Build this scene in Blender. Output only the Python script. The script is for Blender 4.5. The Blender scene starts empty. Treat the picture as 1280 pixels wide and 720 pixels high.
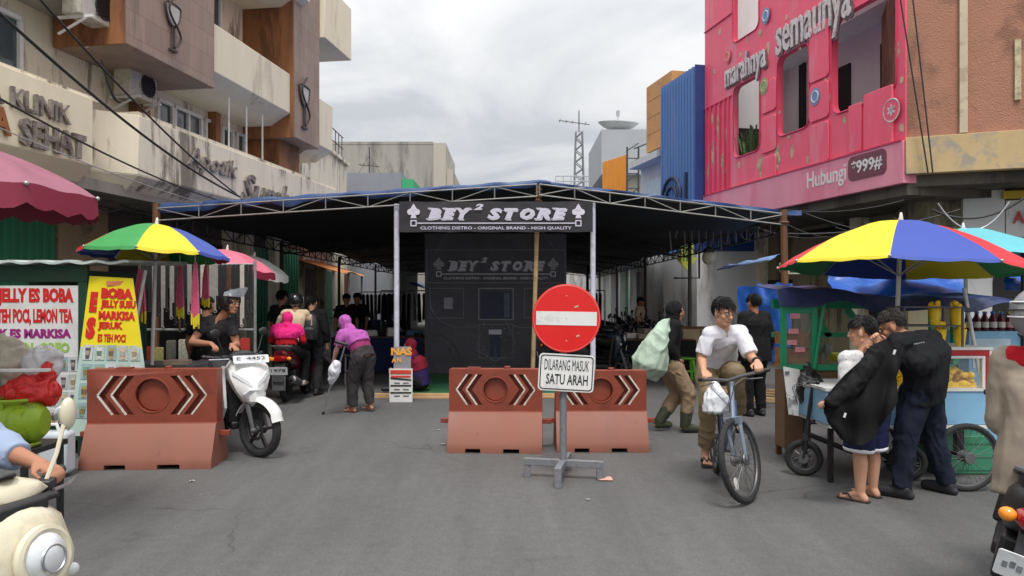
import bpy, bmesh, math, random
from mathutils import Vector, Matrix, noise, Quaternion
R = math.radians
rnd = random.Random(7)
scene = bpy.context.scene
COL = scene.collection
# ---------------------------------------------------------------- camera, sky, sun, exposure
F, HZ, CH = 930.0, 372.0, 1.62            # focal length in photo pixels, horizon row, eye height
cam_d = bpy.data.cameras.new('camera'); cam = bpy.data.objects.new('camera', cam_d); COL.objects.link(cam)
cam.location = (0, 0, CH); cam.rotation_euler = (R(90), 0, 0)
cam_d.sensor_width = 36.0; cam_d.lens = 36.0 * F / 1280.0
cam_d.shift_y = (HZ - 360.0) / 1280.0
cam_d.clip_start = 0.05; cam_d.clip_end = 2000
scene.camera = cam
SUN_EL, SUN_AZ = R(62), R(176)            # azimuth clockwise from +Y (north)
w = bpy.data.worlds.new('World'); scene.world = w; w.use_nodes = True
nt = w.node_tree; nt.nodes.clear()
def wn(t, **k):
    n = nt.nodes.new(t)
    for a, b in k.items(): setattr(n, a, b)
    return n
o_ = wn('ShaderNodeOutputWorld'); bg = wn('ShaderNodeBackground'); sky = wn('ShaderNodeTexSky')
sky.sky_type = 'NISHITA'; sky.sun_disc = False; sky.sun_elevation = SUN_EL; sky.sun_rotation = SUN_AZ
sky.air_density = 1.0; sky.dust_density = 3.0
tc = wn('ShaderNodeTexCoord'); sep = wn('ShaderNodeSeparateXYZ'); nt.links.new(tc.outputs['Generated'], sep.inputs[0])
mz = wn('ShaderNodeMath', operation='MAXIMUM'); mz.inputs[1].default_value = 0.; nt.links.new(sep.outputs[2], mz.inputs[0])
ad = wn('ShaderNodeMath', operation='ADD'); ad.inputs[1].default_value = 0.16; nt.links.new(sep.outputs[2], ad.inputs[0])
mx = wn('ShaderNodeMath', operation='MAXIMUM'); mx.inputs[1].default_value = 0.1; nt.links.new(ad.outputs[0], mx.inputs[0])
dv = wn('ShaderNodeVectorMath', operation='DIVIDE'); nt.links.new(tc.outputs['Generated'], dv.inputs[0]); nt.links.new(mx.outputs[0], dv.inputs[1])
ns = wn('ShaderNodeTexNoise'); ns.inputs['Scale'].default_value = 1.25; ns.inputs['Detail'].default_value = 7; ns.inputs['Roughness'].default_value = .52; ns.inputs['Distortion'].default_value = .5
mpn = wn('ShaderNodeMapping'); mpn.inputs['Location'].default_value = (3.1, 1.7, 0.4); nt.links.new(dv.outputs[0], mpn.inputs[0]); nt.links.new(mpn.outputs[0], ns.inputs['Vector'])
cr = wn('ShaderNodeValToRGB'); nt.links.new(ns.outputs['Fac'], cr.inputs[0])
cr.color_ramp.elements[0].position = .40; cr.color_ramp.elements[0].color = (.67, .695, .735, 1)
cr.color_ramp.elements[1].position = .61; cr.color_ramp.elements[1].color = (1.0, 1.0, 1.0, 1)
e_ = cr.color_ramp.elements.new(.49); e_.color = (.83, .842, .86, 1)
sc_ = wn('ShaderNodeVectorMath', operation='SCALE'); nt.links.new(cr.outputs[0], sc_.inputs[0])
sq = wn('ShaderNodeMath', operation='POWER'); nt.links.new(mz.outputs[0], sq.inputs[0]); sq.inputs[1].default_value = 1.6
cie = wn('ShaderNodeMath', operation='MULTIPLY_ADD'); nt.links.new(sq.outputs[0], cie.inputs[0]); cie.inputs[1].default_value = 10.; cie.inputs[2].default_value = 5.0; nt.links.new(cie.outputs[0], sc_.inputs['Scale'])   # overcast: brighter towards the zenith
mix = wn('ShaderNodeMix', data_type='RGBA'); mix.inputs[0].default_value = .93
nt.links.new(sky.outputs[0], mix.inputs[6]); nt.links.new(sc_.outputs[0], mix.inputs[7])
nt.links.new(mix.outputs[2], bg.inputs[0]); bg.inputs[1].default_value = 0.1
nt.links.new(bg.outputs[0], o_.inputs[0])
sd = bpy.data.lights.new('sun', 'SUN'); sd.energy = 1.5; sd.angle = R(16); sd.color = (1, .97, .92)
so = bpy.data.objects.new('sun', sd); COL.objects.link(so)
so.rotation_euler = (R(90) - SUN_EL, 0, math.pi - SUN_AZ); so.location = (0, -5, 30)
vs = scene.view_settings; vs.view_transform = 'Standard'; vs.look = 'None'; vs.exposure = 0.64; vs.gamma = 1; vs.use_curve_mapping = False
scene.cycles.max_bounces = 6; scene.cycles.diffuse_bounces = 3; scene.cycles.transparent_max_bounces = 12

# ---------------------------------------------------------------- placing
def P(px, py, d): return Vector(((px - 640) * d / F, d, CH + (HZ - py) * d / F))
def G(px, py):
    d = CH * F / (py - HZ); return Vector(((px - 640) * d / F, d, 0))
def V(*a): return Vector(a)

# ---------------------------------------------------------------- materials
MC = {}
def mat(name, c, rough=.6, var=.12, scale=6., metal=0., bump=0., bscale=60., dirt=None, damt=.0, dscale=2.5, dth=.52, streak=False, trans=0., alpha=1., emit=None, estr=0., spec=.5, coat=0., sheen=0., brick=None, wear=None):
    if name in MC: return MC[name]
    m = bpy.data.materials.new(name); m.use_nodes = True; t = m.node_tree; b = t.nodes['Principled BSDF']
    L = t.links.new
    def N(ty): return t.nodes.new(ty)
    co = N('ShaderNodeTexCoord'); mp = N('ShaderNodeMapping'); oi = N('ShaderNodeObjectInfo'); rs = N('ShaderNodeVectorMath'); rs.operation = 'MULTIPLY_ADD'; rs.inputs[0].default_value = (37, 23, 11)
    L(oi.outputs['Random'], rs.inputs[1]); L(co.outputs['Object'], rs.inputs[2]); L(rs.outputs[0], mp.inputs[0])
    if streak: mp.inputs['Scale'].default_value = (1, 1, .18)
    n = N('ShaderNodeTexNoise'); n.inputs['Scale'].default_value = scale; n.inputs['Detail'].default_value = 6; n.inputs['Roughness'].default_value = .62
    L(mp.outputs[0], n.inputs['Vector'])
    mr = N('ShaderNodeMapRange'); L(n.outputs['Fac'], mr.inputs[0]); mr.inputs[1].default_value = .3; mr.inputs[2].default_value = .7
    mr.inputs[3].default_value = 1 - var; mr.inputs[4].default_value = 1 + var
    hs = N('ShaderNodeVectorMath'); hs.operation = 'SCALE'; hs.inputs[0].default_value = c[:3]; L(mr.outputs[0], hs.inputs['Scale'])
    col = hs.outputs[0]
    if brick:
        bw, bh, c2 = brick
        br = N('ShaderNodeTexBrick'); br.inputs['Scale'].default_value = 1; br.inputs['Brick Width'].default_value = bw; br.inputs['Row Height'].default_value = bh
        br.inputs['Mortar Size'].default_value = .006; br.inputs['Color1'].default_value = (1, 1, 1, 1); br.inputs['Color2'].default_value = (.86, .86, .86, 1); br.inputs['Mortar'].default_value = (*c2, 1)
        sp = N('ShaderNodeSeparateXYZ'); L(co.outputs['Object'], sp.inputs[0]); cb = N('ShaderNodeCombineXYZ')
        sm = N('ShaderNodeMath'); sm.operation = 'ADD'; L(sp.outputs[0], sm.inputs[0]); L(sp.outputs[1], sm.inputs[1])
        L(sm.outputs[0], cb.inputs[0]); L(sp.outputs[2], cb.inputs[1]); L(cb.outputs[0], br.inputs[0])
        mm = N('ShaderNodeMix'); mm.data_type = 'RGBA'; mm.blend_type = 'MULTIPLY'; mm.inputs[0].default_value = 1
        L(col, mm.inputs[6]); L(br.outputs[0], mm.inputs[7]); col = mm.outputs[2]
    if dirt is not None and damt > 0:
        n2 = N('ShaderNodeTexNoise'); n2.inputs['Scale'].default_value = dscale; n2.inputs['Detail'].default_value = 9; n2.inputs['Roughness'].default_value = .68; n2.inputs['Distortion'].default_value = .3
        L(mp.outputs[0], n2.inputs['Vector'])
        r2 = N('ShaderNodeMapRange'); L(n2.outputs['Fac'], r2.inputs[0]); r2.inputs[1].default_value = dth; r2.inputs[2].default_value = dth + .09; r2.inputs[3].default_value = 0; r2.inputs[4].default_value = damt
        mi = N('ShaderNodeMix'); mi.data_type = 'RGBA'; L(r2.outputs[0], mi.inputs[0]); L(col, mi.inputs[6]); mi.inputs[7].default_value = (*dirt[:3], 1); col = mi.outputs[2]
    if wear:
        wc, wa, ws, wt = wear
        n4 = N('ShaderNodeTexNoise'); n4.inputs['Scale'].default_value = ws; n4.inputs['Detail'].default_value = 8; n4.inputs['Roughness'].default_value = .75; n4.inputs['Distortion'].default_value = .8; L(rs.outputs[0], n4.inputs['Vector'])
        r4 = N('ShaderNodeMapRange'); L(n4.outputs['Fac'], r4.inputs[0]); r4.inputs[1].default_value = wt; r4.inputs[2].default_value = wt + .05; r4.inputs[3].default_value = 0; r4.inputs[4].default_value = wa
        m4 = N('ShaderNodeMix'); m4.data_type = 'RGBA'; L(r4.outputs[0], m4.inputs[0]); L(col, m4.inputs[6]); m4.inputs[7].default_value = (*wc[:3], 1); col = m4.outputs[2]
    L(col, b.inputs['Base Color'])
    b.inputs['Metallic'].default_value = metal; b.inputs['Specular IOR Level'].default_value = spec
    rr = N('ShaderNodeMapRange'); L(n.outputs['Fac'], rr.inputs[0]); rr.inputs[1].default_value = .3; rr.inputs[2].default_value = .7
    rr.inputs[3].default_value = max(0, rough - .07); rr.inputs[4].default_value = min(1, rough + .1); L(rr.outputs[0], b.inputs['Roughness'])
    if bump:
        n3 = N('ShaderNodeTexNoise'); n3.inputs['Scale'].default_value = bscale; n3.inputs['Detail'].default_value = 4; L(co.outputs['Object'], n3.inputs['Vector'])
        bp = N('ShaderNodeBump'); bp.inputs['Strength'].default_value = bump; bp.inputs['Distance'].default_value = .02; L(n3.outputs['Fac'], bp.inputs['Height']); L(bp.outputs[0], b.inputs['Normal'])
    b.inputs['Transmission Weight'].default_value = trans; b.inputs['Alpha'].default_value = alpha
    b.inputs['Coat Weight'].default_value = coat; b.inputs['Sheen Weight'].default_value = sheen
    if emit: b.inputs['Emission Color'].default_value = (*emit[:3], 1); b.inputs['Emission Strength'].default_value = estr
    MC[name] = m; return m
def s2l(r, g, b):
    f = lambda x: (x / 255 / 12.92) if x < 10.3 else ((x / 255 + .055) / 1.055) ** 2.4
    return (f(r), f(g), f(b))

# ---------------------------------------------------------------- mesh building
def frame_of(d, up=V(0, 0, 1)):
    z = d.normalized(); 
    if abs(z.dot(up)) > .98: up = V(0, 1, 0) if abs(z.y) < .9 else V(1, 0, 0)
    x = up.cross(z).normalized(); y = z.cross(x); return x, y, z
class MB:
    def __init__(s): s.v = []; s.f = []; s.m = []; s.M = Matrix()
    def add(s, vs, fs, mi=0):
        b = len(s.v); s.v += [s.M @ Vector(v) for v in vs]; s.f += [tuple(i + b for i in f) for f in fs]; s.m += [mi] * len(fs); return s
    def box(s, c, size, rot=None, mi=0, taper=1.):
        c = Vector(c); hx, hy, hz = [k / 2 for k in size]
        if rot is None: rot = Matrix.Identity(3)
        elif isinstance(rot, (int, float)): rot = Matrix.Rotation(rot, 3, 'Z')
        vs = [c + rot @ Vector((x * hx * (taper if z > 0 else 1), y * hy * (taper if z > 0 else 1), z * hz)) for z in (-1, 1) for y in (-1, 1) for x in (-1, 1)]
        return s.add(vs, [(0, 2, 3, 1), (4, 5, 7, 6), (0, 1, 5, 4), (2, 6, 7, 3), (0, 4, 6, 2), (1, 3, 7, 5)], mi)
    def box2(s, a, b, mi=0):
        return s.box([(a[i] + b[i]) / 2 for i in range(3)], [abs(b[i] - a[i]) for i in range(3)], None, mi)
    def bar(s, p, q, w_, h_, mi=0, up=V(0, 0, 1)):
        p, q = Vector(p), Vector(q); x, y, z = frame_of(q - p, up)
        rot = Matrix((x, y, z)).transposed(); return s.box((p + q) / 2, (w_, h_, (q - p).length), rot, mi)
    def loft(s, rings, mi=0, cap=True, closed=False):
        n = len(rings[0]); vs = [p for r in rings for p in r]; fs = []
        m = len(rings)
        for i in range(m if closed else m - 1):
            a, b = i * n, ((i + 1) % m) * n
            for j in range(n):
                k = (j + 1) % n; fs.append((a + j, a + k, b + k, b + j))
        if cap and not closed:
            fs.append(tuple(range(n - 1, -1, -1))); fs.append(tuple((m - 1) * n + j for j in range(n)))
        return s.add(vs, fs, mi)
    def tube(s, pts, r, n=8, mi=0, closed=False, cap=True, squash=1.):
        pts = [Vector(p) for p in pts]; m = len(pts)
        rs = r if isinstance(r, (list, tuple)) else [r] * m
        rings = []; pu = None
        for i, p in enumerate(pts):
            if closed: t = pts[(i + 1) % m] - pts[i - 1]
            else: t = (pts[min(i + 1, m - 1)] - pts[max(i - 1, 0)])
            t.normalize()
            if pu is None: x, y, _ = frame_of(t)
            else:
                x = (pu - t * pu.dot(t))
                if x.length < 1e-6: x = frame_of(t)[0]
                x.normalize(); y = t.cross(x)
            pu = x
            rings.append([p + (x * math.cos(2 * math.pi * k / n) + y * math.sin(2 * math.pi * k / n) * squash) * rs[i] for k in range(n)])
        return s.loft(rings, mi, cap, closed)
    def cap(s, p, q, r0, r1=None, n=10, mi=0):       # round-ended cone
        p, q = Vector(p), Vector(q); r1 = r0 if r1 is None else r1
        d = q - p
        if d.length < 1e-6: d = V(0, 0, 1e-4)
        x, y, z = frame_of(d); rings = []
        for t in (-85, -60, -30, 0): rings.append((p + z * r0 * math.sin(R(t)), r0 * math.cos(R(t))))
        for t in (0, 30, 60, 85): rings.append((q + z * r1 * math.sin(R(t)), r1 * math.cos(R(t))))
        return s.loft([[c + (x * math.cos(2 * math.pi * k / n) + y * math.sin(2 * math.pi * k / n)) * rr for k in range(n)] for c, rr in rings], mi)
    def chain(s, pts, rs, n=10, mi=0):
        for i in range(len(pts) - 1): s.cap(pts[i], pts[i + 1], rs[i], rs[i + 1], n, mi)
        return s
    def lathe(s, prof, n=16, o=(0, 0, 0), axis=(0, 0, 1), mi=0, cap=True):
        o = Vector(o); x, y, z = frame_of(Vector(axis))
        return s.loft([[o + z * h + (x * math.cos(2 * math.pi * k / n) + y * math.sin(2 * math.pi * k / n)) * max(r, 1e-4) for k in range(n)] for r, h in prof], mi, cap)
    def ell(s, c, rad, rot=None, n=14, m=9, mi=0, fn=None):
        c = Vector(c); rot = rot or Matrix.Identity(3); rings = []
        for i in range(m + 1):
            a = -math.pi / 2 + math.pi * (i + .0) / m; a = max(min(a, R(88.5)), R(-88.5)); rg = []
            for k in range(n):
                u = Vector((math.cos(a) * math.cos(2 * math.pi * k / n), math.cos(a) * math.sin(2 * math.pi * k / n), math.sin(a)))
                kf = fn(u) if fn else 1.
                rg.append(c + rot @ Vector((u.x * rad[0], u.y * rad[1], u.z * rad[2])) * kf)
            rings.append(rg)
        return s.loft(rings, mi)
    def torus(s, c, axis, Rr, r, n=32, k=8, mi=0, a0=0, a1=360, squash=1.):
        c = Vector(c); x, y, z = frame_of(Vector(axis)); full = abs(a1 - a0) >= 360
        cnt = n if full else n + 1; rings = []
        for i in range(cnt):
            a = R(a0 + (a1 - a0) * i / n); e = x * math.cos(a) + y * math.sin(a)
            rings.append([c + e * (Rr + r * math.cos(2 * math.pi * j / k)) + z * r * squash * math.sin(2 * math.pi * j / k) for j in range(k)])
        return s.loft(rings, mi, True, full)
    def prism(s, out, depth, O=(0, 0, 0), X=(1, 0, 0), Y=(0, 0, 1), mi=0):      # outline in X/Y plane, pushed along X x Y
        O, X, Y = Vector(O), Vector(X), Vector(Y); Nn = X.cross(Y).normalized()
        a = [O + X * p[0] + Y * p[1] for p in out]; b = [p + Nn * depth for p in a]
        n = len(a); fs = [tuple(range(n - 1, -1, -1)), tuple(range(n, 2 * n))] + [(j, (j + 1) % n, n + (j + 1) % n, n + j) for j in range(n)]
        return s.add(a + b, fs, mi)
    def grid(s, fn, nu, nv, th=.004, mi=0, mi_fn=None, wrap=False):   # thick sheet from fn(u,v)
        pts = [[Vector(fn(i / nu, j / nv)) for j in range(nv + 1)] for i in range(nu + 1)]
        def nrm(i, j):
            if wrap: a = pts[(i + 1) % nu][j] - pts[(i - 1) % nu][j]
            else: a = pts[min(i + 1, nu)][j] - pts[max(i - 1, 0)][j]
            b = pts[i][min(j + 1, nv)] - pts[i][max(j - 1, 0)]; c = a.cross(b)
            return c.normalized() if c.length > 1e-9 else V(0, 0, 1)
        W = nv + 1; top = [pts[i][j] for i in range(nu + 1) for j in range(W)]
        bot = [pts[i][j] - nrm(i, j) * th for i in range(nu + 1) for j in range(W)]; K = len(top)
        fs = []; ms = []
        for i in range(nu):
            for j in range(nv):
                a, b, c, d = i * W + j, (i + 1) * W + j, (i + 1) * W + j + 1, i * W + j + 1
                k = mi_fn(i, j) if mi_fn else mi
                fs += [(a, b, c, d), (K + d, K + c, K + b, K + a)]; ms += [k, k]
        def side(seq):
            for a, b in zip(seq, seq[1:]): fs.append((b, a, K + a, K + b)); ms.append(mi_fn(0, 0) if mi_fn else mi)
        if not wrap:
            side([j for j in range(W)][::-1]); side([nu * W + j for j in range(W)])
        side([i * W for i in range(nu + 1)]); side([i * W + nv for i in range(nu + 1)][::-1])
        base = len(s.v); s.v += [s.M @ p for p in top + bot]; s.f += [tuple(i + base for i in f) for f in fs]; s.m += ms; return s
    def raw(s, mesh, X, O, mi=0): pass
    def text(s, txt, O, X, Y, wd, ht, depth=.004, mi=0, bold=.0, shear=0., outline=False):
        """lettering fitted in a wd x ht box whose lower left corner is O"""
        vs, fs = text_geo(txt, bold, shear)
        if not vs: return s
        x0 = min(v[0] for v in vs); x1 = max(v[0] for v in vs); y0 = min(v[1] for v in vs); y1 = max(v[1] for v in vs); z0 = min(v[2] for v in vs); z1 = max(v[2] for v in vs)
        O, X, Y = Vector(O), Vector(X).normalized(), Vector(Y).normalized(); Nn = X.cross(Y)
        return s.add([O + X * ((v[0] - x0) / (x1 - x0) * wd) + Y * ((v[1] - y0) / (y1 - y0) * ht) + Nn * ((v[2] - z0) / (z1 - z0) * depth) for v in vs], fs, mi)
    def build(s, name, mats, parent=None, origin=None, bevel=0., smooth=35, label=None, world=False, solid=0., seg=2, cat=None, group=None, kind=None):
        if not isinstance(mats, (list, tuple)): mats = [mats]
        vs = s.v
        if parent is not None and world:
            Mi = parent_matrix(parent).inverted(); vs = [Mi @ v for v in vs]
        if origin is not None: vs = [v - Vector(origin) for v in vs]
        me = bpy.data.meshes.new(name); me.from_pydata([tuple(v) for v in vs], [], s.f)
        for m in mats: me.materials.append(m)
        if len(mats) > 1: me.polygons.foreach_set('material_index', s.m)
        bm = bmesh.new(); bm.from_mesh(me); bmesh.ops.recalc_face_normals(bm, faces=bm.faces); bm.to_mesh(me); bm.free()
        if smooth:
            me.polygons.foreach_set('use_smooth', [True] * len(me.polygons)); me.set_sharp_from_angle(angle=R(smooth))
        me.update()
        o = bpy.data.objects.new(name, me); COL.objects.link(o)
        if origin is not None: o.location = origin
        if parent is not None: o.parent = parent
        if bevel:
            b = o.modifiers.new('bevel', 'BEVEL'); b.width = bevel; b.segments = seg; b.limit_method = 'ANGLE'; b.angle_limit = R(40); b.harden_normals = False
        if label: o['label'] = label
        if cat: o['category'] = cat
        if group: o['group'] = group
        if kind: o['kind'] = kind
        return o
def islands(mb):
    par = list(range(len(mb.v)))
    def fd(i):
        while par[i] != i: par[i] = par[par[i]]; i = par[i]
        return i
    for f in mb.f:
        a = fd(f[0])
        for k in f[1:]: par[fd(k)] = a
    out = {}
    for f, m in zip(mb.f, mb.m): out.setdefault(fd(f[0]), []).append((f, m))
    for fs in out.values():
        q = MB(); ids = {}
        for f, m in fs:
            for i in f:
                if i not in ids: ids[i] = len(q.v); q.v.append(mb.v[i])
            q.f.append(tuple(ids[i] for i in f)); q.m.append(m)
        yield q
def build_each(mb, name, *a, **k): return [q.build(name, *a, **k) for q in islands(mb)]
TG = {}
def text_geo(txt, bold, shear):
    k = (txt, bold, shear)
    if k in TG: return TG[k]
    cu = bpy.data.curves.new('t', 'FONT'); cu.body = txt; cu.offset = bold; cu.shear = shear; cu.extrude = .05; cu.resolution_u = 2
    o = bpy.data.objects.new('t', cu); COL.objects.link(o); bpy.context.view_layer.update()
    dg = bpy.context.evaluated_depsgraph_get(); me = bpy.data.meshes.new_from_object(o.evaluated_get(dg))
    r = ([tuple(v.co) for v in me.vertices], [tuple(p.vertices) for p in me.polygons])
    bpy.data.objects.remove(o); bpy.data.curves.remove(cu); bpy.data.meshes.remove(me); TG[k] = r; return r
def plate(outer, holes, depth):
    """flat panel with holes: returns verts (x, y, z in 0..depth) and faces"""
    cu = bpy.data.curves.new('p', 'CURVE'); cu.dimensions = '2D'; cu.fill_mode = 'BOTH'; cu.extrude = depth / 2
    for pl in [outer] + holes:
        sp = cu.splines.new('POLY'); sp.points.add(len(pl) - 1)
        for q, p in zip(sp.points, pl): q.co = (p[0], p[1], 0, 1)
        sp.use_cyclic_u = True
    o = bpy.data.objects.new('p', cu); COL.objects.link(o); bpy.context.view_layer.update()
    dg = bpy.context.evaluated_depsgraph_get(); me = bpy.data.meshes.new_from_object(o.evaluated_get(dg))
    r = ([(v.co.x, v.co.y, v.co.z + depth / 2) for v in me.vertices], [tuple(p.vertices) for p in me.polygons])
    bpy.data.objects.remove(o); bpy.data.curves.remove(cu); bpy.data.meshes.remove(me); return r
def rrect(x0, y0, x1, y1, r, n=4):
    out = []
    for cx, cy, a in ((x1 - r, y0 + r, -90), (x1 - r, y1 - r, 0), (x0 + r, y1 - r, 90), (x0 + r, y0 + r, 180)):
        for i in range(n + 1): out.append((cx + r * math.cos(R(a + 90 * i / n)), cy + r * math.sin(R(a + 90 * i / n))))
    return out
def parent_matrix(o):
    m = Matrix.LocRotScale(o.location, o.rotation_euler, o.scale)
    return parent_matrix(o.parent) @ m if o.parent else m
def thing(name, label, cat, loc=(0, 0, 0), rotz=0., group=None):
    o = bpy.data.objects.new(name, None); COL.objects.link(o); o.empty_display_size = .2
    o.location = loc; o.rotation_euler = (0, 0, rotz); o['label'] = label; o['category'] = cat
    if group: o['group'] = group
    return o
def tag(o, label, cat, group=None):
    o['label'] = label; o['category'] = cat
    if group: o['group'] = group
    return o
def dup(root, loc, rotz, label, scale=None):
    r = root.copy(); COL.objects.link(r); r.location = loc; r.rotation_euler = (0, 0, rotz); r['label'] = label
    if scale: r.scale = (scale,) * 3
    for ch in list(root.children):
        c = ch.copy(); COL.objects.link(c); c.parent = r
        for g in list(ch.children):
            d = g.copy(); COL.objects.link(d); d.parent = c
    return r
def remesh(mb, voxel, smooth_it=4, fold=0., fscale=(9, 9, 5), seed=0., sfac=.5):
    me = bpy.data.meshes.new('r'); me.from_pydata([tuple(v) for v in mb.v], [], mb.f)
    bm = bmesh.new(); bm.from_mesh(me); bmesh.ops.recalc_face_normals(bm, faces=bm.faces); bm.to_mesh(me); bm.free()
    o = bpy.data.objects.new('r', me); COL.objects.link(o)
    m = o.modifiers.new('r', 'REMESH'); m.mode = 'VOXEL'; m.voxel_size = voxel; m.adaptivity = 0
    if smooth_it: s = o.modifiers.new('s', 'SMOOTH'); s.factor = sfac; s.iterations = smooth_it
    bpy.context.view_layer.update(); dg = bpy.context.evaluated_depsgraph_get()
    out = bpy.data.meshes.new_from_object(o.evaluated_get(dg))
    bpy.data.objects.remove(o); bpy.data.meshes.remove(me)
    r = MB(); 
    vs = [v.co.copy() for v in out.vertices]
    if fold:
        ns = [v.normal.copy() for v in out.vertices]; sv = Vector((seed * 3.7, seed * 1.3, seed))
        for i, v in enumerate(vs):
            q = Vector((v.x * fscale[0], v.y * fscale[1], v.z * fscale[2])) + sv
            h = 1 - abs(noise.noise(q + Vector((noise.noise(q * .7), 0, noise.noise(q * .6 + sv))) * 1.5)) * 2 + .55 * noise.noise(q * 2.1 + sv) - .3 * abs(noise.noise(q * 3.3))
            vs[i] = v + ns[i] * (h - .45) * fold
    r.v = vs; r.f = [tuple(p.vertices) for p in out.polygons]; r.m = [0] * len(r.f); bpy.data.meshes.remove(out); return r
# ================================================================ SETTING
def asphalt():
    m = bpy.data.materials.new('asphalt'); m.use_nodes = True; t = m.node_tree; b = t.nodes['Principled BSDF']; L = t.links.new
    N = t.nodes.new; co = N('ShaderNodeTexCoord')
    def noi(sc, det=6, ro=.6):
        n = N('ShaderNodeTexNoise'); n.inputs['Scale'].default_value = sc; n.inputs['Detail'].default_value = det; n.inputs['Roughness'].default_value = ro; L(co.outputs['Object'], n.inputs['Vector']); return n
    def rng(n, a, b_, c, d):
        r = N('ShaderNodeMapRange'); L(n, r.inputs[0]); r.inputs[1].default_value = a; r.inputs[2].default_value = b_; r.inputs[3].default_value = c; r.inputs[4].default_value = d; return r.outputs[0]
    def mul(a, b_):
        q = N('ShaderNodeMath'); q.operation = 'MULTIPLY'; L(a, q.inputs[0]); L(b_, q.inputs[1]); return q.outputs[0]
    big = rng(noi(.3, 4).outputs['Fac'], .3, .7, .9, 1.1); mid = rng(noi(12, 9, .8).outputs['Fac'], .3, .7, .84, 1.16); fine = rng(noi(60, 6, .85).outputs['Fac'], .3, .7, .62, 1.42)
    stain = rng(noi(1.7, 8, .75).outputs['Fac'], .58, .7, 1, .72)
    vo = N('ShaderNodeTexVoronoi'); vo.feature = 'DISTANCE_TO_EDGE'; vo.inputs['Scale'].default_value = .42
    wv = N('ShaderNodeMixRGB'); wv.blend_type = 'ADD'; wv.inputs[0].default_value = .35; L(co.outputs['Object'], wv.inputs[1]); L(noi(2.2, 6).outputs['Color'], wv.inputs[2]); L(wv.outputs[0], vo.inputs['Vector'])
    crack = rng(vo.outputs['Distance'], 0, .006, .62, 1)
    gate = rng(noi(.5, 3).outputs['Fac'], .5, .56, 0, 1)      # cracks only in places
    cg = N('ShaderNodeMix'); L(gate, cg.inputs[0]); cg.inputs[2].default_value = 1; L(crack, cg.inputs[3])
    mpt = N('ShaderNodeMapping'); mpt.inputs['Scale'].default_value = (.9, .11, 1); mpt.inputs['Rotation'].default_value = (0, 0, .25); L(co.outputs['Object'], mpt.inputs[0])
    tn_ = N('ShaderNodeTexNoise'); tn_.inputs['Scale'].default_value = 2.2; tn_.inputs['Detail'].default_value = 7; tn_.inputs['Roughness'].default_value = .7; L(mpt.outputs[0], tn_.inputs['Vector'])
    tread = rng(tn_.outputs['Fac'], .35, .65, .86, 1.1)
    k = mul(mul(mul(mul(mul(big, mid), fine), stain), cg.outputs[0]), tread)
    s = N('ShaderNodeVectorMath'); s.operation = 'SCALE'; s.inputs[0].default_value = (.118, .1175, .116); L(k, s.inputs['Scale']); L(s.outputs[0], b.inputs['Base Color'])
    b.inputs['Roughness'].default_value = .78; b.inputs['Specular IOR Level'].default_value = .35
    bp = N('ShaderNodeBump'); bp.inputs['Strength'].default_value = .35; bp.inputs['Distance'].default_value = .008; L(noi(120, 4, .7).outputs['Fac'], bp.inputs['Height']); L(bp.outputs[0], b.inputs['Normal'])
    return m
g = MB(); g.add([(-160, -60, 0), (160, -60, 0), (160, 260, 0), (-160, 260, 0)], [(0, 1, 2, 3)])
g.build('road', asphalt(), kind='structure', smooth=0)

# common materials
CREAM = mat('cream_paint', s2l(238, 229, 200), .7, .05, 3, dirt=s2l(170, 158, 136), damt=.5, dscale=1.6, dth=.58, streak=True, bump=.05)
CREAMD = mat('cream_paint_worn', s2l(232, 222, 198), .75, .08, 3, dirt=s2l(104, 94, 80), damt=.85, dscale=1.9, dth=.53, streak=True, bump=.1)
TILE = mat('brown_tile', s2l(160, 138, 122), .55, .14, 4, dirt=s2l(80, 66, 60), damt=.45, dscale=1.4, dth=.56, streak=True, brick=(.42, .42, (.62, .6, .58)))
ORANGE = mat('orange_wood_panel', s2l(146, 96, 60), .6, .3, 3, dirt=s2l(80, 48, 30), damt=.7, dscale=1.8, dth=.5, streak=True)
GREYW = mat('grey_plaster', s2l(150, 146, 138), .8, .1, 4, dirt=s2l(90, 86, 80), damt=.6, dscale=1.5, dth=.52, streak=True, bump=.1)
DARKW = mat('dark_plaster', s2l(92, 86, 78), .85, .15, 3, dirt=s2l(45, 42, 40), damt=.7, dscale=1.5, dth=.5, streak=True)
CONC = mat('bare_concrete', s2l(158, 154, 146), .85, .14, 1.2, dirt=s2l(95, 92, 88), damt=.7, dscale=.7, dth=.5, streak=True, bump=.1)
WHITE = mat('white_paint', s2l(222, 222, 220), .5, .05, 5, dirt=s2l(150, 145, 138), damt=.4, dscale=3, dth=.56)
WALLW = mat('white_plaster', s2l(205, 205, 205), .8, .05, 3, dirt=s2l(128, 124, 118), damt=.65, dscale=1.6, dth=.52, streak=True)
GLASS = mat('window_glass', (.06, .08, .09), .08, .2, 2, spec=.8)
BLACK = mat('black_plastic', (.018, .018, .02), .45, .25, 20)
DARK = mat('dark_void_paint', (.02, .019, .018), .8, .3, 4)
STEEL = mat('galvanised_steel', (.42, .43, .44), .42, .2, 8, metal=.7)
CHROME = mat('chrome', (.7, .7, .72), .15, .08, 8, metal=1.)
RUB = mat('tyre_rubber', (.022, .022, .023), .75, .3, 25, bump=.2, bscale=90)
GREENS = mat('green_shutter_paint', s2l(42, 122, 88), .5, .12, 4, dirt=s2l(70, 84, 70), damt=.5, dscale=2.5, dth=.55, streak=True)
WOOD = mat('brown_wood', s2l(110, 74, 48), .7, .3, 6, streak=True)
LETG = mat('weathered_letter_metal', s2l(150, 142, 134), .55, .35, 7, metal=.3, dirt=s2l(84, 62, 50), damt=.7, dscale=6, dth=.5)
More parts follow.
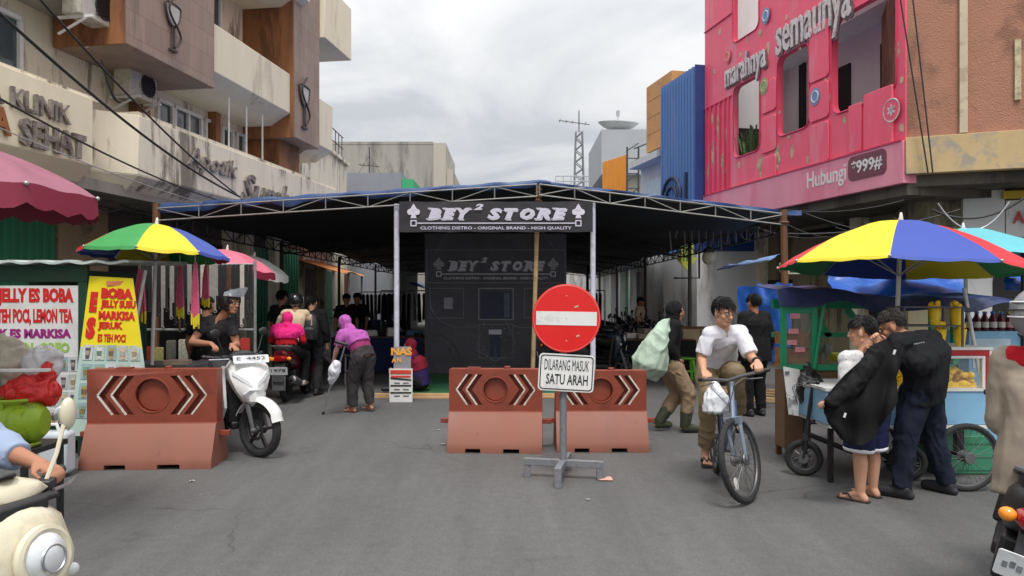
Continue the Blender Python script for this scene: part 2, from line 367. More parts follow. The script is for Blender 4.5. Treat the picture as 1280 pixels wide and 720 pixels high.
WIRE = mat('cable_rubber', (.02, .02, .022), .6, .2, 10)

class Fac:
    """a facade line: origin, direction of travel s, outward offset n, height z"""
    def __init__(s, O, u, sgn):
        s.O = Vector(O); s.u = Vector(u).normalized(); s.y = V(0, 0, 1).cross(s.u); s.sgn = sgn; s.N = s.y * sgn; s.rz = math.atan2(s.u.y, s.u.x)
    def at(s, px, py, n=0.):
        c = V(0, 0, CH); d = V((px - 640) / F, 1, (HZ - py) / F); t = (n + (s.O - c).dot(s.N)) / d.dot(s.N); p = c + d * t
        return ((p - s.O).dot(s.u), p.z)
    def loc(s, a, n, z): return V(a, n * s.sgn, z)
    def box(s, mb, s0, s1, z0, z1, n0, n1, mi=0):
        return mb.box2((s0, n0 * s.sgn, z0), (s1, n1 * s.sgn, z1), mi)
    def outline(s, mb, pts, n0, n1, mi=0):          # (s,z) outline between two offsets
        return mb.prism(pts, abs(n1 - n0), (0, max(n0 * s.sgn, n1 * s.sgn), 0), (1, 0, 0), (0, 0, 1), mi)
    def text(s, mb, txt, s0, s1, z0, z1, n, depth=.03, mi=0, bold=0., shear=0.):
        if s.sgn < 0: return mb.text(txt, (s0, n * s.sgn, z0), (1, 0, 0), (0, 0, 1), s1 - s0, z1 - z0, depth, mi, bold, shear)
        return mb.text(txt, (s1, n * s.sgn, z0), (-1, 0, 0), (0, 0, 1), s1 - s0, z1 - z0, depth, mi, bold, shear)
def corrug(mb, fac, s0, s1, z0, z1, n, pitch=.2, amp=.03, mi=0, th=.02):
    k = max(2, int((s1 - s0) / pitch)); out = []
    for i in range(k):
        a = s0 + (s1 - s0) * i / k; p = (s1 - s0) / k
        out += [(a, 0), (a + p * .45, 0), (a + p * .55, amp), (a + p * .95, amp)]
    out.append((s1, 0))
    pts = [(x, n * fac.sgn + y * fac.sgn) for x, y in out]; back = [(x, y - th * fac.sgn) for x, y in pts][::-1]
    mb.prism(pts + back, z1 - z0, (0, 0, z0), (1, 0, 0), (0, 1, 0), mi)
def hshutter(mb, fac, s0, s1, z0, z1, n, pitch=.09, amp=.025, mi=0):
    k = max(2, int((z1 - z0) / pitch)); pr = []
    for i in range(k):
        a = z0 + (z1 - z0) * i / k; p = (z1 - z0) / k; pr += [(0, a), (amp, a + p * .5)]
    pr.append((0, z1)); pts = [(n * fac.sgn + y * fac.sgn, z) for y, z in pr]; back = [(y - .03 * fac.sgn, z) for y, z in pts][::-1]
    mb.prism(pts + back, s1 - s0, (s0, 0, 0), (0, 1, 0), (0, 0, 1), mi)

# ---------------------------------------------------------------- left clinic building
Lf = Fac((-6.19, 13, 0), (.148, 1, 0), -1)
lb = thing('clinic_building', 'three storey cream clinic building with brown tiled panels and weathered metal lettering', 'building', Lf.O, Lf.rz)
def lpart(name, m, f, bevel=0, label=None, parent=None):
    mb = MB(); f(mb); return mb.build(name, m, parent or lb, bevel=bevel, label=label)
def _w(mb):
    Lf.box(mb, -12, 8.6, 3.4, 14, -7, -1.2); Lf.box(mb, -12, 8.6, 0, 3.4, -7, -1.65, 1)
lpart('wall', [CREAMD, DARKW], _w)
lpart('slab', GREYW, lambda mb: Lf.box(mb, -12, 8.5, 3.32, 3.5, -1.7, -.25))
# sign bands (parapets) with chamfered ends and sloping soffit
def band(mb, s0, s1, c0, c1, zb, zt):
    for (z0, z1, k) in ((zb + .28, zt, 0.), (zb, zb + .28, -.28)):
        b0 = k if k else 0
        lo = [(s0 + .0, -1.25), (s0 + .0, -c0 + b0), (s0 + c0, b0), (s1 - c1, b0), (s1, -c1 + b0), (s1, -1.25)]
        hi = [(s0 + .0, -1.25), (s0 + .0, -c0), (s0 + c0, 0), (s1 - c1, 0), (s1, -c1), (s1, -1.25)]
        mb.loft([[V(a, -b, z0) for a, b in lo], [V(a, -b, z1) for a, b in hi]])
sA, zA = Lf.at(115, 128); sB, _ = Lf.at(138, 150); sC, zC = Lf.at(197, 153); sE = 8.4
lpart('sign_band', CREAM, lambda mb: band(mb, -12, sB - .12, .01, .28, 3.36, 4.66), .012)
lpart('sign_band', CREAMD, lambda mb: band(mb, sB - .02, sE, .72, .2, 3.4, 4.68), .012, label='stained sign band with peeling paint')
def _cop(mb):
    Lf.box(mb, -12, sB - .14, 4.66, 4.72, -1.1, -.06); Lf.box(mb, sB + .75, sE, 4.68, 4.76, -.9, -.05)
lpart('coping', CREAMD, _cop)
# upper storeys
sp0, sp1 = Lf.at(149, 60)[0], Lf.at(261, 60)[0]
lpart('tiled_panel', TILE, lambda mb: Lf.box(mb, sp0, sp1, 5.72, 14, -1.2, .12), .01)
lpart('cheek_panel', ORANGE, lambda mb: Lf.box(mb, sp0 - .05, sp0 - .003, 5.7, 14, -1.15, .11))
sq0, sq1 = Lf.at(362, 100)[0], Lf.at(394, 100)[0]
lpart('tiled_panel', TILE, lambda mb: Lf.box(mb, sq0, sq1, 5.54, 14, -1.2, .12), .01)
build_lp = lambda f: (lambda mb: (f(mb), build_each(mb, 'cheek_panel', ORANGE, lb)))(MB())
build_lp(lambda mb: (Lf.box(mb, sq0 - .05, sq0 - .003, 5.52, 14, -1.2, .11), Lf.box(mb, sq0 + .2, sq1 - .2, 4.6, 5.53, -1.2, -.35), Lf.box(mb, sp0 - 2.5, sp0 - 2.2, 4.6, 5.8, -1.25, -.9), Lf.box(mb, sp0 + 1.9, sp0 + 2.12, 4.6, 5.75, -1.25, -.9), Lf.box(mb, sq0 - 1.6, sq0 - 1.4, 4.6, 5.8, -1.25, -1.0)))
def balc(mb, a, b, z0, z1, n=0.):
    mb.loft([[V(a, 1.2, z0 - .3), V(a, .5 - n, z0 - .3), V(b, .5 - n, z0 - .3), V(b, 1.2, z0 - .3)], [V(a, 1.2, z0), V(a, -n, z0), V(b, -n, z0), V(b, 1.2, z0)], [V(a, 1.2, z1), V(a, -n, z1), V(b, -n, z1), V(b, 1.2, z1)]])
lpart('balcony', CREAM, lambda mb: balc(mb, sp1 + .005, sq0 - .06, 6.1, 7.05, .04), .012)
lpart('balcony', CREAM, lambda mb: balc(mb, sp1 + .9, sq0 + .5, 9.0, 10.2, .3), .012)
lpart('balcony', CREAM, lambda mb: balc(mb, sq1 + .01, sq1 + 1.15, 5.7, 6.95, .02), .012)
lpart('sun_box', CREAM, lambda mb: Lf.box(mb, sq1 + .05, sq1 + 2.0, 8.5, 10.0, -1.2, .25), .02)
lpart('balcony', GREYW, lambda mb: (balc(mb, -9, sp0 - .06, 6.5, 7.2, -.2)), .012)
# windows
def lwin(p0, p1, y0, y1, n=-1.14, split=2, parent=lb, fac=Lf, zz=None):
    a, z1 = fac.at(p0, y0, n); b, z0 = fac.at(p1, y1, n)
    if zz: z0, z1 = zz
    mb = MB(); fw = .07
    fac.box(mb, a, b, z1 - fw, z1, n - .1, n + .02); fac.box(mb, a, b, z0, z0 + fw, n - .1, n + .02)
    for i in range(split + 1):
        c = a + (b - a) * i / split; fac.box(mb, c - fw / 2, c + fw / 2, z0 + fw + .002, z1 - fw - .002, n - .1, n + .018)
    w_ = mb.build('window', WHITE, parent); q = MB(); fac.box(q, a, b, z0, z1, n - .06, n - .04); q.build('pane', GLASS, w_)
for q in ((198, 216), (219, 252), (258, 273), (279, 291), (297, 306)): lwin(q[0], q[1], 120, 170, zz=(4.78, 5.62), split=2 if q[1] - q[0] > 20 else 1)
lwin(350, 372, 185, 222, split=2, zz=(4.75, 5.6)); lwin(-10, 26, 30, 90, split=1, zz=(4.75, 5.95)); lwin(262, 276, -20, 30, split=1, zz=(7.4, 9.0))
def _pst(mb):
    for px in (286, 308, 328):
        a, _ = Lf.at(px, 150, -.15); mb.tube([V(a, .15, 4.72), V(a, .15, 5.82)], .018, 6)
lpart('post', WHITE, _pst)
# lettering
lt = lambda txt, p0, p1, z0, z1, b=.03, m=LETG, sh=0: lpart('lettering', m, lambda mb: Lf.text(mb, txt, Lf.at(p0, 150)[0], Lf.at(p1, 150)[0], z0, z1, .01, .05, 0, b, sh))
lt('B. KLINIK', -18, 85, 4.14, 4.42, .015); lt('A', -14, 10, 3.75, 4.1, .04, mat('rusty_letter', s2l(150, 96, 52), .6, .3, 5)); lt('SEHAT', 22, 104, 3.68, 4.05, .04)
lt('Apotik', 232, 294, 3.98, 4.46, .01, sh=.3); lt('Sumber S', 300, 398, 3.66, 4.3, .02, sh=.3)
def cup(mb, s0, z0, h):                                   # bowl with a coiled snake
    y = -.16
    for x in (-1, 1):
        mb.tube([V(s0 + x * h * .02, y, z0), V(s0 + x * h * .03, y, z0 + h * .42)], h * .016, 6)
    bowl = [V(s0 + h * .22 * math.cos(R(a)), y, z0 + h * .78 + h * .36 * math.sin(R(a)) * (1 if math.sin(R(a)) < 0 else .1)) for a in range(0, 360, 15)]
    mb.tube(bowl, h * .018, 6, closed=True)
    mb.prism([(s0 + h * .2 * math.cos(R(a)), z0 + h * .77 + h * .33 * math.sin(R(a))) for a in range(180, 361, 15)], .03, (0, y + .03, 0), (1, 0, 0), (0, 0, 1), 1)
    mb.tube([V(s0 + h * .2 * math.sin(k * .42) * (1 - k * .02), y - .03, z0 + h * (.05 + k * .058)) for k in range(17)], h * .02, 6)
    mb.box((s0, y, z0), (h * .2, .05, h * .04))
sm1 = Lf.at(214, 60, .12); sm2 = Lf.at(379, 160, .12)
EMB = mat('emblem_silver', s2l(190, 188, 182), .4, .15, 6, metal=.2)
lpart('emblem', [mat('emblem_dark', s2l(60, 52, 48), .5, .3, 5), EMB], lambda mb: cup(mb, sm1[0], sm1[1] - .05, 1.02))
lpart('emblem', [mat('emblem_dark', s2l(60, 52, 48), .5, .3, 5), EMB], lambda mb: cup(mb, sm2[0], sm2[1], 1.3))
# ground floor shutters, doors and piers
def _sh(mb):
    a = Lf.at(-60, 300, -1.6)[0]; b = Lf.at(68, 300, -1.6)[0]; corrug(mb, Lf, a, b, .05, 3.1, -1.6, .16, .03)
lpart('shutter', GREENS, _sh)
for p0, p1 in ((318, 334), (352, 372)):
    lpart('shutter', GREENS, lambda mb: corrug(mb, Lf, Lf.at(p0, 330, -1.6)[0], Lf.at(p1, 330, -1.6)[0], .05, 3.0, -1.6, .16, .03))
for p0, p1 in ((70, 132), ):
    lpart('pier', mat('tan_plaster', s2l(150, 132, 104), .85, .12, 3, dirt=s2l(80, 72, 60), damt=.6, dscale=2, dth=.5), lambda mb: Lf.box(mb, Lf.at(p0, 300, -1.6)[0], Lf.at(p1, 300, -1.6)[0], 0, 3.3, -1.7, -1.55))
for p0, p1 in ((284, 296), (306, 315), (338, 350)):
    lpart('pier', CREAMD, lambda mb: Lf.box(mb, Lf.at(p0, 300, -1.5)[0], Lf.at(p1, 300, -1.5)[0], 0, 3.3, -1.7, -1.45))
for p0, p1 in ((140, 190), (200, 250), (256, 283)):
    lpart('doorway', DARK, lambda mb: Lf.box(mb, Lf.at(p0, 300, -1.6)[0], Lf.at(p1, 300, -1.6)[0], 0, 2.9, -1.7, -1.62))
# air conditioners hanging on the wall
def aircon(px, py, n, label):
    a, z = Lf.at(px, py, n); o = thing('air_conditioner', label, 'air conditioner', Lf.O + Lf.u * a + Lf.N * n + V(0, 0, z - .3), Lf.rz)
    mb = MB(); mb.box((0, 0, .3), (.8, .32, .56)); mb.build('casing', mat('aircon_casing', s2l(196, 192, 180), .5, .08, 6, dirt=s2l(110, 100, 88), damt=.5, dscale=6), o, bevel=.015)
    mb = MB(); mb.torus((.12, -.17, .3), (0, 1, 0), .2, .012, 20, 5)
    for i in range(9): mb.box((.12, -.172, .12 + i * .045), (.4, .012, .01))
    mb.build('grille', BLACK, o)
    mb = MB(); mb.lathe([(.19, -.164), (.19, -.162)], 20, (.12, 0, .3), (0, 1, 0)); mb.build('fan_recess', DARK, o)
    mb = MB()
    for x in (-.3, .3): mb = MB(); mb.box((x, .0, 0), (.04, .6, .04)); mb.bar((x, .3, -.25), (x, -.2, -.01), .03, .03); mb.build('bracket', WHITE, o)
aircon(170, 106, -.85, 'old window mounted air conditioner on the recessed wall above the sign band gap')
aircon(112, 6, -.3, 'air conditioner box at the top left under the upper floor')

# ---------------------------------------------------------------- right pink shop building and its brown wing
Rf = Fac((6.87, 13, 0), (-.2255, 1, 0), 1)
PINK = mat('pink_cladding', s2l(242, 92, 120), .5, .08, 2.2, dirt=s2l(226, 140, 154), damt=.6, dscale=1.9, dth=.52, streak=True, wear=(s2l(204, 186, 160), .7, 5., .66))
PINKD = mat('pink_cladding_seams', s2l(206, 60, 98), .55, .08, 3)
PEEL = mat('peeling_primer', s2l(196, 184, 150), .8, .2, 6, dirt=s2l(120, 110, 95), damt=.6, dscale=8, dth=.5)
STUC = mat('brown_stucco', s2l(172, 124, 102), .9, .1, 2, dirt=s2l(112, 78, 66), damt=.5, dscale=1.2, dth=.5, bump=.9, bscale=42)
rb = thing('pink_shop_building', 'peeling pink clad shop building with window holes, wide slogan lettering and a brown stucco wing', 'building', Rf.O, Rf.rz)
def rpart(name, m, f, bevel=0, label=None, parent=None):
    mb = MB(); f(mb); return mb.build(name, m, parent or rb, bevel=bevel, label=label)
zF0 = 3.62; zF1 = Rf.at(1100, 184)[1]; sEnd = Rf.at(881, 150)[0]
def hole(p0, p1, y0, y1, r=.25, yp=None):
    a = Rf.at(p1, 100)[0]; b = Rf.at(p0, 100)[0]; pc = yp or (p0 + p1) / 2
    return rrect(a, Rf.at(pc, y1)[1], b, Rf.at(pc, y0)[1], r)
holes = [hole(917, 950, 101, 193, .2), hole(972, 1012, 62, 165, .2), hole(1040, 1121, 4, 130, .25), hole(916, 949, -60, 45, .2), hole(975, 1009, -150, -60), hole(1043, 1119, -300, -140)]
vs_, fs_ = plate([(.0, zF1), (sEnd, zF1), (sEnd, 14), (.0, 14)], holes, .14)
# plate lies in x-y; turn it so its thickness goes inward
def _face(mb): mb.add([V(x, -z, y) for x, y, z in vs_], fs_)
rpart('facade', PINK, _face)
def _rim(mb):
    for h in holes:
        mb.tube([V(x, .01, y) for x, y in h], .018, 6, closed=True)
mb = MB(); _rim(mb); build_each(mb, 'window_trim', PINKD, rb)
rpart('fascia', mat('pale_pink_fascia', s2l(232, 150, 170), .55, .06, 2, dirt=s2l(226, 110, 138), damt=.6, dscale=1.2, dth=.52, streak=True), lambda mb: Rf.box(mb, -.02, sEnd, zF0, zF1 - .01, -.5, .06), .01)
def _pan(mb):      # raised rounded cladding panels between the holes
    for p0, p1, ys in ((1013, 1037, ((28, 100), (104, 150), (154, 205))), (953, 971, ((100, 140), (145, 190), (195, 236)))):
        for y0, y1 in ys:
            o = hole(p0, p1, y0, y1, .09); mb.prism(o, .035, (0, .036, 0), (1, 0, 0), (0, 0, 1))
    o = hole(1062, 1078, 130, 190, .02); mb.prism(o, .03, (0, .03, 0), (1, 0, 0), (0, 0, 1))
    o = hole(1082, 1118, 112, 186, .04); mb.prism(o, .05, (0, .05, 0), (1, 0, 0), (0, 0, 1))
mb = MB(); _pan(mb); build_each(mb, 'raised_panel', PINK, rb, bevel=.012)
def _rib(mb):
    for px in (884, 889, 895, 901, 907, 912):
        a = Rf.at(px, 180)[0]; Rf.box(mb, a - .02, a + .02, zF1 + .02, Rf.at(900, 128)[1], 0, .05)
rpart('rib', PINKD, _rib)
def _seam(mb):
    z = Rf.at(960, 100)[1] + .1; Rf.box(mb, .02, sEnd, zF1 - .012, zF1 + .02, 0.0, .075)
    Rf.box(mb, Rf.at(915, 130)[0], sEnd, Rf.at(900, 128)[1], Rf.at(900, 128)[1] + .03, 0, .03)
    Rf.box(mb, Rf.at(915, 30)[0], sEnd, Rf.at(900, 28)[1], Rf.at(900, 28)[1] + .03, 0, .03)
mb = MB(); _seam(mb); build_each(mb, 'seam', PINKD, rb)
def _peel(mb):
    rr = random.Random(3)
    for px, py, k in ((888, 205, .3), (893, 190, .35), (903, 200, .3), (906, 215, .2), (924, 205, .18), (950, 205, .3), (953, 215, .25), (972, 195, .3), (971, 205, .2), (884, 215, .3), (898, 160, .3), (889, 150, .25), (907, 170, .2), (962, 215, .22), (990, 190, .2), (1000, 60, .12), (1028, 160, .18), (1036, 120, .14), (1056, 150, .12), (1087, 165, .14), (1122, 60, .14), (1127, 100, .12), (1010, 200, .12), (937, 90, .12), (900, 40, .2), (893, 90, .2), (960, 60, .16), (1040, 205, .1), (1032, 100, .1), (1012, 60, .12), (1127, 160, .16), (1110, 163, .1), (975, 140, .12), (986, 172, .1), (926, 68, .14), (934, 50, .15), (950, 42, .18), (983, 22, .14), (912, 70, .12)):
        a, z = Rf.at(px, py); n = rr.randint(6, 9); el = rr.uniform(.5, 2.6)
        pts = [(a + k * .5 * rr.uniform(.4, 1) * math.cos(2 * math.pi * i / n), z + k * .7 * el * rr.uniform(.3, 1) * math.sin(2 * math.pi * i / n)) for i in range(n)]
        mb.prism(pts, .004, (0, .006, 0), (1, 0, 0), (0, 0, 1))
mb = MB(); _peel(mb); build_each(mb, 'peeled_patch', PEEL, rb)
# interior behind the holes
IW = mat('interior_white', s2l(240, 243, 244), .85, .05, 2, dirt=s2l(170, 172, 174), damt=.4, dscale=1.4, dth=.55, streak=True)
def _int(mb):
    Rf.box(mb, .1, sEnd, 3.9, 14, -2.5, -2.4)
    Rf.box(mb, .1, .2, 3.9, 14, -2.4, -.15)
    Rf.box(mb, .1, sEnd, 4.0, 4.2, -2.4, -.15); Rf.box(mb, .1, sEnd, 7.6, 7.75, -.7, -.15); Rf.box(mb, .1, sEnd, 10.6, 10.8, -.5, -.15); Rf.box(mb, sEnd - .1, sEnd, 3.9, 13.9, -2.4, -.15)  # upper ceilings shaped as narrow strips, left open behind to let sky light in
rpart('room_wall', IW, _int)
def _dr(mb):
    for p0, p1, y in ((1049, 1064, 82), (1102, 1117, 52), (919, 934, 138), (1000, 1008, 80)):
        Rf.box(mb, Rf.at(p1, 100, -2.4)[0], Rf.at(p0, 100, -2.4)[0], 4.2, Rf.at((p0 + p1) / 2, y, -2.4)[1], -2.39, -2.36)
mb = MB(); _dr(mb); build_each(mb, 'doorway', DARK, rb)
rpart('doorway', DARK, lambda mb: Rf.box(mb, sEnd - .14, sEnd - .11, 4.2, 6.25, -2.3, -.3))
rpart('ceiling_slab', IW, lambda mb: Rf.box(mb, .2, sEnd - .1, 7.9, 8.0, -2.39, -1.6))
# slogans
SL = mat('faded_white_letter', s2l(214, 206, 204), .6, .12, 6, dirt=s2l(150, 120, 122), damt=.6, dscale=7, dth=.5)
SLD = mat('letter_shadow_grey', s2l(112, 92, 96), .7, .2, 8)
def slog(txt, p0, p1, zlo, zhi):
    a = Rf.at(p1, 60)[0]; b = Rf.at(p0, 60)[0]
    rpart('letter_backing', SLD, lambda mb: Rf.text(mb, txt, a - .05, b - .03, zlo - .05, zhi - .03, .003, .03, 0, .04))
    rpart('lettering', SL, lambda mb: Rf.text(mb, txt, a, b, zlo, zhi, .034, .02, 0, .016))
zs0 = Rf.at(932, 108)[1]; zs1 = Rf.at(932, 68)[1]
slog('marahnya', 908, 959, zs0 + .02, zs1 + .05); slog('semaunya', 972, 1066, zs0 + .02, zs1 + .12)
rpart('lettering', WHITE, lambda mb: Rf.text(mb, 'Hubungi', Rf.at(1061, 220)[0], Rf.at(1012, 220)[0], Rf.at(1036, 237)[1], Rf.at(1036, 210)[1], .061, .006, 0, .012))
a, b = Rf.at(1112, 205)[0], Rf.at(1064, 205)[0]; z0, z1 = Rf.at(1088, 222)[1], Rf.at(1088, 191)[1]
rpart('number_plate', mat('number_plate_grey', s2l(120, 62, 78), .5, .1, 5), lambda mb: Rf.outline(mb, rrect(a, z0, b, z1, .12), .061, .072))
rpart('lettering', WHITE, lambda mb: Rf.text(mb, '*999#', a + .1, b - .1, z0 + .1, z1 - .09, .073, .006, 0, .02))
def logo(px, py, r, m, f2=None, m2=None):
    a, z = Rf.at(px, py); mb = MB(); mb.prism([(a + r * math.cos(R(t)), z + r * 1.15 * math.sin(R(t))) for t in range(0, 360, 20)], .006, (0, .046, 0), (1, 0, 0), (0, 0, 1))
    o = mb.build('round_emblem', m, rb)
    if f2: mb = MB(); f2(mb, a, z, r); mb.build('emblem_mark', m2, o)
BLU = mat('faded_blue_print', s2l(110, 150, 190), .6, .1, 6); GRN = mat('faded_green_print', s2l(150, 170, 120), .6, .15, 6)
ring = lambda mb, a, z, r: mb.torus((a, .05, z), (0, 1, 0), r * .7, r * .1, 20, 5, squash=.4)
def _ast(mb, a, z, r):
    mb.torus((a, .05, z), (0, 1, 0), r, r * .08, 24, 5, squash=.4)
    for k in range(3):
        t = R(90 + 60 * k); mb.bar((a - r * .5 * math.cos(t), .05, z - r * .5 * math.sin(t)), (a + r * .5 * math.cos(t), .05, z + r * .5 * math.sin(t)), r * .2, .012, up=V(0, 1, 0))
logo(1117, 138, .2, PINK, _ast, SL); logo(1021, 121, .16, BLU, ring, WHITE); logo(957, 108, .17, GRN, ring, PEEL); logo(959, 20, .16, BLU, ring, WHITE); logo(911, 71, .15, PINK, ring, PEEL)
# fern growing in the window gap
def _fern(mb):
    a, z = Rf.at(933, 190); rr = random.Random(5)
    for i in range(26):
        t = rr.uniform(-1, 1); h = rr.uniform(.25, .6); p = V(a + t * .25, -.1 + rr.uniform(-.1, .1), z); q = p + V(t * .3, rr.uniform(-.05, .15), h); r_ = q + V(t * .2, .03, -.02)
        mb.tube([p, (p + q) / 2 + V(0, 0, .05), q, r_], [.018, .022, .018, .004], 4, squash=.3)
fo = MB(); _fern(fo); fm = Matrix.Translation(Rf.O) @ Matrix.Rotation(Rf.rz, 4, 'Z'); fo.v = [fm @ p for p in fo.v]
tag(fo.build('fern_plant', mat('fern_leaf', (.06, .12, .03), .6, .3, 9), origin=fo.v[0]), 'small green fern growing in the smallest window hole of the pink facade', 'plant')
# wing
wu = V(1.63, -.62, 0).normalized(); Wf = Fac((6.87, 13, 0), wu, -1)
wloc = Matrix.Rotation(-Rf.rz, 4, 'Z')
wing = MB()
def wpart(name, m, f, bevel=0, label=None):
    mb = MB(); mb.M = wloc @ Matrix.Rotation(Wf.rz, 4, 'Z'); f(mb); return mb.build(name, m, rb, bevel=bevel, label=label)
zl1 = Wf.at(1200, 168)[1]; zl0 = Wf.at(1200, 215)[1]
wpart('stucco_wall', STUC, lambda mb: Wf.box(mb, .02, 5, zl1, 14, -4, -.02))
wpart('pilaster', mat('pilaster_cream', s2l(200, 186, 160), .8, .08, 5, dirt=s2l(150, 130, 110), damt=.5, dscale=4), lambda mb: Wf.box(mb, Wf.at(1199, 60)[0], Wf.at(1209, 60)[0], zl1 + .02, 14, -.02, .05))
wpart('ledge', mat('ledge_paint', s2l(196, 170, 126), .8, .1, 2, dirt=s2l(150, 146, 140), damt=.8, dscale=1.5, dth=.5), lambda mb: Wf.box(mb, .0, 5, zl0, zl1 - .004, -2, .08), .01)
wpart('pilaster', PEEL, lambda mb: Wf.box(mb, Wf.at(1268, 90)[0], Wf.at(1276, 90)[0], Wf.at(1270, 125)[1], Wf.at(1270, 50)[1], -.02, .03))
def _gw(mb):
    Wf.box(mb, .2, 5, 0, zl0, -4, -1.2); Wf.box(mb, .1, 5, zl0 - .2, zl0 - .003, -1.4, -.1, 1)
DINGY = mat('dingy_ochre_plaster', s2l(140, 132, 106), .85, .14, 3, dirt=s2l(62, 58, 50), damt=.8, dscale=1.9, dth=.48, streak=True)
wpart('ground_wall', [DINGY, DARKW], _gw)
wpart('pier', WALLW, lambda mb: Wf.box(mb, Wf.at(1204, 270, -1.0)[0], Wf.at(1256, 270, -1.0)[0], 0, zl0 - .21, -1.3, -1.0))
wpart('arch_wall', WALLW, lambda mb: (Wf.box(mb, Wf.at(1257, 270, -1.0)[0] + .01, 5, 0, Wf.at(1270, 250, -1)[1], -1.3, -1.02)))
wpart('arch_opening', DARK, lambda mb: Wf.outline(mb, [(Wf.at(1240, 300, -1)[0], .3), (Wf.at(1400, 300, -1)[0], .3)] + [(Wf.at(1300, 300, -1)[0] + .72 * math.cos(R(t)), 1.9 + .85 * math.sin(R(t))) for t in range(0, 181, 15)], -1.0, -.99))
wpart('sign_panel', mat('yellow_sign', s2l(190, 160, 30), .5, .1, 4), lambda mb: Wf.box(mb, Wf.at(1254, 230, -.9)[0], 4, Wf.at(1260, 248, -.9)[1], zl0 - .25, -1., -.9))
wpart('lettering', mat('red_letter', s2l(176, 52, 50), .5, .1, 5), lambda mb: Wf.text(mb, 'AL', Wf.at(1266, 270, -1)[0], Wf.at(1290, 270, -1)[0], Wf.at(1270, 279, -1)[1], Wf.at(1270, 264, -1)[1], -1.0, .02, 0, .02))
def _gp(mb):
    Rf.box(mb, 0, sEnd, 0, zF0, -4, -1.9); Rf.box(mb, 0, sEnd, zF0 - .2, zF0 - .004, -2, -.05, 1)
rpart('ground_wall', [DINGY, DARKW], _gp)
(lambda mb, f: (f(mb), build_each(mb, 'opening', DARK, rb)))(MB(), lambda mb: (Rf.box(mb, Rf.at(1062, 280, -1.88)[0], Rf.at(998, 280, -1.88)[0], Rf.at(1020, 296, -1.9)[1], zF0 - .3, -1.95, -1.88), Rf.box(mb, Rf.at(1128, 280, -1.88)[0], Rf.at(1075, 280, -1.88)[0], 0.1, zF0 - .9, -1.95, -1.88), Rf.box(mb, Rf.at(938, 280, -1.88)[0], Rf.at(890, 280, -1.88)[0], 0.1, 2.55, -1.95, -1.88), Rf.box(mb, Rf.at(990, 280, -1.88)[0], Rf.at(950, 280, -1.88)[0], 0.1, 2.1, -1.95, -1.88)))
rpart('pier', CREAMD, lambda mb: Rf.box(mb, Rf.at(1072, 280, -1.6)[0], Rf.at(1062, 280, -1.6)[0], 0, zF0 - .21, -1.9, -1.6))
rpart('pier', CREAMD, lambda mb: (Rf.box(mb, Rf.at(948, 280, -1.6)[0], Rf.at(938, 280, -1.6)[0], 0, zF0 - .21, -1.9, -1.6)))

# ---------------------------------------------------------------- buildings further up the street
def simple(name, label, loc=(0, 0, 0)): return thing(name, label, 'building', loc)
BLUEM = mat('blue_corrugated_metal', s2l(70, 112, 170), .45, .1, 3, dirt=s2l(96, 128, 168), damt=.5, dscale=1.5, streak=True)
BLUED = mat('blue_end_panel', s2l(42, 66, 128), .45, .1, 3)
bb = thing('blue_clad_shop', 'shop front clad in blue corrugated metal beside the pink building', 'building', Rf.O, Rf.rz)
s0b, s1b = sEnd + .06, Rf.at(827, 150, .25)[0]
mb = MB(); corrug(mb, Rf, s0b, s1b, 2.9, 7.92, .25, .17, .035); mb.build('cladding', BLUEM, bb)
mb = MB(); Rf.box(mb, s0b - .04, s0b - .004, 2.9, 7.95, -1.5, .27); mb.build('end_panel', BLUED, bb)
mb = MB(); Rf.box(mb, s0b, s1b, 0, 7.8, -4, .2); Rf.box(mb, s0b, s1b, 7.7, 8.15, -4, -.5); mb.build('wall', WALLW, bb)
mb = MB()
for r_, w_ in ((.62, .05), (.36, .05)):
    a, z = Rf.at(839, 247, .3); mb.torus((a, .3, z - .05), (0, 1, 0), r_, w_, 20, 6, a0=0, a1=180)
a, z = Rf.at(857, 247, .3); mb.box((a, .3, z + .1), (.1, .06, 1.2)); mb.build('logo_arc', mat('navy_paint', s2l(24, 34, 66), .5), bb)
tn = thing('tan_clad_building', 'tall tan panelled facade with white shopfront behind the blue metal one', 'building', Rf.O, Rf.rz)
TAN = mat('tan_panel', s2l(196, 142, 84), .6, .06, 3, dirt=s2l(160, 112, 66), damt=.4, dscale=2)
s2b, s3b = s1b + .05, Rf.at(808, 150, -.1)[0]
mb = MB(); za, zb2 = 6.35, 8.5
for k in range(4): Rf.box(mb, s2b, s3b, za + k * .54, za + k * .54 + .53, -3, -.1)
mb.build('facade_panel', TAN, tn, bevel=.01)
mb = MB(); Rf.box(mb, s2b, s3b + .6, 0, 6.33, -3, -.15); Rf.box(mb, s2b, s3b + .6, 5.9, 6.1, -.15, .3); mb.build('wall', WALLW, tn)
mb = MB(); Rf.box(mb, s2b + .3, s3b - .1, 3.2, 5.4, -.2, -.1); mb.build('window', mat('pale_pane', s2l(190, 200, 210), .2), tn)
gd = thing('grey_roof_building', 'grey block building with a satellite dish on its roof far down the street', 'building', (7.4, 46, 0))
mb = MB(); mb.box2((-1.2, .3, 0), (4, 8, 9.19)); mb.build('wall', mat('pale_green_grey', s2l(170, 172, 160), .8, .08, 1), gd)
mb = MB(); mb.box2((-1.9, -.3, 9.2), (4.2, 7.4, 11.95))
mb.build('parapet', mat('grey_parapet', s2l(168, 172, 176), .7, .06, 1), gd)
dh = thing('satellite_dish', 'large pale satellite dish on the grey roof behind the tower', 'satellite dish', (6.75, 47.5, 11.95))
mb = MB(); prof = [(0.02, 0.0), (.5, .08), (.95, .27), (1.3, .55), (1.29, .58), (.95, .31), (.5, .12), (.02, .05)]
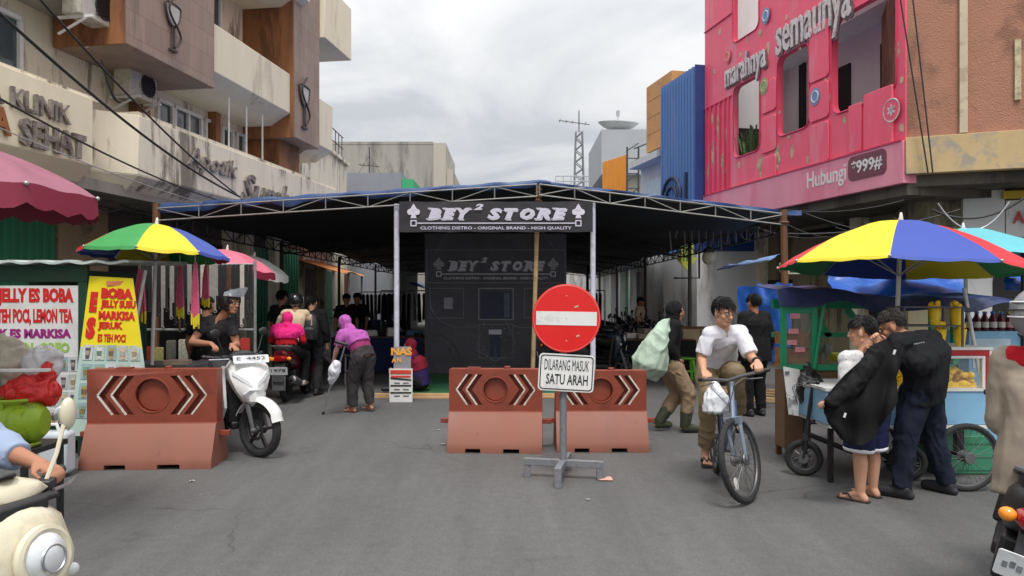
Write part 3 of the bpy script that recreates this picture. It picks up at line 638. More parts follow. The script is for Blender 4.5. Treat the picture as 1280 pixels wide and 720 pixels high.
mb.lathe(prof, 24, (0, 0, .25), (.05, -.12, 1)); mb.build('reflector', mat('dish_grey', s2l(190, 192, 190), .5), dh)
mb = MB(); mb.cap((0, 0, -.2), (0, 0, .3), .08, .06); mb.cap((0, -.03, .3), (0, -.1, 1.35), .02); mb.box((0, -.1, 1.4), (.2, .2, .35)); mb.build('feed_mast', STEEL, dh)
og = thing('orange_clad_annex', 'bright orange corrugated sign wall with a steel ladder mast below the dish', 'sign wall', (5.55, 40, 0))
mb = MB(); Ff = Fac((0, 0, 0), (.45, -1, 0), 1); 
mb.M = Matrix.Rotation(Ff.rz, 4, 'Z'); k = 9
for i in range(8): mb.box((-1.6 + i * .3, .3, 7.4), (.27, .12, 3.6))
mb.build('panel', mat('orange_panel', s2l(226, 142, 36), .45, .06, 2), og, bevel=.01)
mb = MB()
for x in (.55, 1.15): mb.tube([V(x, -.6, 4), V(x, -.6, 9.6)], .05, 6)
for i in range(14): mb.tube([V(.55, -.6, 4.2 + i * .4), V(1.15, -.6, 4.2 + (i + (i % 2)) * .4)], .03, 5)
mb.tube([V(.9, -.6, 9.5), V(2.2, -.7, 10.0)], .04, 6); mb.build('mast', mat('mast_dark', s2l(60, 62, 66), .6), og)
lt_ = thing('radio_tower', 'thin grey lattice radio tower with a yagi aerial on top', 'radio tower', (6.3, 70, 0))
mb = MB(); hz = 17.2
for k in range(4):
    c, s_ = (-1, 1)[k % 2], (-1, 1)[k // 2]
    mb.tube([V(c * .55, s_ * .55, 8), V(c * .3, s_ * .3, hz)], .07, 5)
for i in range(16):
    z0 = 8 + i * (hz - 8) / 16; z1 = 8 + (i + 1) * (hz - 8) / 16; f0 = .55 - .25 * i / 16; f1 = .55 - .25 * (i + 1) / 16; sg = 1 if i % 2 else -1
    for y in (-1, 1): mb.tube([V(-f0 * sg, y * f0, z0), V(f1 * sg, y * f1, z1)], .045, 4); mb.tube([V(y * f0, -f0 * sg, z0), V(y * f1, f1 * sg, z1)], .045, 4)
mb.build('lattice', mat('tower_grey', s2l(120, 122, 126), .6), lt_)
mb = MB(); mb.tube([V(0, 0, hz), V(0, 0, hz + 2)], .06, 6); mb.tube([V(-1.9, 0, hz + 1.1), V(1, 0, hz + .7)], .05, 6)
for i in range(5): x = -1.8 + i * .6; mb.tube([V(x, -.6, hz + 1.05 - i * .06), V(x, .6, hz + 1.05 - i * .06)], .03, 5)
mb.build('yagi_aerial', mat('tower_grey', s2l(120, 122, 126), .6), lt_)
rl = thing('roof_terrace_building', 'low white building with roof railing and water pipes behind the tent peak', 'building', (6.4, 58, 0))
mb = MB(); mb.box2((-3, 0, 0), (5, 6, 10.3)); mb.build('wall', WALLW, rl)
mb = MB()
for z in (10.7, 11.1): mb.tube([V(-3, 0, z), V(3, 0, z)], .05, 5)
for i in range(11): mb.tube([V(-3 + i * .6, 0, 10.3), V(-3 + i * .6, 0, 11.1)], .04, 5)
mb.tube([V(1.2, .4, 10.3), V(1.2, .4, 12.6)], .09, 6); mb.box((.8, .4, 11.6), (.5, .5, 1.2)); mb.build('railing', mat('pale_rail', s2l(180, 182, 184), .6), rl)
cb = thing('concrete_block_building', 'bare stained concrete building with no windows and a beige pier', 'building', (-8, 50, 0))
mb = MB(); mb.box2((-6, 0, 0), (2.7, 12, 11.9)); mb.box2((-6, -.02, 11.91), (2.7, 12, 12.1)); mb.build('wall', CONC, cb)
mb = MB(); mb.box2((2.72, -.1, 0), (3.55, 8, 12.0)); mb.box2((3.56, .3, 0), (4.0, 8, 10.3)); mb.build('pier', mat('pier_beige', s2l(186, 178, 164), .8, .1, 1, dirt=s2l(130, 126, 118), damt=.6, dscale=.6, streak=True), cb)
gl = thing('grey_low_building', 'flat grey walled building with a bright green side and a roof aerial', 'building', (-7.6, 35, 0))
mb = MB(); mb.box2((-4, 0, 0), (2.4, 6, 7.5)); mb.build('wall', mat('blue_grey_wall', s2l(140, 143, 150), .8, .05, 1, dirt=s2l(112, 112, 116), damt=.5, dscale=.7, streak=True), gl)
mb = MB(); mb.box2((2.41, .02, 5.2), (2.95, 6, 7.2)); mb.build('side_wall', mat('green_wall', s2l(60, 168, 110), .7, .08, 1), gl)
ae = thing('roof_aerial', 'small rooftop television aerial standing on the grey low roof', 'aerial', (-6.9, 36, 7.5))
mb = MB(); mb.tube([V(0, 0, 0), V(0, 0, 1.4)], .03, 6); mb.tube([V(-.5, 0, .55), V(.5, 0, .45)], .02, 5)
for i in range(5): mb.tube([V(-.45 + i * .2, -.3, .55), V(-.45 + i * .2, .3, .55)], .012, 4)
for x in (-.6, .6): mb.tube([V(0, 0, 1), V(x, 0, 0)], .01, 4)
mb.build('mast', mat('mast_dark', s2l(60, 62, 66), .6), ae)
cl = thing('cream_terrace_house', 'cream house with a railed terrace just past the clinic building', 'building', (-9.75, 26, 0))
mb = MB(); mb.box2((-3, 0, 0), (2.2, 8, 7.6)); mb.box2((-3, -.1, 7.61), (2.35, 8, 7.75)); mb.build('wall', CREAMD, cl)
mb = MB()
for i in range(12): mb.tube([V(2.25, .2 + i * .6, 7.75), V(2.25, .2 + i * .6, 8.7)], .02, 5)
for z in (8.2, 8.7): mb.tube([V(2.25, .2, z), V(2.25, 7, z)], .025, 5)
mb.build('railing', mat('mast_dark', s2l(60, 62, 66), .6), cl)
# shop rows seen under the tent
BRN = mat('brown_door', s2l(96, 58, 42), .6, .2, 4, streak=True)
AWO = mat('orange_awning', s2l(206, 128, 70), .7, .08, 4); AWB = mat('blue_tarp', s2l(40, 96, 176), .5, .12, 4, bump=.15, bscale=20); REDR = mat('red_roof', s2l(140, 40, 40), .7, .15, 4)
ls = thing('awning_shop', 'shop with brown doors and an orange awning past the clinic', 'building', (-7.2, 22.2, 0))
mb = MB(); mb.box2((-3, 0, 0), (-.4, 14, 4.6)); mb.build('wall', mat('pale_wall', s2l(176, 168, 156), .8, .1, 2, dirt=s2l(120, 110, 100), damt=.5, dscale=1.5), ls)
for y in (.8, 4.2, 7.2, 10.4):
    mb = MB(); mb.box2((-.42, y, .02), (-.34, y + 2.0, 2.7)); d_ = mb.build('door', BRN if y != 7.2 else GREENS, ls)
    mb = MB(); mb.box2((-.36, y - .22, 0), (-.15, y - .02, 3.1)); mb.build('pillar', CREAMD, ls)
mb = MB(); mb.grid(lambda u, v: (-.4 + 1.6 * v, 3.0 + 5.2 * u, 3.02 - .5 * v - .05 * math.sin(u * 9) * v), 12, 4, .01); mb.build('awning', AWO, ls)
mb = MB(); mb.grid(lambda u, v: (-.6 + 1.3 * v, .4 + 9 * u, 4.0 - .6 * v), 10, 4, .02); mb.build('roof_skirt', REDR, ls)
mb = MB()
for y in (3.2, 5.6, 8.0): mb.tube([V(1.1, y, 0), V(1.1, y, 2.55)], .04, 6)
mb.build('awning_post', WHITE, ls)
l2 = thing('shuttered_shop_row', 'row of shuttered shops with a blue tarp beyond the orange awning', 'building', (-7.6, 37, 0))
mb = MB(); mb.box2((-4, 0, 0), (0, 22, 5)); mb.build('wall', GREYW, l2)
for i in range(5):
    mb = MB(); mb.box2((.0, 1 + i * 4, .02), (.06, 3.6 + i * 4, 2.8)); mb.build('shutter', (GREENS, BRN, DARKW, BLUEM, BRN)[i], l2)
mb = MB(); mb.grid(lambda u, v: (.2 + 2.6 * v, .5 + 6 * u, 3.0 - .8 * v + .1 * math.sin(u * 7)), 10, 5, .01); mb.build('tarp', AWB, l2)
rs = thing('old_shop_row', 'row of old shops with white piers and a green shutter behind the parked motorbikes', 'building', (6.0, 24.2, 0))
mb = MB(); mb.box2((.4, 0, 0), (5, 30, 4.8)); mb.build('wall', GREYW, rs)
for i, (y, m) in enumerate(((.4, DARK), (3.8, BRN), (7.4, DARK), (11., DARK), (14.6, GREENS), (18.5, DARK), (22.5, BRN))):
    mb = MB(); mb.box2((.33, y, .02), (.41, y + 2.6, 2.9)); mb.build('door', m, rs)
    mb = MB(); mb.box2((.0, y + 2.62, 0), (.42, y + 3.1, 3.6)); mb.build('pillar', WALLW, rs)
mb = MB(); mb.box2((-.5, 0, 3.3), (.4, 30, 3.45)); mb.build('canopy', WALLW, rs)
ed = thing('end_building', 'pale building closing the far end of the street beyond the tent', 'building', (0, 66, 0))
mb = MB(); mb.box2((-16, 0, 0), (16, 4, 5.5)); mb.build('wall', GREYW, ed)
for i in range(8):
    mb = MB(); mb.box2((-14 + i * 3.6, -.05, .05), (-11.8 + i * 3.6, 0.01, 2.9)); mb.build('shutter', (DARKW, GREENS, DARK, BRN)[i % 4], ed)
# ================================================================ MARKET TENT
D0, D1 = 11.77, 43.0
TL, TA, TR = V(-5.58, D0, 3.02), V(.41, D0, 3.40), V(4.30, D0, 2.93)
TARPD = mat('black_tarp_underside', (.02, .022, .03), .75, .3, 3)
TARPB = mat('blue_roof_tarp', s2l(42, 72, 124), .5, .2, 4, dirt=s2l(74, 98, 138), damt=.5, dscale=3, bump=.2, bscale=14)
TRUSS = mat('truss_steel', s2l(140, 139, 136), .5, .15, 8, metal=.2, dirt=s2l(110, 92, 80), damt=.5, dscale=8)
TRUSSD = mat('truss_dark', s2l(58, 56, 54), .6, .2, 8)
tent = thing('market_tent', 'wide dark market tent on steel trusses with a blue tarp roof across the street', 'tent', (0, D0, 0))
def rz_(x, sag=0.):
    return (TL.z + (TA.z - TL.z) * (x - TL.x) / (TA.x - TL.x)) if x < TA.x else (TR.z + (TA.z - TR.z) * (TR.x - x) / (TR.x - TA.x))
def roof_pt(u, v, dz):
    x = TL.x + (TR.x - TL.x) * u; y = D0 + .02 + (D1 - D0) * v
    return V(x, y, rz_(x) + dz - .10 * math.sin(v * 5 * math.pi) ** 2 - .02 * math.sin(u * 40 + v * 30))
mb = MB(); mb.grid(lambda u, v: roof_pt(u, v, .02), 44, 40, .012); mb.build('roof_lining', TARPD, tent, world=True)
mb = MB(); mb.grid(lambda u, v: roof_pt(u, v, .06), 44, 40, .012); mb.build('roof_tarp', TARPB, tent, world=True)
# front edge of the tarp folded over the truss
def fold(u, v):
    x = TL.x + (TA.x + .2 - TL.x) * u; k = 1 - .3 * u
    h = (.12 + .03 * math.sin(u * 23) + .025 * math.sin(u * 61) + .03 * noise.noise(V(u * 14, 0, 2))) * k
    return V(x, D0 - .02 - .02 * math.sin(v * 3) - .012 * math.sin(u * 47 + v * 2), rz_(x) + .07 + .012 * math.sin(u * 53) - h * v)
mb = MB(); mb.grid(fold, 70, 5, .008)
mb.grid(lambda u, v: V(TA.x + .2 + (TR.x + .06 - TA.x) * u, D0 - .05 - .02 * math.sin(u * 31 + v), rz_(min(TA.x + .2 + (TR.x + .05 - TA.x) * u, TR.x)) + .06 - (.03 + .03 * u + .02 * math.sin(u * 40)) * v), 50, 3, .008)
mb.build('tarp_edge', TARPB, tent, world=True)
def truss(mb, p, q, h, nseg, r=.0125, drop=V(0, 0, -1)):
    p, q = Vector(p), Vector(q); mb.tube([p, q], r, 6); p2, q2 = p + drop * h, q + drop * h; mb.tube([p2, q2], r, 6)
    for i in range(nseg + 1):
        a = p.lerp(q, i / nseg); mb.tube([a, a + drop * h], r * .8, 5)
        if i < nseg:
            b = p.lerp(q, (i + 1) / nseg); A, B = (a + drop * h, b) if i % 2 else (a, b + drop * h); mb.tube([A, B], r * .7, 5)
mb = MB(); up = V(0, 0, .03); fr = V(0, -.09, 0)
truss(mb, TL + fr, TA + fr + V(-.02, 0, 0), .19, 9); truss(mb, TR + fr, TA + fr + V(.02, 0, 0), .17, 7)
mb.build('front_truss', TRUSS, tent, world=True)
for X, z in ((TL.x, TL.z), (TR.x, TR.z)):
    mb = MB(); truss(mb, (X, D0, z - .04), (X, D1, z - .04), .24, 50, .018); mb.build('side_truss', TRUSSD, tent, world=True)

for d in (18, 24, 30.5, 36.5):
    mb = MB(); truss(mb, (TL.x, d, TL.z - .14), (TA.x, d, TA.z - .14), .2, 9, .018); truss(mb, (TR.x, d, TR.z - .14), (TA.x, d, TA.z - .14), .2, 7, .018); mb.build('cross_truss', TRUSSD, tent, world=True)
for X, d in ((TL.x, 18), (TL.x, 24), (TL.x, 30.4), (TR.x, 18), (TR.x, 24), (TR.x, 30.4), (TL.x, 36.5), (TR.x, 36.5), (TL.x, 42.8), (TR.x, 42.8), (TL.x + 1.9, 24), (TR.x - 1.2, 30.4)):
    mb = MB(); mb.tube([V(X, d, 0), V(X, d, 2.95)], .045, 8); mb.build('dark_pole', TRUSSD, tent, world=True)
PAINTW = mat('white_post_paint', s2l(206, 206, 222), .45, .05, 5, dirt=s2l(140, 136, 140), damt=.3, dscale=8)
for px in (496, 741):
    mb = MB(); p = G(px, 500); p.y = D0 - .02; mb.tube([V(p.x, p.y, 0), V(p.x + .0, p.y, rz_(p.x) - .16)], .042, 10); mb.box((p.x, p.y, .01), (.2, .2, .02)); mb.build('front_post', PAINTW, tent, world=True)
mb = MB(); mb.tube([V(-5.62, D0 - .06, 0), V(-5.6, D0 - .05, 3.1)], .06, 8); mb.build('wooden_post', WOOD, tent, world=True)
mb = MB(); mb.tube([V(4.28, D0 - .07, 0), V(4.3, D0 - .05, 1.7), V(4.27, D0 - .06, 3.0)], [.065, .06, .055], 9); mb.torus((4.28, D0 - .06, 2.8), (0, 0, 1), .065, .02, 12, 5); mb.build('wooden_post', WOOD, tent, world=True)
BAMB = mat('bamboo', s2l(176, 148, 108), .55, .15, 6, dirt=s2l(120, 96, 68), damt=.4, dscale=9)
mb = MB(); a, b = P(665, 466, 11.9), P(673, 228, D0 + .02); a.z = 0; pts = [a.lerp(b, i / 12) for i in range(13)]; mb.tube(pts, [.034 + .003 * (i % 2) for i in range(13)], 8)
mb.build('bamboo_pole', BAMB, tent, world=True)
mb = MB()
for i in range(7):
    mb.torus(b + V(0, 0, -.06 - i * .06), (0.1, .2, 1), .05, .014, 10, 5)
mb.build('rope_binding', mat('rope', s2l(120, 84, 64), .8, .3, 12), tent, world=True)
# hung things at the right end
mb = MB(); rr = random.Random(2)
for i in range(14):
    x = 2.6 + i * .12; z = 2.72; mb.tube([V(x, D0 + .5, z), V(x + rr.uniform(-.03, .03), D0 + .5, z - rr.uniform(.1, .34))], .012, 5)
build_each(mb, 'rope_end', mat('rope_dark', s2l(70, 60, 70), .8, .3, 12), tent, world=True)

BANK = mat('black_banner_print', (.024, .022, .026), .5, .4, 4, dirt=(.08, .075, .08), damt=.35, dscale=1.6, dth=.5)
PRW = mat('pale_banner_print', s2l(206, 202, 216), .55, .06, 5); PRG = mat('grey_banner_print', s2l(214, 210, 224), .6, .1, 5); PRD = mat('dim_banner_print', s2l(164, 162, 174), .6, .15, 5); PRB = mat('faint_banner_print', s2l(124, 122, 132), .6, .15, 5)
def slab_letters(mb, txt, O, wd, ht, y, depth, mi=0, shear=.28, bold=.06):
    """heavy slanted slab-serif lettering"""
    n = len(txt); k = 0; x = O[0]; cw = wd / sum(1.0 if c != ' ' else .35 for c in txt)
    for c in txt:
        if c == ' ': x += cw * .35; continue
        mb.text(c, (x + cw * .06, y, O[1]), (1, 0, 0), (0, 0, 1), cw * .86, ht, depth, mi, bold, shear)
        for (u, lo) in {'B': ((.1, 0), (.22, 1)), 'E': ((.08, 0), (.22, 1)), 'Y': ((.3, 0), (.1, 1), (.85, 1)), 'T': ((.3, 0),), 'R': ((.1, 0), (.82, 0), (.22, 1)), 'S': (), 'O': ()}[c]:
            mb.box((x + cw * (u + .0), y - depth / 2, O[1] + (ht if lo else 0) * .96 + ht * .02), (cw * .34, depth * 1.02, ht * .1), None, mi)
        x += cw
def spade(mb, cx, cz, h, y, depth, mi):
    def disc(x, z, r): mb.prism([(x + r * math.cos(R(t)), z + r * math.sin(R(t))) for t in range(0, 360, 24)], depth, (0, y, 0), (1, 0, 0), (0, 0, 1), mi)
    mb.prism([(cx, cz + h * .5), (cx - h * .26, cz + h * .08), (cx + h * .26, cz + h * .08)], depth * 1.01, (0, y, 0), (1, 0, 0), (0, 0, 1), mi)
    disc(cx - h * .22, cz - h * .05, h * .2); disc(cx + h * .22, cz - h * .05, h * .2); disc(cx, cz + h * .18, h * .17)
    mb.prism([(cx - h * .05, cz), (cx + h * .05, cz), (cx + h * .2, cz - h * .46), (cx - h * .2, cz - h * .46)], depth * 1.02, (0, y, 0), (1, 0, 0), (0, 0, 1), mi)
def store_sign(root, O, wd, ht, y, cols, names=True):
    """pale heavy shop name over a rule and a small line of text; O is the lower left corner"""
    a, b = cols; x0, z0 = O
    mb = MB(); slab_letters(mb, 'BEY', (x0 + wd * .145, z0 + ht * .42), wd * .225, ht * .36, y - .010, .003); mb.build('lettering', a, root, world=True); mb = MB(); slab_letters(mb, 'STORE', (x0 + wd * .45, z0 + ht * .42), wd * .42, ht * .36, y - .010, .003)
    mb.text('2', (x0 + wd * .385, y - .010, z0 + ht * .72), (1, 0, 0), (0, 0, 1), wd * .05, ht * .2, .003, 0, .05, .3)
    mb.build('lettering', a, root, world=True)
    mb = MB(); off = (wd * .006, -ht * .035); slab_letters(mb, 'BEY', (x0 + wd * .145 + off[0], z0 + ht * .42 + off[1]), wd * .225, ht * .36, y - .0055, .003); mb.build('lettering', b, root, world=True); mb = MB(); slab_letters(mb, 'STORE', (x0 + wd * .45 + off[0], z0 + ht * .42 + off[1]), wd * .42, ht * .36, y - .0055, .003)
    mb.build('lettering', b, root, world=True)
    mb = MB()
    for s_ in (.075, .925): mb = MB(); spade(mb, x0 + wd * s_, z0 + ht * .68, ht * .5, y - .004, .003, 0); mb.build('spade_mark', b if not names else PRG, root, world=True)
    mb = MB(); mb.box2((x0 + wd * .09, y - .007, z0 + ht * .27), (x0 + wd * .91, y - .004, z0 + ht * .305))
    for s_ in (.075, .925):
        cx, cz, q = x0 + wd * s_, z0 + ht * .287, ht * .085
        for dx, dz, sx, sz in ((0, q, 2.4 * q, q * .45), (0, -q, 2.4 * q, q * .45), (q, 0, q * .45, 1.5 * q), (-q, 0, q * .45, 1.5 * q)): mb.box((cx + dx, y - .0055, cz + dz), (sx, .003, sz))
    mb.build('rule_line', a, root, world=True)
    mb = MB(); mb.text('CLOTHING DISTRO - ORIGINAL BRAND - HIGH QUALITY', (x0 + wd * .11, y - .004, z0 + ht * .06), (1, 0, 0), (0, 0, 1), wd * .78, ht * .12, .003, 0, .015); mb.build('lettering', a, root, world=True)
a, b = P(499, 290, D0 - .2), P(741, 252, D0 - .2)
bn = thing('header_banner', 'black banner with pale slanted shop name and spades hung between the white tent posts', 'banner', (a.x, a.y, a.z))
mb = MB(); mb.grid(lambda u, v: (a.x + (b.x - a.x) * u, a.y + .006 * math.sin(u * 19) - .0 , a.z + (b.z - a.z) * v + .008 * math.sin(u * 30) * (v - .5)), 40, 6, -.006); mb.build('cloth', BANK, bn, world=True)
store_sign(bn, (a.x, a.z), b.x - a.x, b.z - a.z, a.y - .016, (PRW, PRG))
# backdrop screen behind
DB = 15.7
a, b = P(531, 468, DB), P(708, 292, DB); a.z = .02
BANK2 = mat('charcoal_screen_print', s2l(80, 78, 86), .55, .3, 2, dirt=s2l(96, 94, 103), damt=.35, dscale=1.2, dth=.5)
bd = thing('backdrop_banner', 'tall black backdrop print of a shop front with faint arcs standing on the green carpet', 'banner', (a.x, DB, 0))
mb = MB(); mb.box2((a.x, DB, a.z), (b.x, DB + .03, b.z)); mb.build('screen', BANK2, bd, world=True)
q0, q1 = P(536, 352, DB), P(704, 319, DB); store_sign(bd, (q0.x, q0.z), q1.x - q0.x, q1.z - q0.z, DB - .008, (PRG, PRD), False)
def brect(x0, y0, x1, y1, m, name, y=.004, th=.02):
    p, q = P(x0, y1, DB), P(x1, y0, DB); mb = MB(); ft = .018
    for aa, bb in (((p.x, p.z), (q.x, p.z + ft)), ((p.x, q.z - ft), (q.x, q.z)), ((p.x, p.z + ft), (p.x + ft, q.z - ft)), ((q.x - ft, p.z + ft), (q.x, q.z - ft))): mb.box2((aa[0], DB - y, aa[1]), (bb[0], DB - y + .003, bb[1]))
    return mb.build(name, m, bd, world=True)
brect(533, 312, 707, 354, PRB, 'printed_frame'); brect(537, 360, 580, 398, PRB, 'printed_frame'); brect(598, 360, 642, 400, PRD, 'printed_frame'); brect(655, 360, 702, 398, PRB, 'printed_frame'); brect(598, 405, 642, 448, PRB, 'printed_frame')
def bpoly(pts, m, name, y=.005):
    mb = MB(); pp = [P(x, yy, DB) for x, yy in pts]; mb.prism([(p.x, p.z) for p in pp], .003, (0, DB - y, 0), (1, 0, 0), (0, 0, 1)); return mb.build(name, m, bd, world=True)
bpoly([(601, 364), (639, 364), (639, 398), (601, 398)], mat('print_navy', s2l(58, 60, 84), .6, .3, 9), 'printed_window'); bpoly([(630, 366), (637, 366), (637, 397), (630, 397)], mat('print_pale_blue', s2l(96, 104, 120), .6, .3, 9), 'printed_pane', .009)
bpoly([(613, 414), (625, 414), (626, 446), (621, 446), (619, 424), (617, 446), (612, 446)], mat('print_navy', s2l(58, 60, 84), .6, .3, 9), 'printed_trousers'); bpoly([(611, 412), (627, 412), (627, 418), (611, 418)], PRG, 'printed_waistband', .009)
bpoly([(555, 372), (566, 372), (566, 386), (555, 386)], PRD, 'printed_sign')
mb = MB()
def arc(mb, cx, cy, rx, ry, a0, a1, r=.034):
    mb.tube([P(cx + rx * math.cos(R(t)), cy + ry * math.sin(R(t)), DB) + V(0, -.004, 0) for t in range(a0, a1 + 1, 8)], r, 6, squash=.2)
arc(mb, 580, 378, 42, 32, 60, 190); arc(mb, 660, 378, 42, 32, -20, 120); arc(mb, 620, 345, 80, 80, 200, 340, .012)
mb.tube([P(x, y, DB) + V(0, -.004, 0) for x, y in ((605, 402), (594, 438), (619, 452), (646, 438), (633, 402))], .032, 6, squash=.2)
mb.build('printed_arc', PRG, bd, world=True)
mb = MB()
for r_ in (38, 30): arc(mb, 538, 455, r_, r_, 270, 360, .012)
mb.build('printed_wheel', PRB, bd, world=True)
mb = MB(); rr = random.Random(4)
for i in range(40):
    p = P(rr.uniform(560, 700), rr.uniform(400, 460), DB); mb.ell(p + V(0, -.004, 0), (.008, .004, .008), n=6, m=4)
mb.build('printed_speck', PRG, bd, world=True)
# carpet and its wooden edge
p = G(488, 497)
cm = MB(); cm.box2((p.x + .05, 12.12, .004), (1.6, DB + .3, .02))
tag(cm.build('green_carpet', mat('green_carpet', (.03, .14, .05), .95, .2, 3, dirt=(.02, .17, .14), damt=.6, dscale=.5, dth=.48, bump=.5, bscale=150), origin=(p.x, 12.5, .004)), 'green carpet laid in front of the black backdrop', 'carpet')
wm = MB(); wm.box((-.4, 12.04, .035), (3.9, .09, .07)); wm.box((-.6, 11.93, .02), (2.6, .07, .035), .02)
tag(wm.build('wooden_plank', mat('raw_pine', s2l(190, 154, 112), .7, .2, 4), origin=(-.4, 12.04, 0), bevel=.004), 'raw timber plank along the front edge of the green carpet', 'plank')

# ---------------------------------------------------------------- no entry sign on its stand
c = G(704, 598)
sg = thing('road_sign', 'round red no entry road sign on a grey cross foot stand', 'road sign', c)
gs = mat('grey_stand_paint', s2l(120, 122, 126), .5, .12, 8, dirt=s2l(92, 84, 76), damt=.5, dscale=8)
mb = MB(); mb.tube([V(0, 0, .12), V(.0, 0, 1.68)], .032, 12); mb.build('pole', gs, sg, bevel=.002)
mb = MB()
for k in range(4):
    t = R(-12 + 90 * k); e = V(math.cos(t), math.sin(t), 0); mb.bar(V(0, 0, .14), e * .34 + V(0, 0, .14), .06, .06); mb.bar(e * .33 + V(0, 0, .168), e * .33, .062, .05)
mb.build('cross_foot', gs, sg, bevel=.004)
RED = mat('sign_red', s2l(222, 22, 20), .35, .04, 3, coat=.3); SW = mat('sign_white', s2l(228, 228, 226), .45, .04, 6, dirt=s2l(170, 168, 164), damt=.35, dscale=7)
q = P(708, 398, c.y - .05); rl_ = q - c; rd = 42.5 * (c.y) / F
mb = MB(); mb.lathe([(rd - .004, .006), (rd, .002), (rd, -.002), (rd - .002, -.004)], 56, rl_, (0, -1, 0)); mb.build('disc', RED, sg)
mb = MB(); mb.box(rl_ + V(-.0, -.0075, 0), (rd * 1.77, .003, rd * .4), Matrix.Rotation(R(1), 3, 'Y')); mb.build('white_bar', SW, sg)
mb = MB(); mb.torus(rl_ + V(0, -.0065, 0), (0, 1, 0), rd - .012, .003, 56, 5, squash=.4); mb.build('rim_line', mat('sign_rim', s2l(236, 120, 110), .4), sg)
mb = MB()
for dx, dz, l in ((.09, .105, .035), (.1, -.155, .03)): mb.box(rl_ + V(dx, -.0075, dz), (l, .002, .014), Matrix.Rotation(R(-20), 3, 'Y'))
for z in (.2, -.2): mb.ell(rl_ + V(0, -.007, z), (.006, .004, .006), n=8, m=5)
mb.ell(rl_ + V(0, -.0095, 0), (.006, .003, .006), n=8, m=5); mb.build('scuff', PEEL, sg)
q = P(708, 466, c.y - .06) - c; tilt = Matrix.Rotation(R(3.2), 3, 'Y'); X = tilt @ V(1, 0, 0); Z = tilt @ V(0, 0, 1); hw, hh = 34.5 * c.y / F, 23 * c.y / F
mb = MB(); mb.prism(rrect(-hw, -hh, hw, hh, .035), .005, q, X, Z); mb.build('text_plate', SW, sg)
vv, ff = plate(rrect(-hw + .012, -hh + .012, hw - .012, hh - .012, .03), [rrect(-hw + .021, -hh + .021, hw - .021, hh - .021, .024)], .002)
INK = mat('sign_ink', (.012, .012, .014), .5, .2, 9)
mb = MB(); mb.add([q + X * x + Z * y + V(0, -.0055 - z, 0) for x, y, z in vv], ff); mb.build('border_line', INK, sg)
mb = MB(); mb.text('DILARANG MASUK', q - X * hw * .8 + Z * hh * .12 + V(0, -.0055, 0), X, Z, hw * 1.6, hh * .58, .002, 0, .0); mb.build('lettering', INK, sg); mb = MB(); mb.text('SATU ARAH', q - X * hw * .72 - Z * hh * .64 + V(0, -.0055, 0), X, Z, hw * 1.5, hh * .56, .002, 0, .012); mb.build('lettering', INK, sg)
mb = MB(); mb.box(rl_ + V(0, .03, .1), (.07, .04, .03)); mb.box(q + V(0, .03, 0), (.07, .04, .03)); mb.build('clamp', gs, sg)

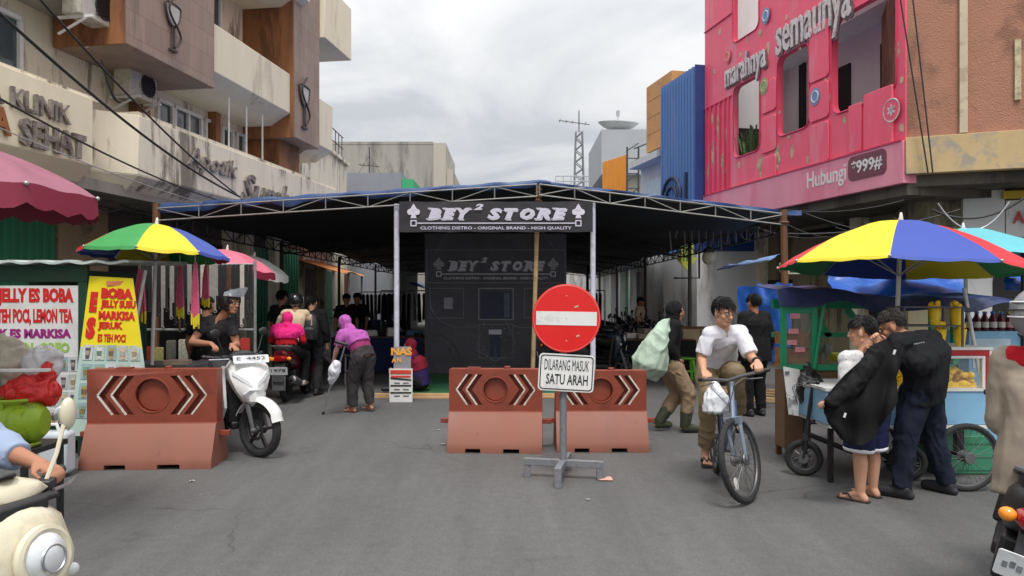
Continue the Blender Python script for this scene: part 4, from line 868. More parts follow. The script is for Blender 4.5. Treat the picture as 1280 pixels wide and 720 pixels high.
# ---------------------------------------------------------------- plastic road barriers
BT = mat('barrier_red_brown', s2l(138, 64, 46), .5, .12, 5, wear=(s2l(176, 120, 102), .6, 11., .66), dirt=s2l(110, 52, 40), damt=.6, dscale=3.5, dth=.52); BL = mat('barrier_faded', s2l(140, 88, 72), .6, .1, 2.5, wear=(s2l(96, 52, 42), .65, 9., .63), dirt=s2l(128, 84, 72), damt=.5, dscale=3, dth=.56, streak=True); BW = mat('barrier_white_edge', s2l(214, 204, 192), .6, .12, 9, dirt=s2l(150, 96, 76), damt=.5, dscale=12)
BD = mat('barrier_recess', s2l(128, 60, 44), .6, .15, 5)
def barrier(loc, rz, W, label, H=.86):
    o = thing('road_barrier', label, 'road barrier', loc, rz, 'red brown plastic road barriers')
    hw = W / 2; k = H / .86
    prof = [(-.25, .0), (-.25, .06), (-.235, .1), (-.115, .40), (-.095, .42), (-.085, H - .02), (-.07, H), (.07, H), (.085, H - .02), (.095, .42), (.115, .40), (.235, .1), (.25, .06), (.25, .0)]
    # front plate with cut-outs is part of the body: recesses are cut as holes in a front skin
    def sect(sx, lo): return [V(sx, y, max(z, lo)) for y, z in prof]
    mb = MB()
    notch = ((-.62, -.30), (.18, .52)); xs = [-1, -.62, -.615, -.30, -.295, .18, .185, .52, .525, 1]
    rings = []
    for x in xs:
        inn = any(a - .001 <= x - .003 <= b and a <= x - .003 for a, b in notch) if x not in (-1, 1) else False
        inn = x in (-.615, -.30, .185, .52); rings.append([V(x * hw, y, max(z, .045) if inn and z < .045 else z) for y, z in prof])
    low = [[p if p.z <= .41 else V(p.x, math.copysign(.1, p.y) if abs(p.y) > .05 else p.y, .41) for p in r] for r in rings]
    mb.loft(low); lo = mb.build('skirt', BL, o, bevel=.008)
    # upper box
    mb = MB(); t = .06
    mb.box2((-hw, -.088 + t, .412), (hw, .088, H - .0)); back = mb.build('body', BT, o, bevel=.014)
    cx = .0; cz = .41 + (H - .41) * .52; ro = .135 * W; pz = H - .41
    def chev(x, d):   # chevron outline pointing d
        w_, h_ = .062 * W, pz * .36; dx = .115 * W * d
        return [(x, cz), (x - dx, cz + h_), (x - dx - w_, cz + h_), (x - w_, cz), (x - dx - w_, cz - h_), (x - dx, cz - h_)] if d > 0 else [(x, cz), (x - dx, cz + h_), (x - dx + w_, cz + h_), (x + w_, cz), (x - dx + w_, cz - h_), (x - dx, cz - h_)]
    hs = [chev(-.42 * W, -1), chev(-.315 * W, -1), chev(.42 * W, 1), chev(.315 * W, 1)]
    circ = [(cx + ro * math.cos(R(a)), cz + ro * math.sin(R(a))) for a in range(0, 360, 12)]
    vv, ff = plate([(-hw, .413), (hw, .413), (hw, H), (-hw, H)], hs + [circ], .058)
    mb = MB(); mb.add([V(x, -.09 + .058 - z, y) for x, y, z in vv], ff); mb.build('face', BT, o, bevel=.006)
    mb = MB(); mb.torus((cx, -.088, cz), (0, 1, 0), ro, .009, 30, 6); mb.lathe([(ro * .99, 0), (ro * .9, .012), (.01, .014)], 30, (cx, -.031, cz), (0, -1, 0)); mb.build('round_recess', BT, o)
    mb = MB()
    for h in hs: mb.prism(h, .006, (0, -.029, 0), (1, 0, 0), (0, 0, 1))
    build_each(mb, 'slot_floor', BD, o)
    for i, h in enumerate(hs):       # pale worn lip along the outer arms
        mb = MB()
        a, b_, c_ = h[1], h[0], h[5]
        if i in (0, 1): pass
        for p, q in ((a, b_), (b_, c_)): mb.bar(V(p[0], -.086, p[1]), V(q[0], -.086, q[1]), .017, .014, up=V(0, 1, 0))
        mb.build('chevron_edge', BW, o)
    mb = MB(); mb.box((0, 0, .411), (W * 1.004, .205, .012)); mb.box((-hw - .05, 0, .3), (.1, .05, .05)); mb.box((hw + .05, 0, .3), (.1, .05, .05)); mb.build('joint_lug', BT, o, bevel=.005)
    mb = MB(); mb.box((-.24 * W, 0, H + .004), (.14, .09, .02)); mb.build('lid', BD, o)
    mb = MB(); mb.lathe([(.035, 0), (.035, .02), (.028, .026)], 12, (.12, 0, H)); mb.build('filler_cap', BD, o)
    return o
pa, pb = G(559, 567), G(680, 567)
barrier(((pa.x + pb.x) / 2, pa.y + .25, 0), R(-3), .99, 'red brown plastic barrier standing clear of the sign, with its whole face in view')
pa, pb = G(694, 566), G(813, 566)
barrier(((pa.x + pb.x) / 2, pa.y + .25, 0), R(1), .97, 'red brown plastic barrier partly covered by the no entry sign pole', .84)
pa, pb = G(96, 588), G(258, 586)
barrier(((pa.x + pb.x) / 2 + .02, pa.y + .27, 0), R(3), 1.22, 'larger red brown plastic barrier in front of the drink stall and white scooter', .93)

# ---------------------------------------------------------------- price board by the post
p = G(501, 503)
pbm = thing('price_board', 'small white framed price board with orange letters above, before the sitting woman', 'sign board', p)
w_ = 14.5 * p.y / F; h1 = 42 * p.y / F; h2 = 70 * p.y / F
mb = MB(); mb.box((0, .02, h1 / 2), (2 * w_, .03, h1)); mb.build('lower_board', WHITE, pbm, bevel=.004)
mb = MB(); mb.box((0, .0, h1 - .05), (1.8 * w_, .006, .06)); mb.box((0, .0, h1 - .12), (1.7 * w_, .006, .03)); mb.build('red_heading', mat('heading_red', s2l(206, 70, 50), .5, .3, 30), pbm)
mb = MB()
for i, zz in enumerate((.36, .26, .15)): mb.box((0, .001, zz * 1.0), (1.8 * w_, .006, .022), Matrix.Rotation(R(5 * (i == 0)), 3, 'Y'))
mb.build('dark_strip', BLACK, pbm)
mb = MB()
for zz in (.4, .3, .2, .1):
    for x in (-.06, .08): mb.box((x, .001, zz), (.09, .005, .014))
mb.build('price_lettering', mat('price_ink', s2l(90, 84, 92), .6), pbm)
mb = MB(); mb.box((.02, .03, (h1 + h2) / 2 + .0), (1.5 * w_, .012, h2 - h1 - .01)); mb.build('upper_board', mat('grey_acrylic', s2l(150, 146, 152), .3, .05, 4), pbm)
mb = MB(); mb.text('NAS', (-w_ * .85, .023, h2 - .14), (1, 0, 0), (0, 0, 1), 1.8 * w_, .12, .01, 0, .04); mb.text('A N', (-w_ * .8, .023, h2 - .25), (1, 0, 0), (0, 0, 1), .8 * w_, .07, .01, 0, .04); mb.build('orange_lettering', mat('orange_letter', s2l(244, 170, 70), .4, .05, 5), pbm)
# ================================================================ PEOPLE
SKIN = mat('skin_tan', s2l(204, 154, 126), .6, .05, 12, spec=.3); SKIN2 = mat('skin_brown', s2l(176, 124, 98), .6, .05, 12, spec=.3)
HAIR = mat('black_hair', (.009, .0085, .0085), .6, .3, 30, spec=.3); EYEW = mat('eye_white', (.6, .58, .56), .25, .02); IRIS = mat('iris_dark', (.02, .012, .01), .2, .05); LIP = mat('lip', s2l(176, 116, 102), .45, .05)
def cloth(name, c, bump=.12, rough=.85, var=.08): return mat(name, c, rough, var, 7, bump=bump, bscale=220, spec=.25)
C_BLACK = cloth('black_cloth', (.009, .009, .0095)); C_WHITE = cloth('white_cotton', s2l(226, 226, 234), var=.03); C_KHAKI = cloth('khaki_cotton', s2l(132, 116, 90)); C_JEAN = cloth('dark_navy_denim', s2l(28, 32, 48), var=.2); C_NAVY = cloth('navy_cloth', s2l(30, 36, 70)); C_GREY = cloth('grey_trousers', s2l(66, 66, 70))
C_PURP = cloth('mauve_jersey', s2l(176, 92, 168)); C_MAG = cloth('magenta_cloth', s2l(140, 50, 96)); C_PINK = cloth('hot_pink_jersey', s2l(230, 44, 128)); C_RED = cloth('red_jacket', s2l(176, 24, 38)); C_CREAM = cloth('cream_cloth', s2l(214, 190, 160)); C_BEIGE = cloth('taupe_jacket', s2l(148, 136, 122)); C_LBLUE = cloth('pale_blue_cotton', s2l(150, 164, 190)); C_CHAR = cloth('charcoal_cotton', s2l(38, 37, 40)); C_VIOL = cloth('violet_jacket', s2l(52, 36, 86)); C_MAROON = cloth('maroon_scarf', s2l(140, 34, 54)); C_PRINT = mat('speckled_white_tee', s2l(206, 206, 206), .85, .05, 8, dirt=(.08, .08, .09), damt=.8, dscale=60, dth=.56)
RUBB = mat('olive_rubber_boot', s2l(62, 66, 50), .4, .1, 5); SOLE = mat('sandal_rubber', (.03, .026, .024), .7, .2, 10); SHOEB = mat('black_shoe', (.02, .02, .024), .5, .2, 10)
HELM = mat('black_helmet', (.014, .014, .016), .2, .1, 5, coat=.5); VISOR = mat('clear_visor', (.62, .66, .72), .12, .05, alpha=.55, spec=.8); HELMG = mat('pale_helmet', s2l(132, 134, 138), .35, .25, 9, coat=.3, dirt=s2l(190, 192, 194), damt=.7, dscale=7, dth=.5)
def bez(a, b, c, t): return a * (1 - t) ** 2 + b * 2 * t * (1 - t) + c * t * t
def stand(root, face, h=1.65, **ov):
    """joints of a standing person in world space; overrides are given in the person's own x (right), y (front), z (up) for a 1.65 m body"""
    k = h / 1.65; a = R(face); fw = V(math.sin(a), math.cos(a), 0); rt = V(math.cos(a), -math.sin(a), 0); root = Vector(root)
    base = dict(hipL=(-.09, 0, .87), hipR=(.09, 0, .87), knL=(-.1, .02, .47), knR=(.1, .02, .47), anL=(-.1, -.02, .075), anR=(.1, -.02, .075), shL=(-.172, 0, 1.36), shR=(.172, 0, 1.36), elL=(-.235, -.03, 1.09), elR=(.235, -.03, 1.09), wrL=(-.24, .05, .86), wrR=(.24, .05, .86), head=(0, .025, 1.545))
    base.update({a_: b_ for a_, b_ in ov.items() if a_ in base}); J = {n: root + (rt * p[0] + fw * p[1]) * k + V(0, 0, p[2] * k) for n, p in base.items()}
    D = lambda p: (rt * p[0] + fw * p[1] + V(0, 0, p[2])).normalized()
    for n, d in (('hf', (0, 1, -.08)), ('toL', (-.15, 1, 0)), ('toR', (.15, 1, 0)), ('hdL', None), ('hdR', None), ('hnL', None), ('hnR', None)):
        d = ov.get(n, d)
        if d is not None: J[n] = D(d)
    J['k'] = k; J['root'] = root; J['fw'] = fw; J['bow'] = ov.get('bow', .0); return J
def torso(mb, J, inf=0., hem=-.1, girth=1., top=1.12, flare=0.):
    P0 = (J['hipL'] + J['hipR']) / 2; S0 = (J['shL'] + J['shR']) / 2; k = J['k']; d = (S0 - P0); Ln = d.length
    r0 = (J['hipR'] - J['hipL']).normalized(); r1 = (J['shR'] - J['shL']).normalized(); sw = (J['shR'] - J['shL']).length / .344 / k
    m = r0.cross(d.normalized()); mid = (P0 + S0) / 2 + (-m if False else m) * 0
    fwd = d.normalized().cross((r0 + r1) / 2).normalized(); mid = P0.lerp(S0, .55) - fwd * J.get('bow', 0.) * k
    prof = [(-.5, .165, .125), (-.36, .165, .122), (-.22, .16, .115), (-.1, .165, .118), (.03, .166, .12), (.22, .152, .11), (.42, .14, .102), (.6, .152, .112), (.76, .166, .118), (.88, .165, .108), (.97, .14, .088), (1.05, .082, .068), (1.12, .058, .058), (1.25, .052, .054)]
    rings = []
    for t, hw, dp in prof:
        if t < hem - .001 or t > top + .001: continue
        c = bez(P0, mid * 2 - (P0 + S0) / 2, S0, max(0, min(t, 1))) + (d.normalized() * Ln * (t if t < 0 else t - 1) if (t < 0 or t > 1) else V(0, 0, 0))
        if t > 1 and 'head' in J: c = S0.lerp(J['head'], (t - 1) * 1.6) if t > 1 else c
        tg = d.normalized(); r = r0.lerp(r1, max(0, min(1, t))); r = (r - tg * r.dot(tg)).normalized(); f = tg.cross(r)
        g = girth if .1 < t < .8 else (1 + girth) / 2; w_ = hw * (sw if t > .5 else 1) * k * g + inf + flare * max(0, .5 - t); q = dp * k * g + inf + flare * max(0, .5 - t)
        ring = []
        for i in range(20):
            a = 2 * math.pi * i / 20; ca, sa = math.cos(a), math.sin(a); e = 2.4
            ring.append(c + r * w_ * math.copysign(abs(ca) ** (2 / e), ca) + f * q * math.copysign(abs(sa) ** (2 / e), sa))
        rings.append(ring)
    mb.loft(rings); return fwd
def hand(mb, wr, f, n, side, curl=.5, k=1.):
    f = f.normalized(); n = (n - f * n.dot(f)).normalized(); s = n.cross(f) * side
    rot = Matrix((f, s, n)).transposed()
    mb.cap(wr - f * .015 * k, wr + f * .03 * k, .026 * k, .026 * k)
    for o in (-.024, -.008, .008, .024): mb.cap(wr + f * .02 * k + s * o * .7 * k, wr + f * .085 * k + s * o * k, .015 * k, .012 * k)
    for i, (o, ln) in enumerate(((.029, .068), (.010, .077), (-.010, .071), (-.029, .056))):
        p = wr + f * .086 * k + s * o * k; a = curl * .5
        for j, q in enumerate((.45, .31, .24)):
            d = f * math.cos(a) + n * math.sin(a); e = p + d * ln * q * k; mb.cap(p, e, (.0095 - j * .0008) * k, (.0088 - j * .0008) * k, 8); p = e; a += curl
    p = wr + f * .025 * k + s * .026 * k; e = p + (f * .62 + s * .6 + n * .35).normalized() * .042 * k; mb.cap(p, e, .0135 * k, .011 * k, 8)
    mb.cap(e, e + (f * .85 + n * .4 * curl + s * (.25 - .5 * min(curl, 1))).normalized() * .034 * k, .011 * k, .0085 * k, 8)
def head_basis(J):
    f = J['hf'].normalized(); u = J.get('hu', V(0, 0, 1)); r = f.cross(u).normalized(); u = r.cross(f); return Matrix((r, f, u)).transposed()
def person(label, J, skin=SKIN, top=None, sleeve=.5, hem=-.1, girth=1., tinf=.014, bottom=None, leg=2., binf=.02, shoes='shoe', shoem=None, hair='short', hairm=None, curlL=.5, curlR=.5, vox=.007, glasses=False, fold=.009, extra=None, group=None, hands=True, face=True, seed=1, flare=0.):
    k = J['k']; root = thing('person', label, 'person', J['root'], 0, group)
    # body
    mb = MB(); Rm = head_basis(J); hc = J['head']; W = lambda x, y, z: hc + Rm @ Vector((x * k, y * k, z * k))
    fwd = torso(mb, J, 0., -.1, girth, 1.12); S0 = (J['shL'] + J['shR']) / 2
    mb.chain([S0 + V(0, 0, .0), W(0, -.03, -.07)], [.058 * k, .05 * k])
    for s in 'LR':
        sg = 1 if s == 'R' else -1
        sh, el, wr = J['sh' + s], J['el' + s], J['wr' + s]; m = el.lerp(wr, .28)
        mb.chain([S0.lerp(sh, .5), sh], [.062 * k, .058 * k]); mb.chain([sh, sh.lerp(el, .45), el, m, wr], [.056 * k, .05 * k, .039 * k, .042 * k, .027 * k])
        fd = J.get('hd' + s) or (wr - el).normalized(); hn = J.get('hn' + s) or ((S0 - wr).normalized())
        if hands: hand(mb, wr, fd, hn, -sg, curlL if s == 'L' else curlR, k)
        hp, kn, an = J['hip' + s], J['kn' + s], J['an' + s]; to = J['to' + s]; kd = (hp - kn).normalized(); back = -fwd
        mb.chain([hp, hp.lerp(kn, .5), kn], [.092 * k, .076 * k, .056 * k]); cf = kn.lerp(an, .3) + back * .012 * k; mb.chain([kn, cf, an], [.054 * k, .056 * k, .037 * k])
        up = V(0, 0, 1); hl = an + V(0, 0, -.038 * k) - to * .035 * k; bl = an + V(0, 0, -.05 * k) + to * .12 * k; sd = to.cross(up)
        if abs(to.z) > .3: hl = an - to.cross(sd).normalized() * .0 - to * .03 * k + sd.cross(to).normalized() * -.03 * k; bl = an + to * .12 * k + sd.cross(to).normalized() * -.045 * k
        mb.chain([an, hl], [.036 * k, .032 * k]); mb.chain([an, bl], [.037 * k, .024 * k]); mb.chain([hl, bl], [.03 * k, .023 * k])
        for i in range(5 if shoes in ('sandal', 'none') else 0): mb.cap(bl + sd * (.028 - i * .014) * k * sg * -1, bl + sd * (.033 - i * .016) * k * sg * -1 + to * (.055 - i * .006 if i else .055) * k, (.0135 if i == 0 else .0095) * k)
    mb.ell(W(0, -.015, .03), (.074 * k, .093 * k, .092 * k), Rm, 20, 14); mb.ell(W(0, .022, -.042), (.057 * k, .066 * k, .07 * k), Rm, 18, 12); mb.ell(W(0, .06, -.093), (.028 * k, .024 * k, .022 * k), Rm)
    mb.cap(W(0, .086, .012), W(0, .104, -.024), .009 * k, .0135 * k, 8); mb.cap(W(-.013, .093, -.028), W(.013, .093, -.028), .0095 * k, None, 8); mb.cap(W(-.04, .07, .028), W(.04, .07, .028), .013 * k, None, 8)
    for sx in (-1, 1):
        mb.ell(W(sx * .034, .052, -.025), (.027 * k, .025 * k, .026 * k), Rm); mb.ell(W(sx * .076, -.008, -.01), (.011 * k, .02 * k, .032 * k), Rm); mb.cap(W(sx * .044, .0, -.066), W(sx * .018, .055, -.088), .024 * k, .022 * k, 8)
    r = remesh(mb, vox * max(k, .9), 5); body = r.build('body', skin, root, world=True, smooth=180)
    if face:
        for sx in (-1, 1):
            e = MB(); e.ell(W(sx * .031, .0835, .006), (.0145 * k, .009 * k, .0075 * k), Rm, 10, 8); e.ell(W(sx * .031, .0915, .006), (.0065 * k, .003 * k, .0065 * k), Rm, 8, 6, 1); e.build('eye', [EYEW, IRIS], root, world=True)
            e = MB(); e.tube([W(sx * .015, .094, .024), W(sx * .032, .094, .029), W(sx * .05, .083, .024)], [.003 * k, .0045 * k, .0025 * k], 6, squash=.6); e.build('eyebrow', HAIR, root, world=True)
        e = MB(); e.cap(W(-.02, .081, -.055), W(.02, .081, -.055), .0075 * k, None, 8); e.cap(W(-.016, .083, -.063), W(.016, .083, -.063), .008 * k, None, 8); e.build('lips', LIP, root, world=True)
    # clothes
    if bottom:
        mb = MB(); torso(mb, J, binf * .7, -.1, girth, .26)
        for s in 'LR':
            hp, kn, an = J['hip' + s], J['kn' + s], J['an' + s]
            if leg <= 1.: e = hp.lerp(kn, leg); mb.cap(hp, hp, .1 * k + binf); mb.tube([hp, hp.lerp(e, .5), e], [.1 * k + binf, .09 * k + binf, .078 * k + binf * 1.4], 16)
            else:
                e = kn.lerp(an, leg - 1); mb.cap(hp, kn, .098 * k + binf, .062 * k + binf); mb.cap(kn, kn, .062 * k + binf); mb.tube([kn, kn.lerp(e, .35), e], [.061 * k + binf, .06 * k + binf * .9, .046 * k + binf * .9], 16)
        remesh(mb, .009, 4, fold, (8, 8, 6), seed).build('shorts' if leg <= 1.05 else 'trousers', bottom, root, world=True, smooth=180)
    if top:
        mb = MB(); torso(mb, J, tinf, hem, girth, 1.13 if sleeve > 1.2 else 1.05, flare)
        for s in 'LR':
            sh, el, wr = J['sh' + s], J['el' + s], J['wr' + s]; mb.cap(S0.lerp(sh, .3), sh, .068 * k + tinf * .6, .055 * k + tinf)
            if sleeve <= 1: e = sh.lerp(el, sleeve); mb.tube([S0.lerp(sh, .82), sh.lerp(e, .35), e], [.052 * k + tinf * .7, .055 * k + tinf, .052 * k + tinf * 1.1], 14)
            else: e = el.lerp(wr, sleeve - 1); mb.cap(sh, el, .052 * k + tinf, .044 * k + tinf); mb.tube([el, el.lerp(e, .5), e], [.046 * k + tinf, .044 * k + tinf, .036 * k + tinf * .8], 14)
        remesh(mb, .009, 4, fold, (9, 9, 4), seed + 5).build('jacket' if sleeve > 1.2 else 'shirt', top, root, world=True, smooth=180)
    for s in 'LR':
        an, to = J['an' + s], J['to' + s]; sg = 1 if s == 'R' else -1; dn = V(0, 0, -1)
        if shoes == 'sandal':
            mb = MB(); sd = to.cross(V(0, 0, 1)).normalized(); out = [(-.075, .026), (-.03, .034), (.06, .038), (.14, .046), (.18, .036), (.195, 0), (.18, -.036), (.14, -.046), (.06, -.038), (-.03, -.034), (-.075, -.026)]
            nrm = sd.cross(to).normalized(); mb.prism([(a * k, b * k) for a, b in out], -.016 * k, an - nrm * .075 * k, to, sd)
            a0 = an + to * .13 * k - nrm * .035 * k
            for q in (-1, 1): mb.tube([a0 + to * .015 * k, an + to * .09 * k + sd * q * .022 * k - nrm * .018 * k, an + to * .04 * k + sd * q * .042 * k - nrm * .06 * k], .007 * k, 6)
            mb.build('sandal', shoem or SOLE, root, world=True)
        elif shoes == 'shoe':
            mb = MB(); nrm = to.cross(V(0, 0, 1)).normalized().cross(to).normalized(); mb.chain([an + to * -.02 * k, an - nrm * .03 * k - to * .03 * k], [.05 * k, .045 * k]); mb.chain([an - nrm * .02 * k, an - nrm * .035 * k + to * .17 * k], [.052 * k, .044 * k]); mb.chain([an - nrm * .042 * k - to * .05 * k, an - nrm * .042 * k + to * .17 * k], [.036 * k, .04 * k])
            remesh(mb, .008, 3).build('shoe', shoem or SHOEB, root, world=True, smooth=180)
        elif shoes == 'boot':
            mb = MB(); kn = J['kn' + s]; mb.tube([kn.lerp(an, .28), kn.lerp(an, .6), an], [.082 * k, .078 * k, .064 * k], 14); mb.chain([an - V(0, 0, .02), an + to * .15 * k + V(0, 0, -.04)], [.062 * k, .044 * k]); mb.cap(an - V(0, 0, .04) - to * .03, an - V(0, 0, .045) + to * .15, .034, .034)
            remesh(mb, .009, 4, .004, (10, 10, 14), 3).build('boot', shoem or RUBB, root, world=True, smooth=180)
    # head cover
    rr = random.Random(seed)
    if hair in ('short', 'crop'):
        lng = 1. if hair == 'short' else .5
        def kf(u):
            lim = (.34 if hair == 'short' else .42) - .12 * math.sin(u.x * 5) if u.y > .35 else (.16 if u.y > -.25 else -.5)
            return 1. if u.z > lim else (.9 if u.z > lim - .15 else .74)
        mb = MB(); mb.ell(W(0, -.018, .036), (.083 * k, .103 * k, .1 * k), Rm, 40, 28, fn=kf)
        for i in range(900):
            u = Vector((rr.gauss(0, 1), rr.gauss(0, 1), rr.gauss(.4, 1))).normalized(); lim = .3 if u.y > .35 else (.14 if u.y > -.25 else -.48)
            if u.z < lim: continue
            p = Vector((u.x * .082, -.018 + u.y * .102, .036 + u.z * .099)); t = Vector((u.x * .5, (.75 if u.y > -.1 else -.4), -.75 if u.z < .75 else -.1)); t = (t - u * t.dot(u)).normalized() + u * rr.uniform(.0, .12) + Vector((rr.uniform(-.15, .15), 0, 0))
            q = p + t * rr.uniform(.03, .06) * lng; mb.tube([W(*(p - u * .004)), W(*(p.lerp(q, .5) + u * .0035)), W(*q)], [.0045 * k, .004 * k, .001], 4)
        mb.build('hair', hairm or HAIR, root, world=True, smooth=60)
    elif hair == 'cap':
        mb = MB(); mb.ell(W(0, -.015, .055), (.086 * k, .104 * k, .078 * k), Rm, 22, 12, fn=lambda u: 1 if u.z > -.25 else .86); mb.build('cap', hairm or C_BLACK, root, world=True)
        mb = MB(); mb.ell(W(0, -.022, .0), (.079 * k, .094 * k, .07 * k), Rm, 20, 12, fn=lambda u: 1 if u.y < .2 else .8); mb.build('hair', HAIR, root, world=True)
    elif hair in ('hijab', 'hood'):
        mb = MB(); mb.ell(W(0, -.03, .015), (.094 * k, .106 * k, .118 * k), Rm, 20, 14); mb.ell(W(0, -.015, -.06), (.08 * k, .085 * k, .08 * k), Rm, 18, 12); mb.cap(W(0, -.03, -.06), S0 + V(0, 0, .05), .078 * k, .09 * k)
        if hair == 'hijab':
            for s in 'LR': mb.cap(S0 + V(0, 0, .02), J['sh' + s], .085 * k, .08 * k); mb.cap(J['sh' + s], J['sh' + s].lerp(J['el' + s], .4), .082 * k, .08 * k)
            torso(mb, J, .035, .4, girth, .98)
        remesh(mb, .008, 9, .01, (11, 11, 6), seed).build('headscarf' if hair == 'hijab' else 'hood', hairm or C_PURP, root, world=True, smooth=180)
    elif hair == 'helmet':
        mb = MB(); mb.ell(W(0, -.012, .03), (.122 * k, .142 * k, .132 * k), Rm, 30, 20, fn=lambda u: .66 if (u.y > .42 and -.8 < u.z < .42) else 1.)
        h_ = mb.build('helmet', hairm or HELM, root, world=True, smooth=50)
        mb = MB(); mb.grid(lambda u, v: W(math.sin(R(-80 + 160 * u)) * (.13 + .0 * v), -.01 + math.cos(R(-80 + 160 * u)) * (.15 + .06 * math.sin(v * 1.5)), .085 + (.02 + .085 * math.cos(R(-80 + 160 * u))) * v + .02 * math.sin(v * 3)), 20, 6, .003 * k) if extra == 'raised' else mb.grid(lambda u, v: W(math.sin(R(-75 + 150 * u)) * .128, -.012 + math.cos(R(-75 + 150 * u)) * .148, .09 - .12 * v), 16, 5, .003)
        mb.build('visor', VISOR, h_, world=True)
        mb = MB(); mb.tube([W(-.09, .02, -.07), W(-.05, .03, -.12), W(.05, .03, -.12), W(.09, .02, -.07)], .008, 5, squash=.5); mb.build('chin_strap', BLACK, h_, world=True)
    if glasses:
        mb = MB()
        for sx in (-1, 1):
            pts = [W(sx * .034 + .025 * math.cos(R(a)), .103 - .008 * abs(math.cos(R(a))), .003 + .02 * math.sin(R(a))) for a in range(0, 360, 24)]; mb.tube(pts, .0026, 5, closed=True); mb.tube([W(sx * .058, .095, .01), W(sx * .077, .03, .012), W(sx * .078, -.01, .005)], .0024, 5)
        mb.tube([W(-.01, .106, .008), W(.01, .106, .008)], .0024, 5); mb.build('glasses', mat('tortoise_frame', s2l(96, 56, 30), .3, .2, 30), root, world=True)
    return root
# ================================================================ TWO-WHEELERS
RIM = mat('rim_dark_alloy', (.06, .06, .065), .4, .15, 8, metal=.6); ALLOY = mat('alloy', (.5, .5, .52), .35, .1, 8, metal=.9)
WPL = mat('gloss_white_plastic', s2l(226, 226, 224), .22, .03, 3, coat=.5); LENS = mat('headlamp_lens', (.66, .68, .7), .1, .15, 12, coat=.6); REDL = mat('red_lens', s2l(150, 14, 20), .15, .1, 6, coat=.5); AMB = mat('amber_lens', s2l(246, 150, 40), .2, .1, 6, coat=.4); GPL = mat('grey_plastic', (.1, .1, .105), .55, .1, 6); MIRR = mat('mirror_glass', (.55, .58, .6), .06, .02, metal=1.); INK2 = mat('plate_ink', (.03, .03, .032), .5, .1, 9); PLT = mat('plate_white', s2l(222, 224, 226), .45, .03, 6, dirt=s2l(170, 170, 170), damt=.4, dscale=9)
def wheel(o, c, r, tyre, spokes, M=None, rimm=RIM, thin=False, name='wheel', n=48):
    mb = MB(); mb.M = M or Matrix(); ri = r - tyre * 1.7
    mb.torus(c, (1, 0, 0), ri, tyre * .45 if not thin else tyre * .55, n, 8); mb.lathe([(.045, -.06), (.05, -.05), (.03, -.03), (.03, .03), (.05, .05), (.045, .06)], 14, c, (1, 0, 0))
    c = Vector(c)
    for i in range(spokes):
        a = 2 * math.pi * i / spokes
        if thin:
            sx = .028 * (1 if i % 2 else -1); b = a + (.45 if (i // 2) % 2 else -.45); mb.tube([c + V(sx, .018 * math.cos(b), .018 * math.sin(b)), c + V(0, ri * math.cos(a), ri * math.sin(a))], .0022, 4)
        else:
            b = a + .2; mb.bar(c + V(0, .04 * math.cos(a), .04 * math.sin(a)), c + V(0, ri * math.cos(b), ri * math.sin(b)), .03, .028, up=V(1, 0, 0))
    if not thin: mb.torus(c + V(.055, 0, 0), (1, 0, 0), .09, .016, 24, 4, squash=.15)
    w_ = mb.build(name, rimm, o)
    mb = MB(); mb.M = M or Matrix(); rings = []; rt = r - tyre; k = 10
    mb.torus(c, (1, 0, 0), rt, tyre, n, k)
    if not thin or tyre > .02:
        for i in range(int(n * 1.2)):
            a = 2 * math.pi * i / int(n * 1.2); s_ = 1 if i % 2 else -1; e = V(0, math.cos(a), math.sin(a)); t = V(0, -math.sin(a), math.cos(a)); mb.bar(c + e * (rt + tyre * .93) + V(s_ * tyre * .12, 0, 0), c + e * (rt + tyre * .8) + V(s_ * tyre * .62, 0, 0) + t * .01, tyre * .22, .006, up=t)
    mb.build('tyre', RUB, w_); return w_
def sect(mb, secs, mi=0, n=18, e=2.6, axis='z'):
    """loft of superellipse sections: axis z -> (z, cx, cy, hx, hy); axis y -> (y, cx, cz, hx, hz)"""
    rings = []
    for q in secs:
        ring = []
        for i in range(n):
            a = 2 * math.pi * i / n; ca, sa = math.cos(a), math.sin(a); u = math.copysign(abs(ca) ** (2 / e), ca); v = math.copysign(abs(sa) ** (2 / e), sa)
            ring.append(V(q[1] + q[3] * u, q[2] + q[4] * v, q[0]) if axis == 'z' else V(q[1] + q[3] * u, q[0], q[2] + q[4] * v))
        rings.append(ring)
    mb.loft(rings, mi)
def number(root, o, X, Y, w_, h, txt, name='number_plate', under=None):
    o = Vector(o); X, Y = Vector(X).normalized(), Vector(Y).normalized(); N = X.cross(Y)
    mb = MB(); mb.prism(rrect(-w_ / 2, -h / 2, w_ / 2, h / 2, .012), .006, o, X, Y); p = mb.build(name, PLT, root)
    if txt:
        mb = MB(); mb.text(txt, o - X * w_ * .4 - Y * h * .1 + N * .0065, X, Y, w_ * .8, h * .4, .002, 0, .0); mb.build('lettering', INK2, p)
    else:
        rr = random.Random(5)
        for i in range(9): mb = MB(); mb.prism(rrect(-.009, -.012 - .01 * rr.random(), .006 + .006 * rr.random(), .012, .004), .001, o + X * w_ * (i - 4) * .095 + Y * h * (.08 if i % 2 else .0) + N * .0065, X, Y); mb.build('faded_character', mat('plate_faded_ink', s2l(130, 134, 140), .5, .3, 40), p)
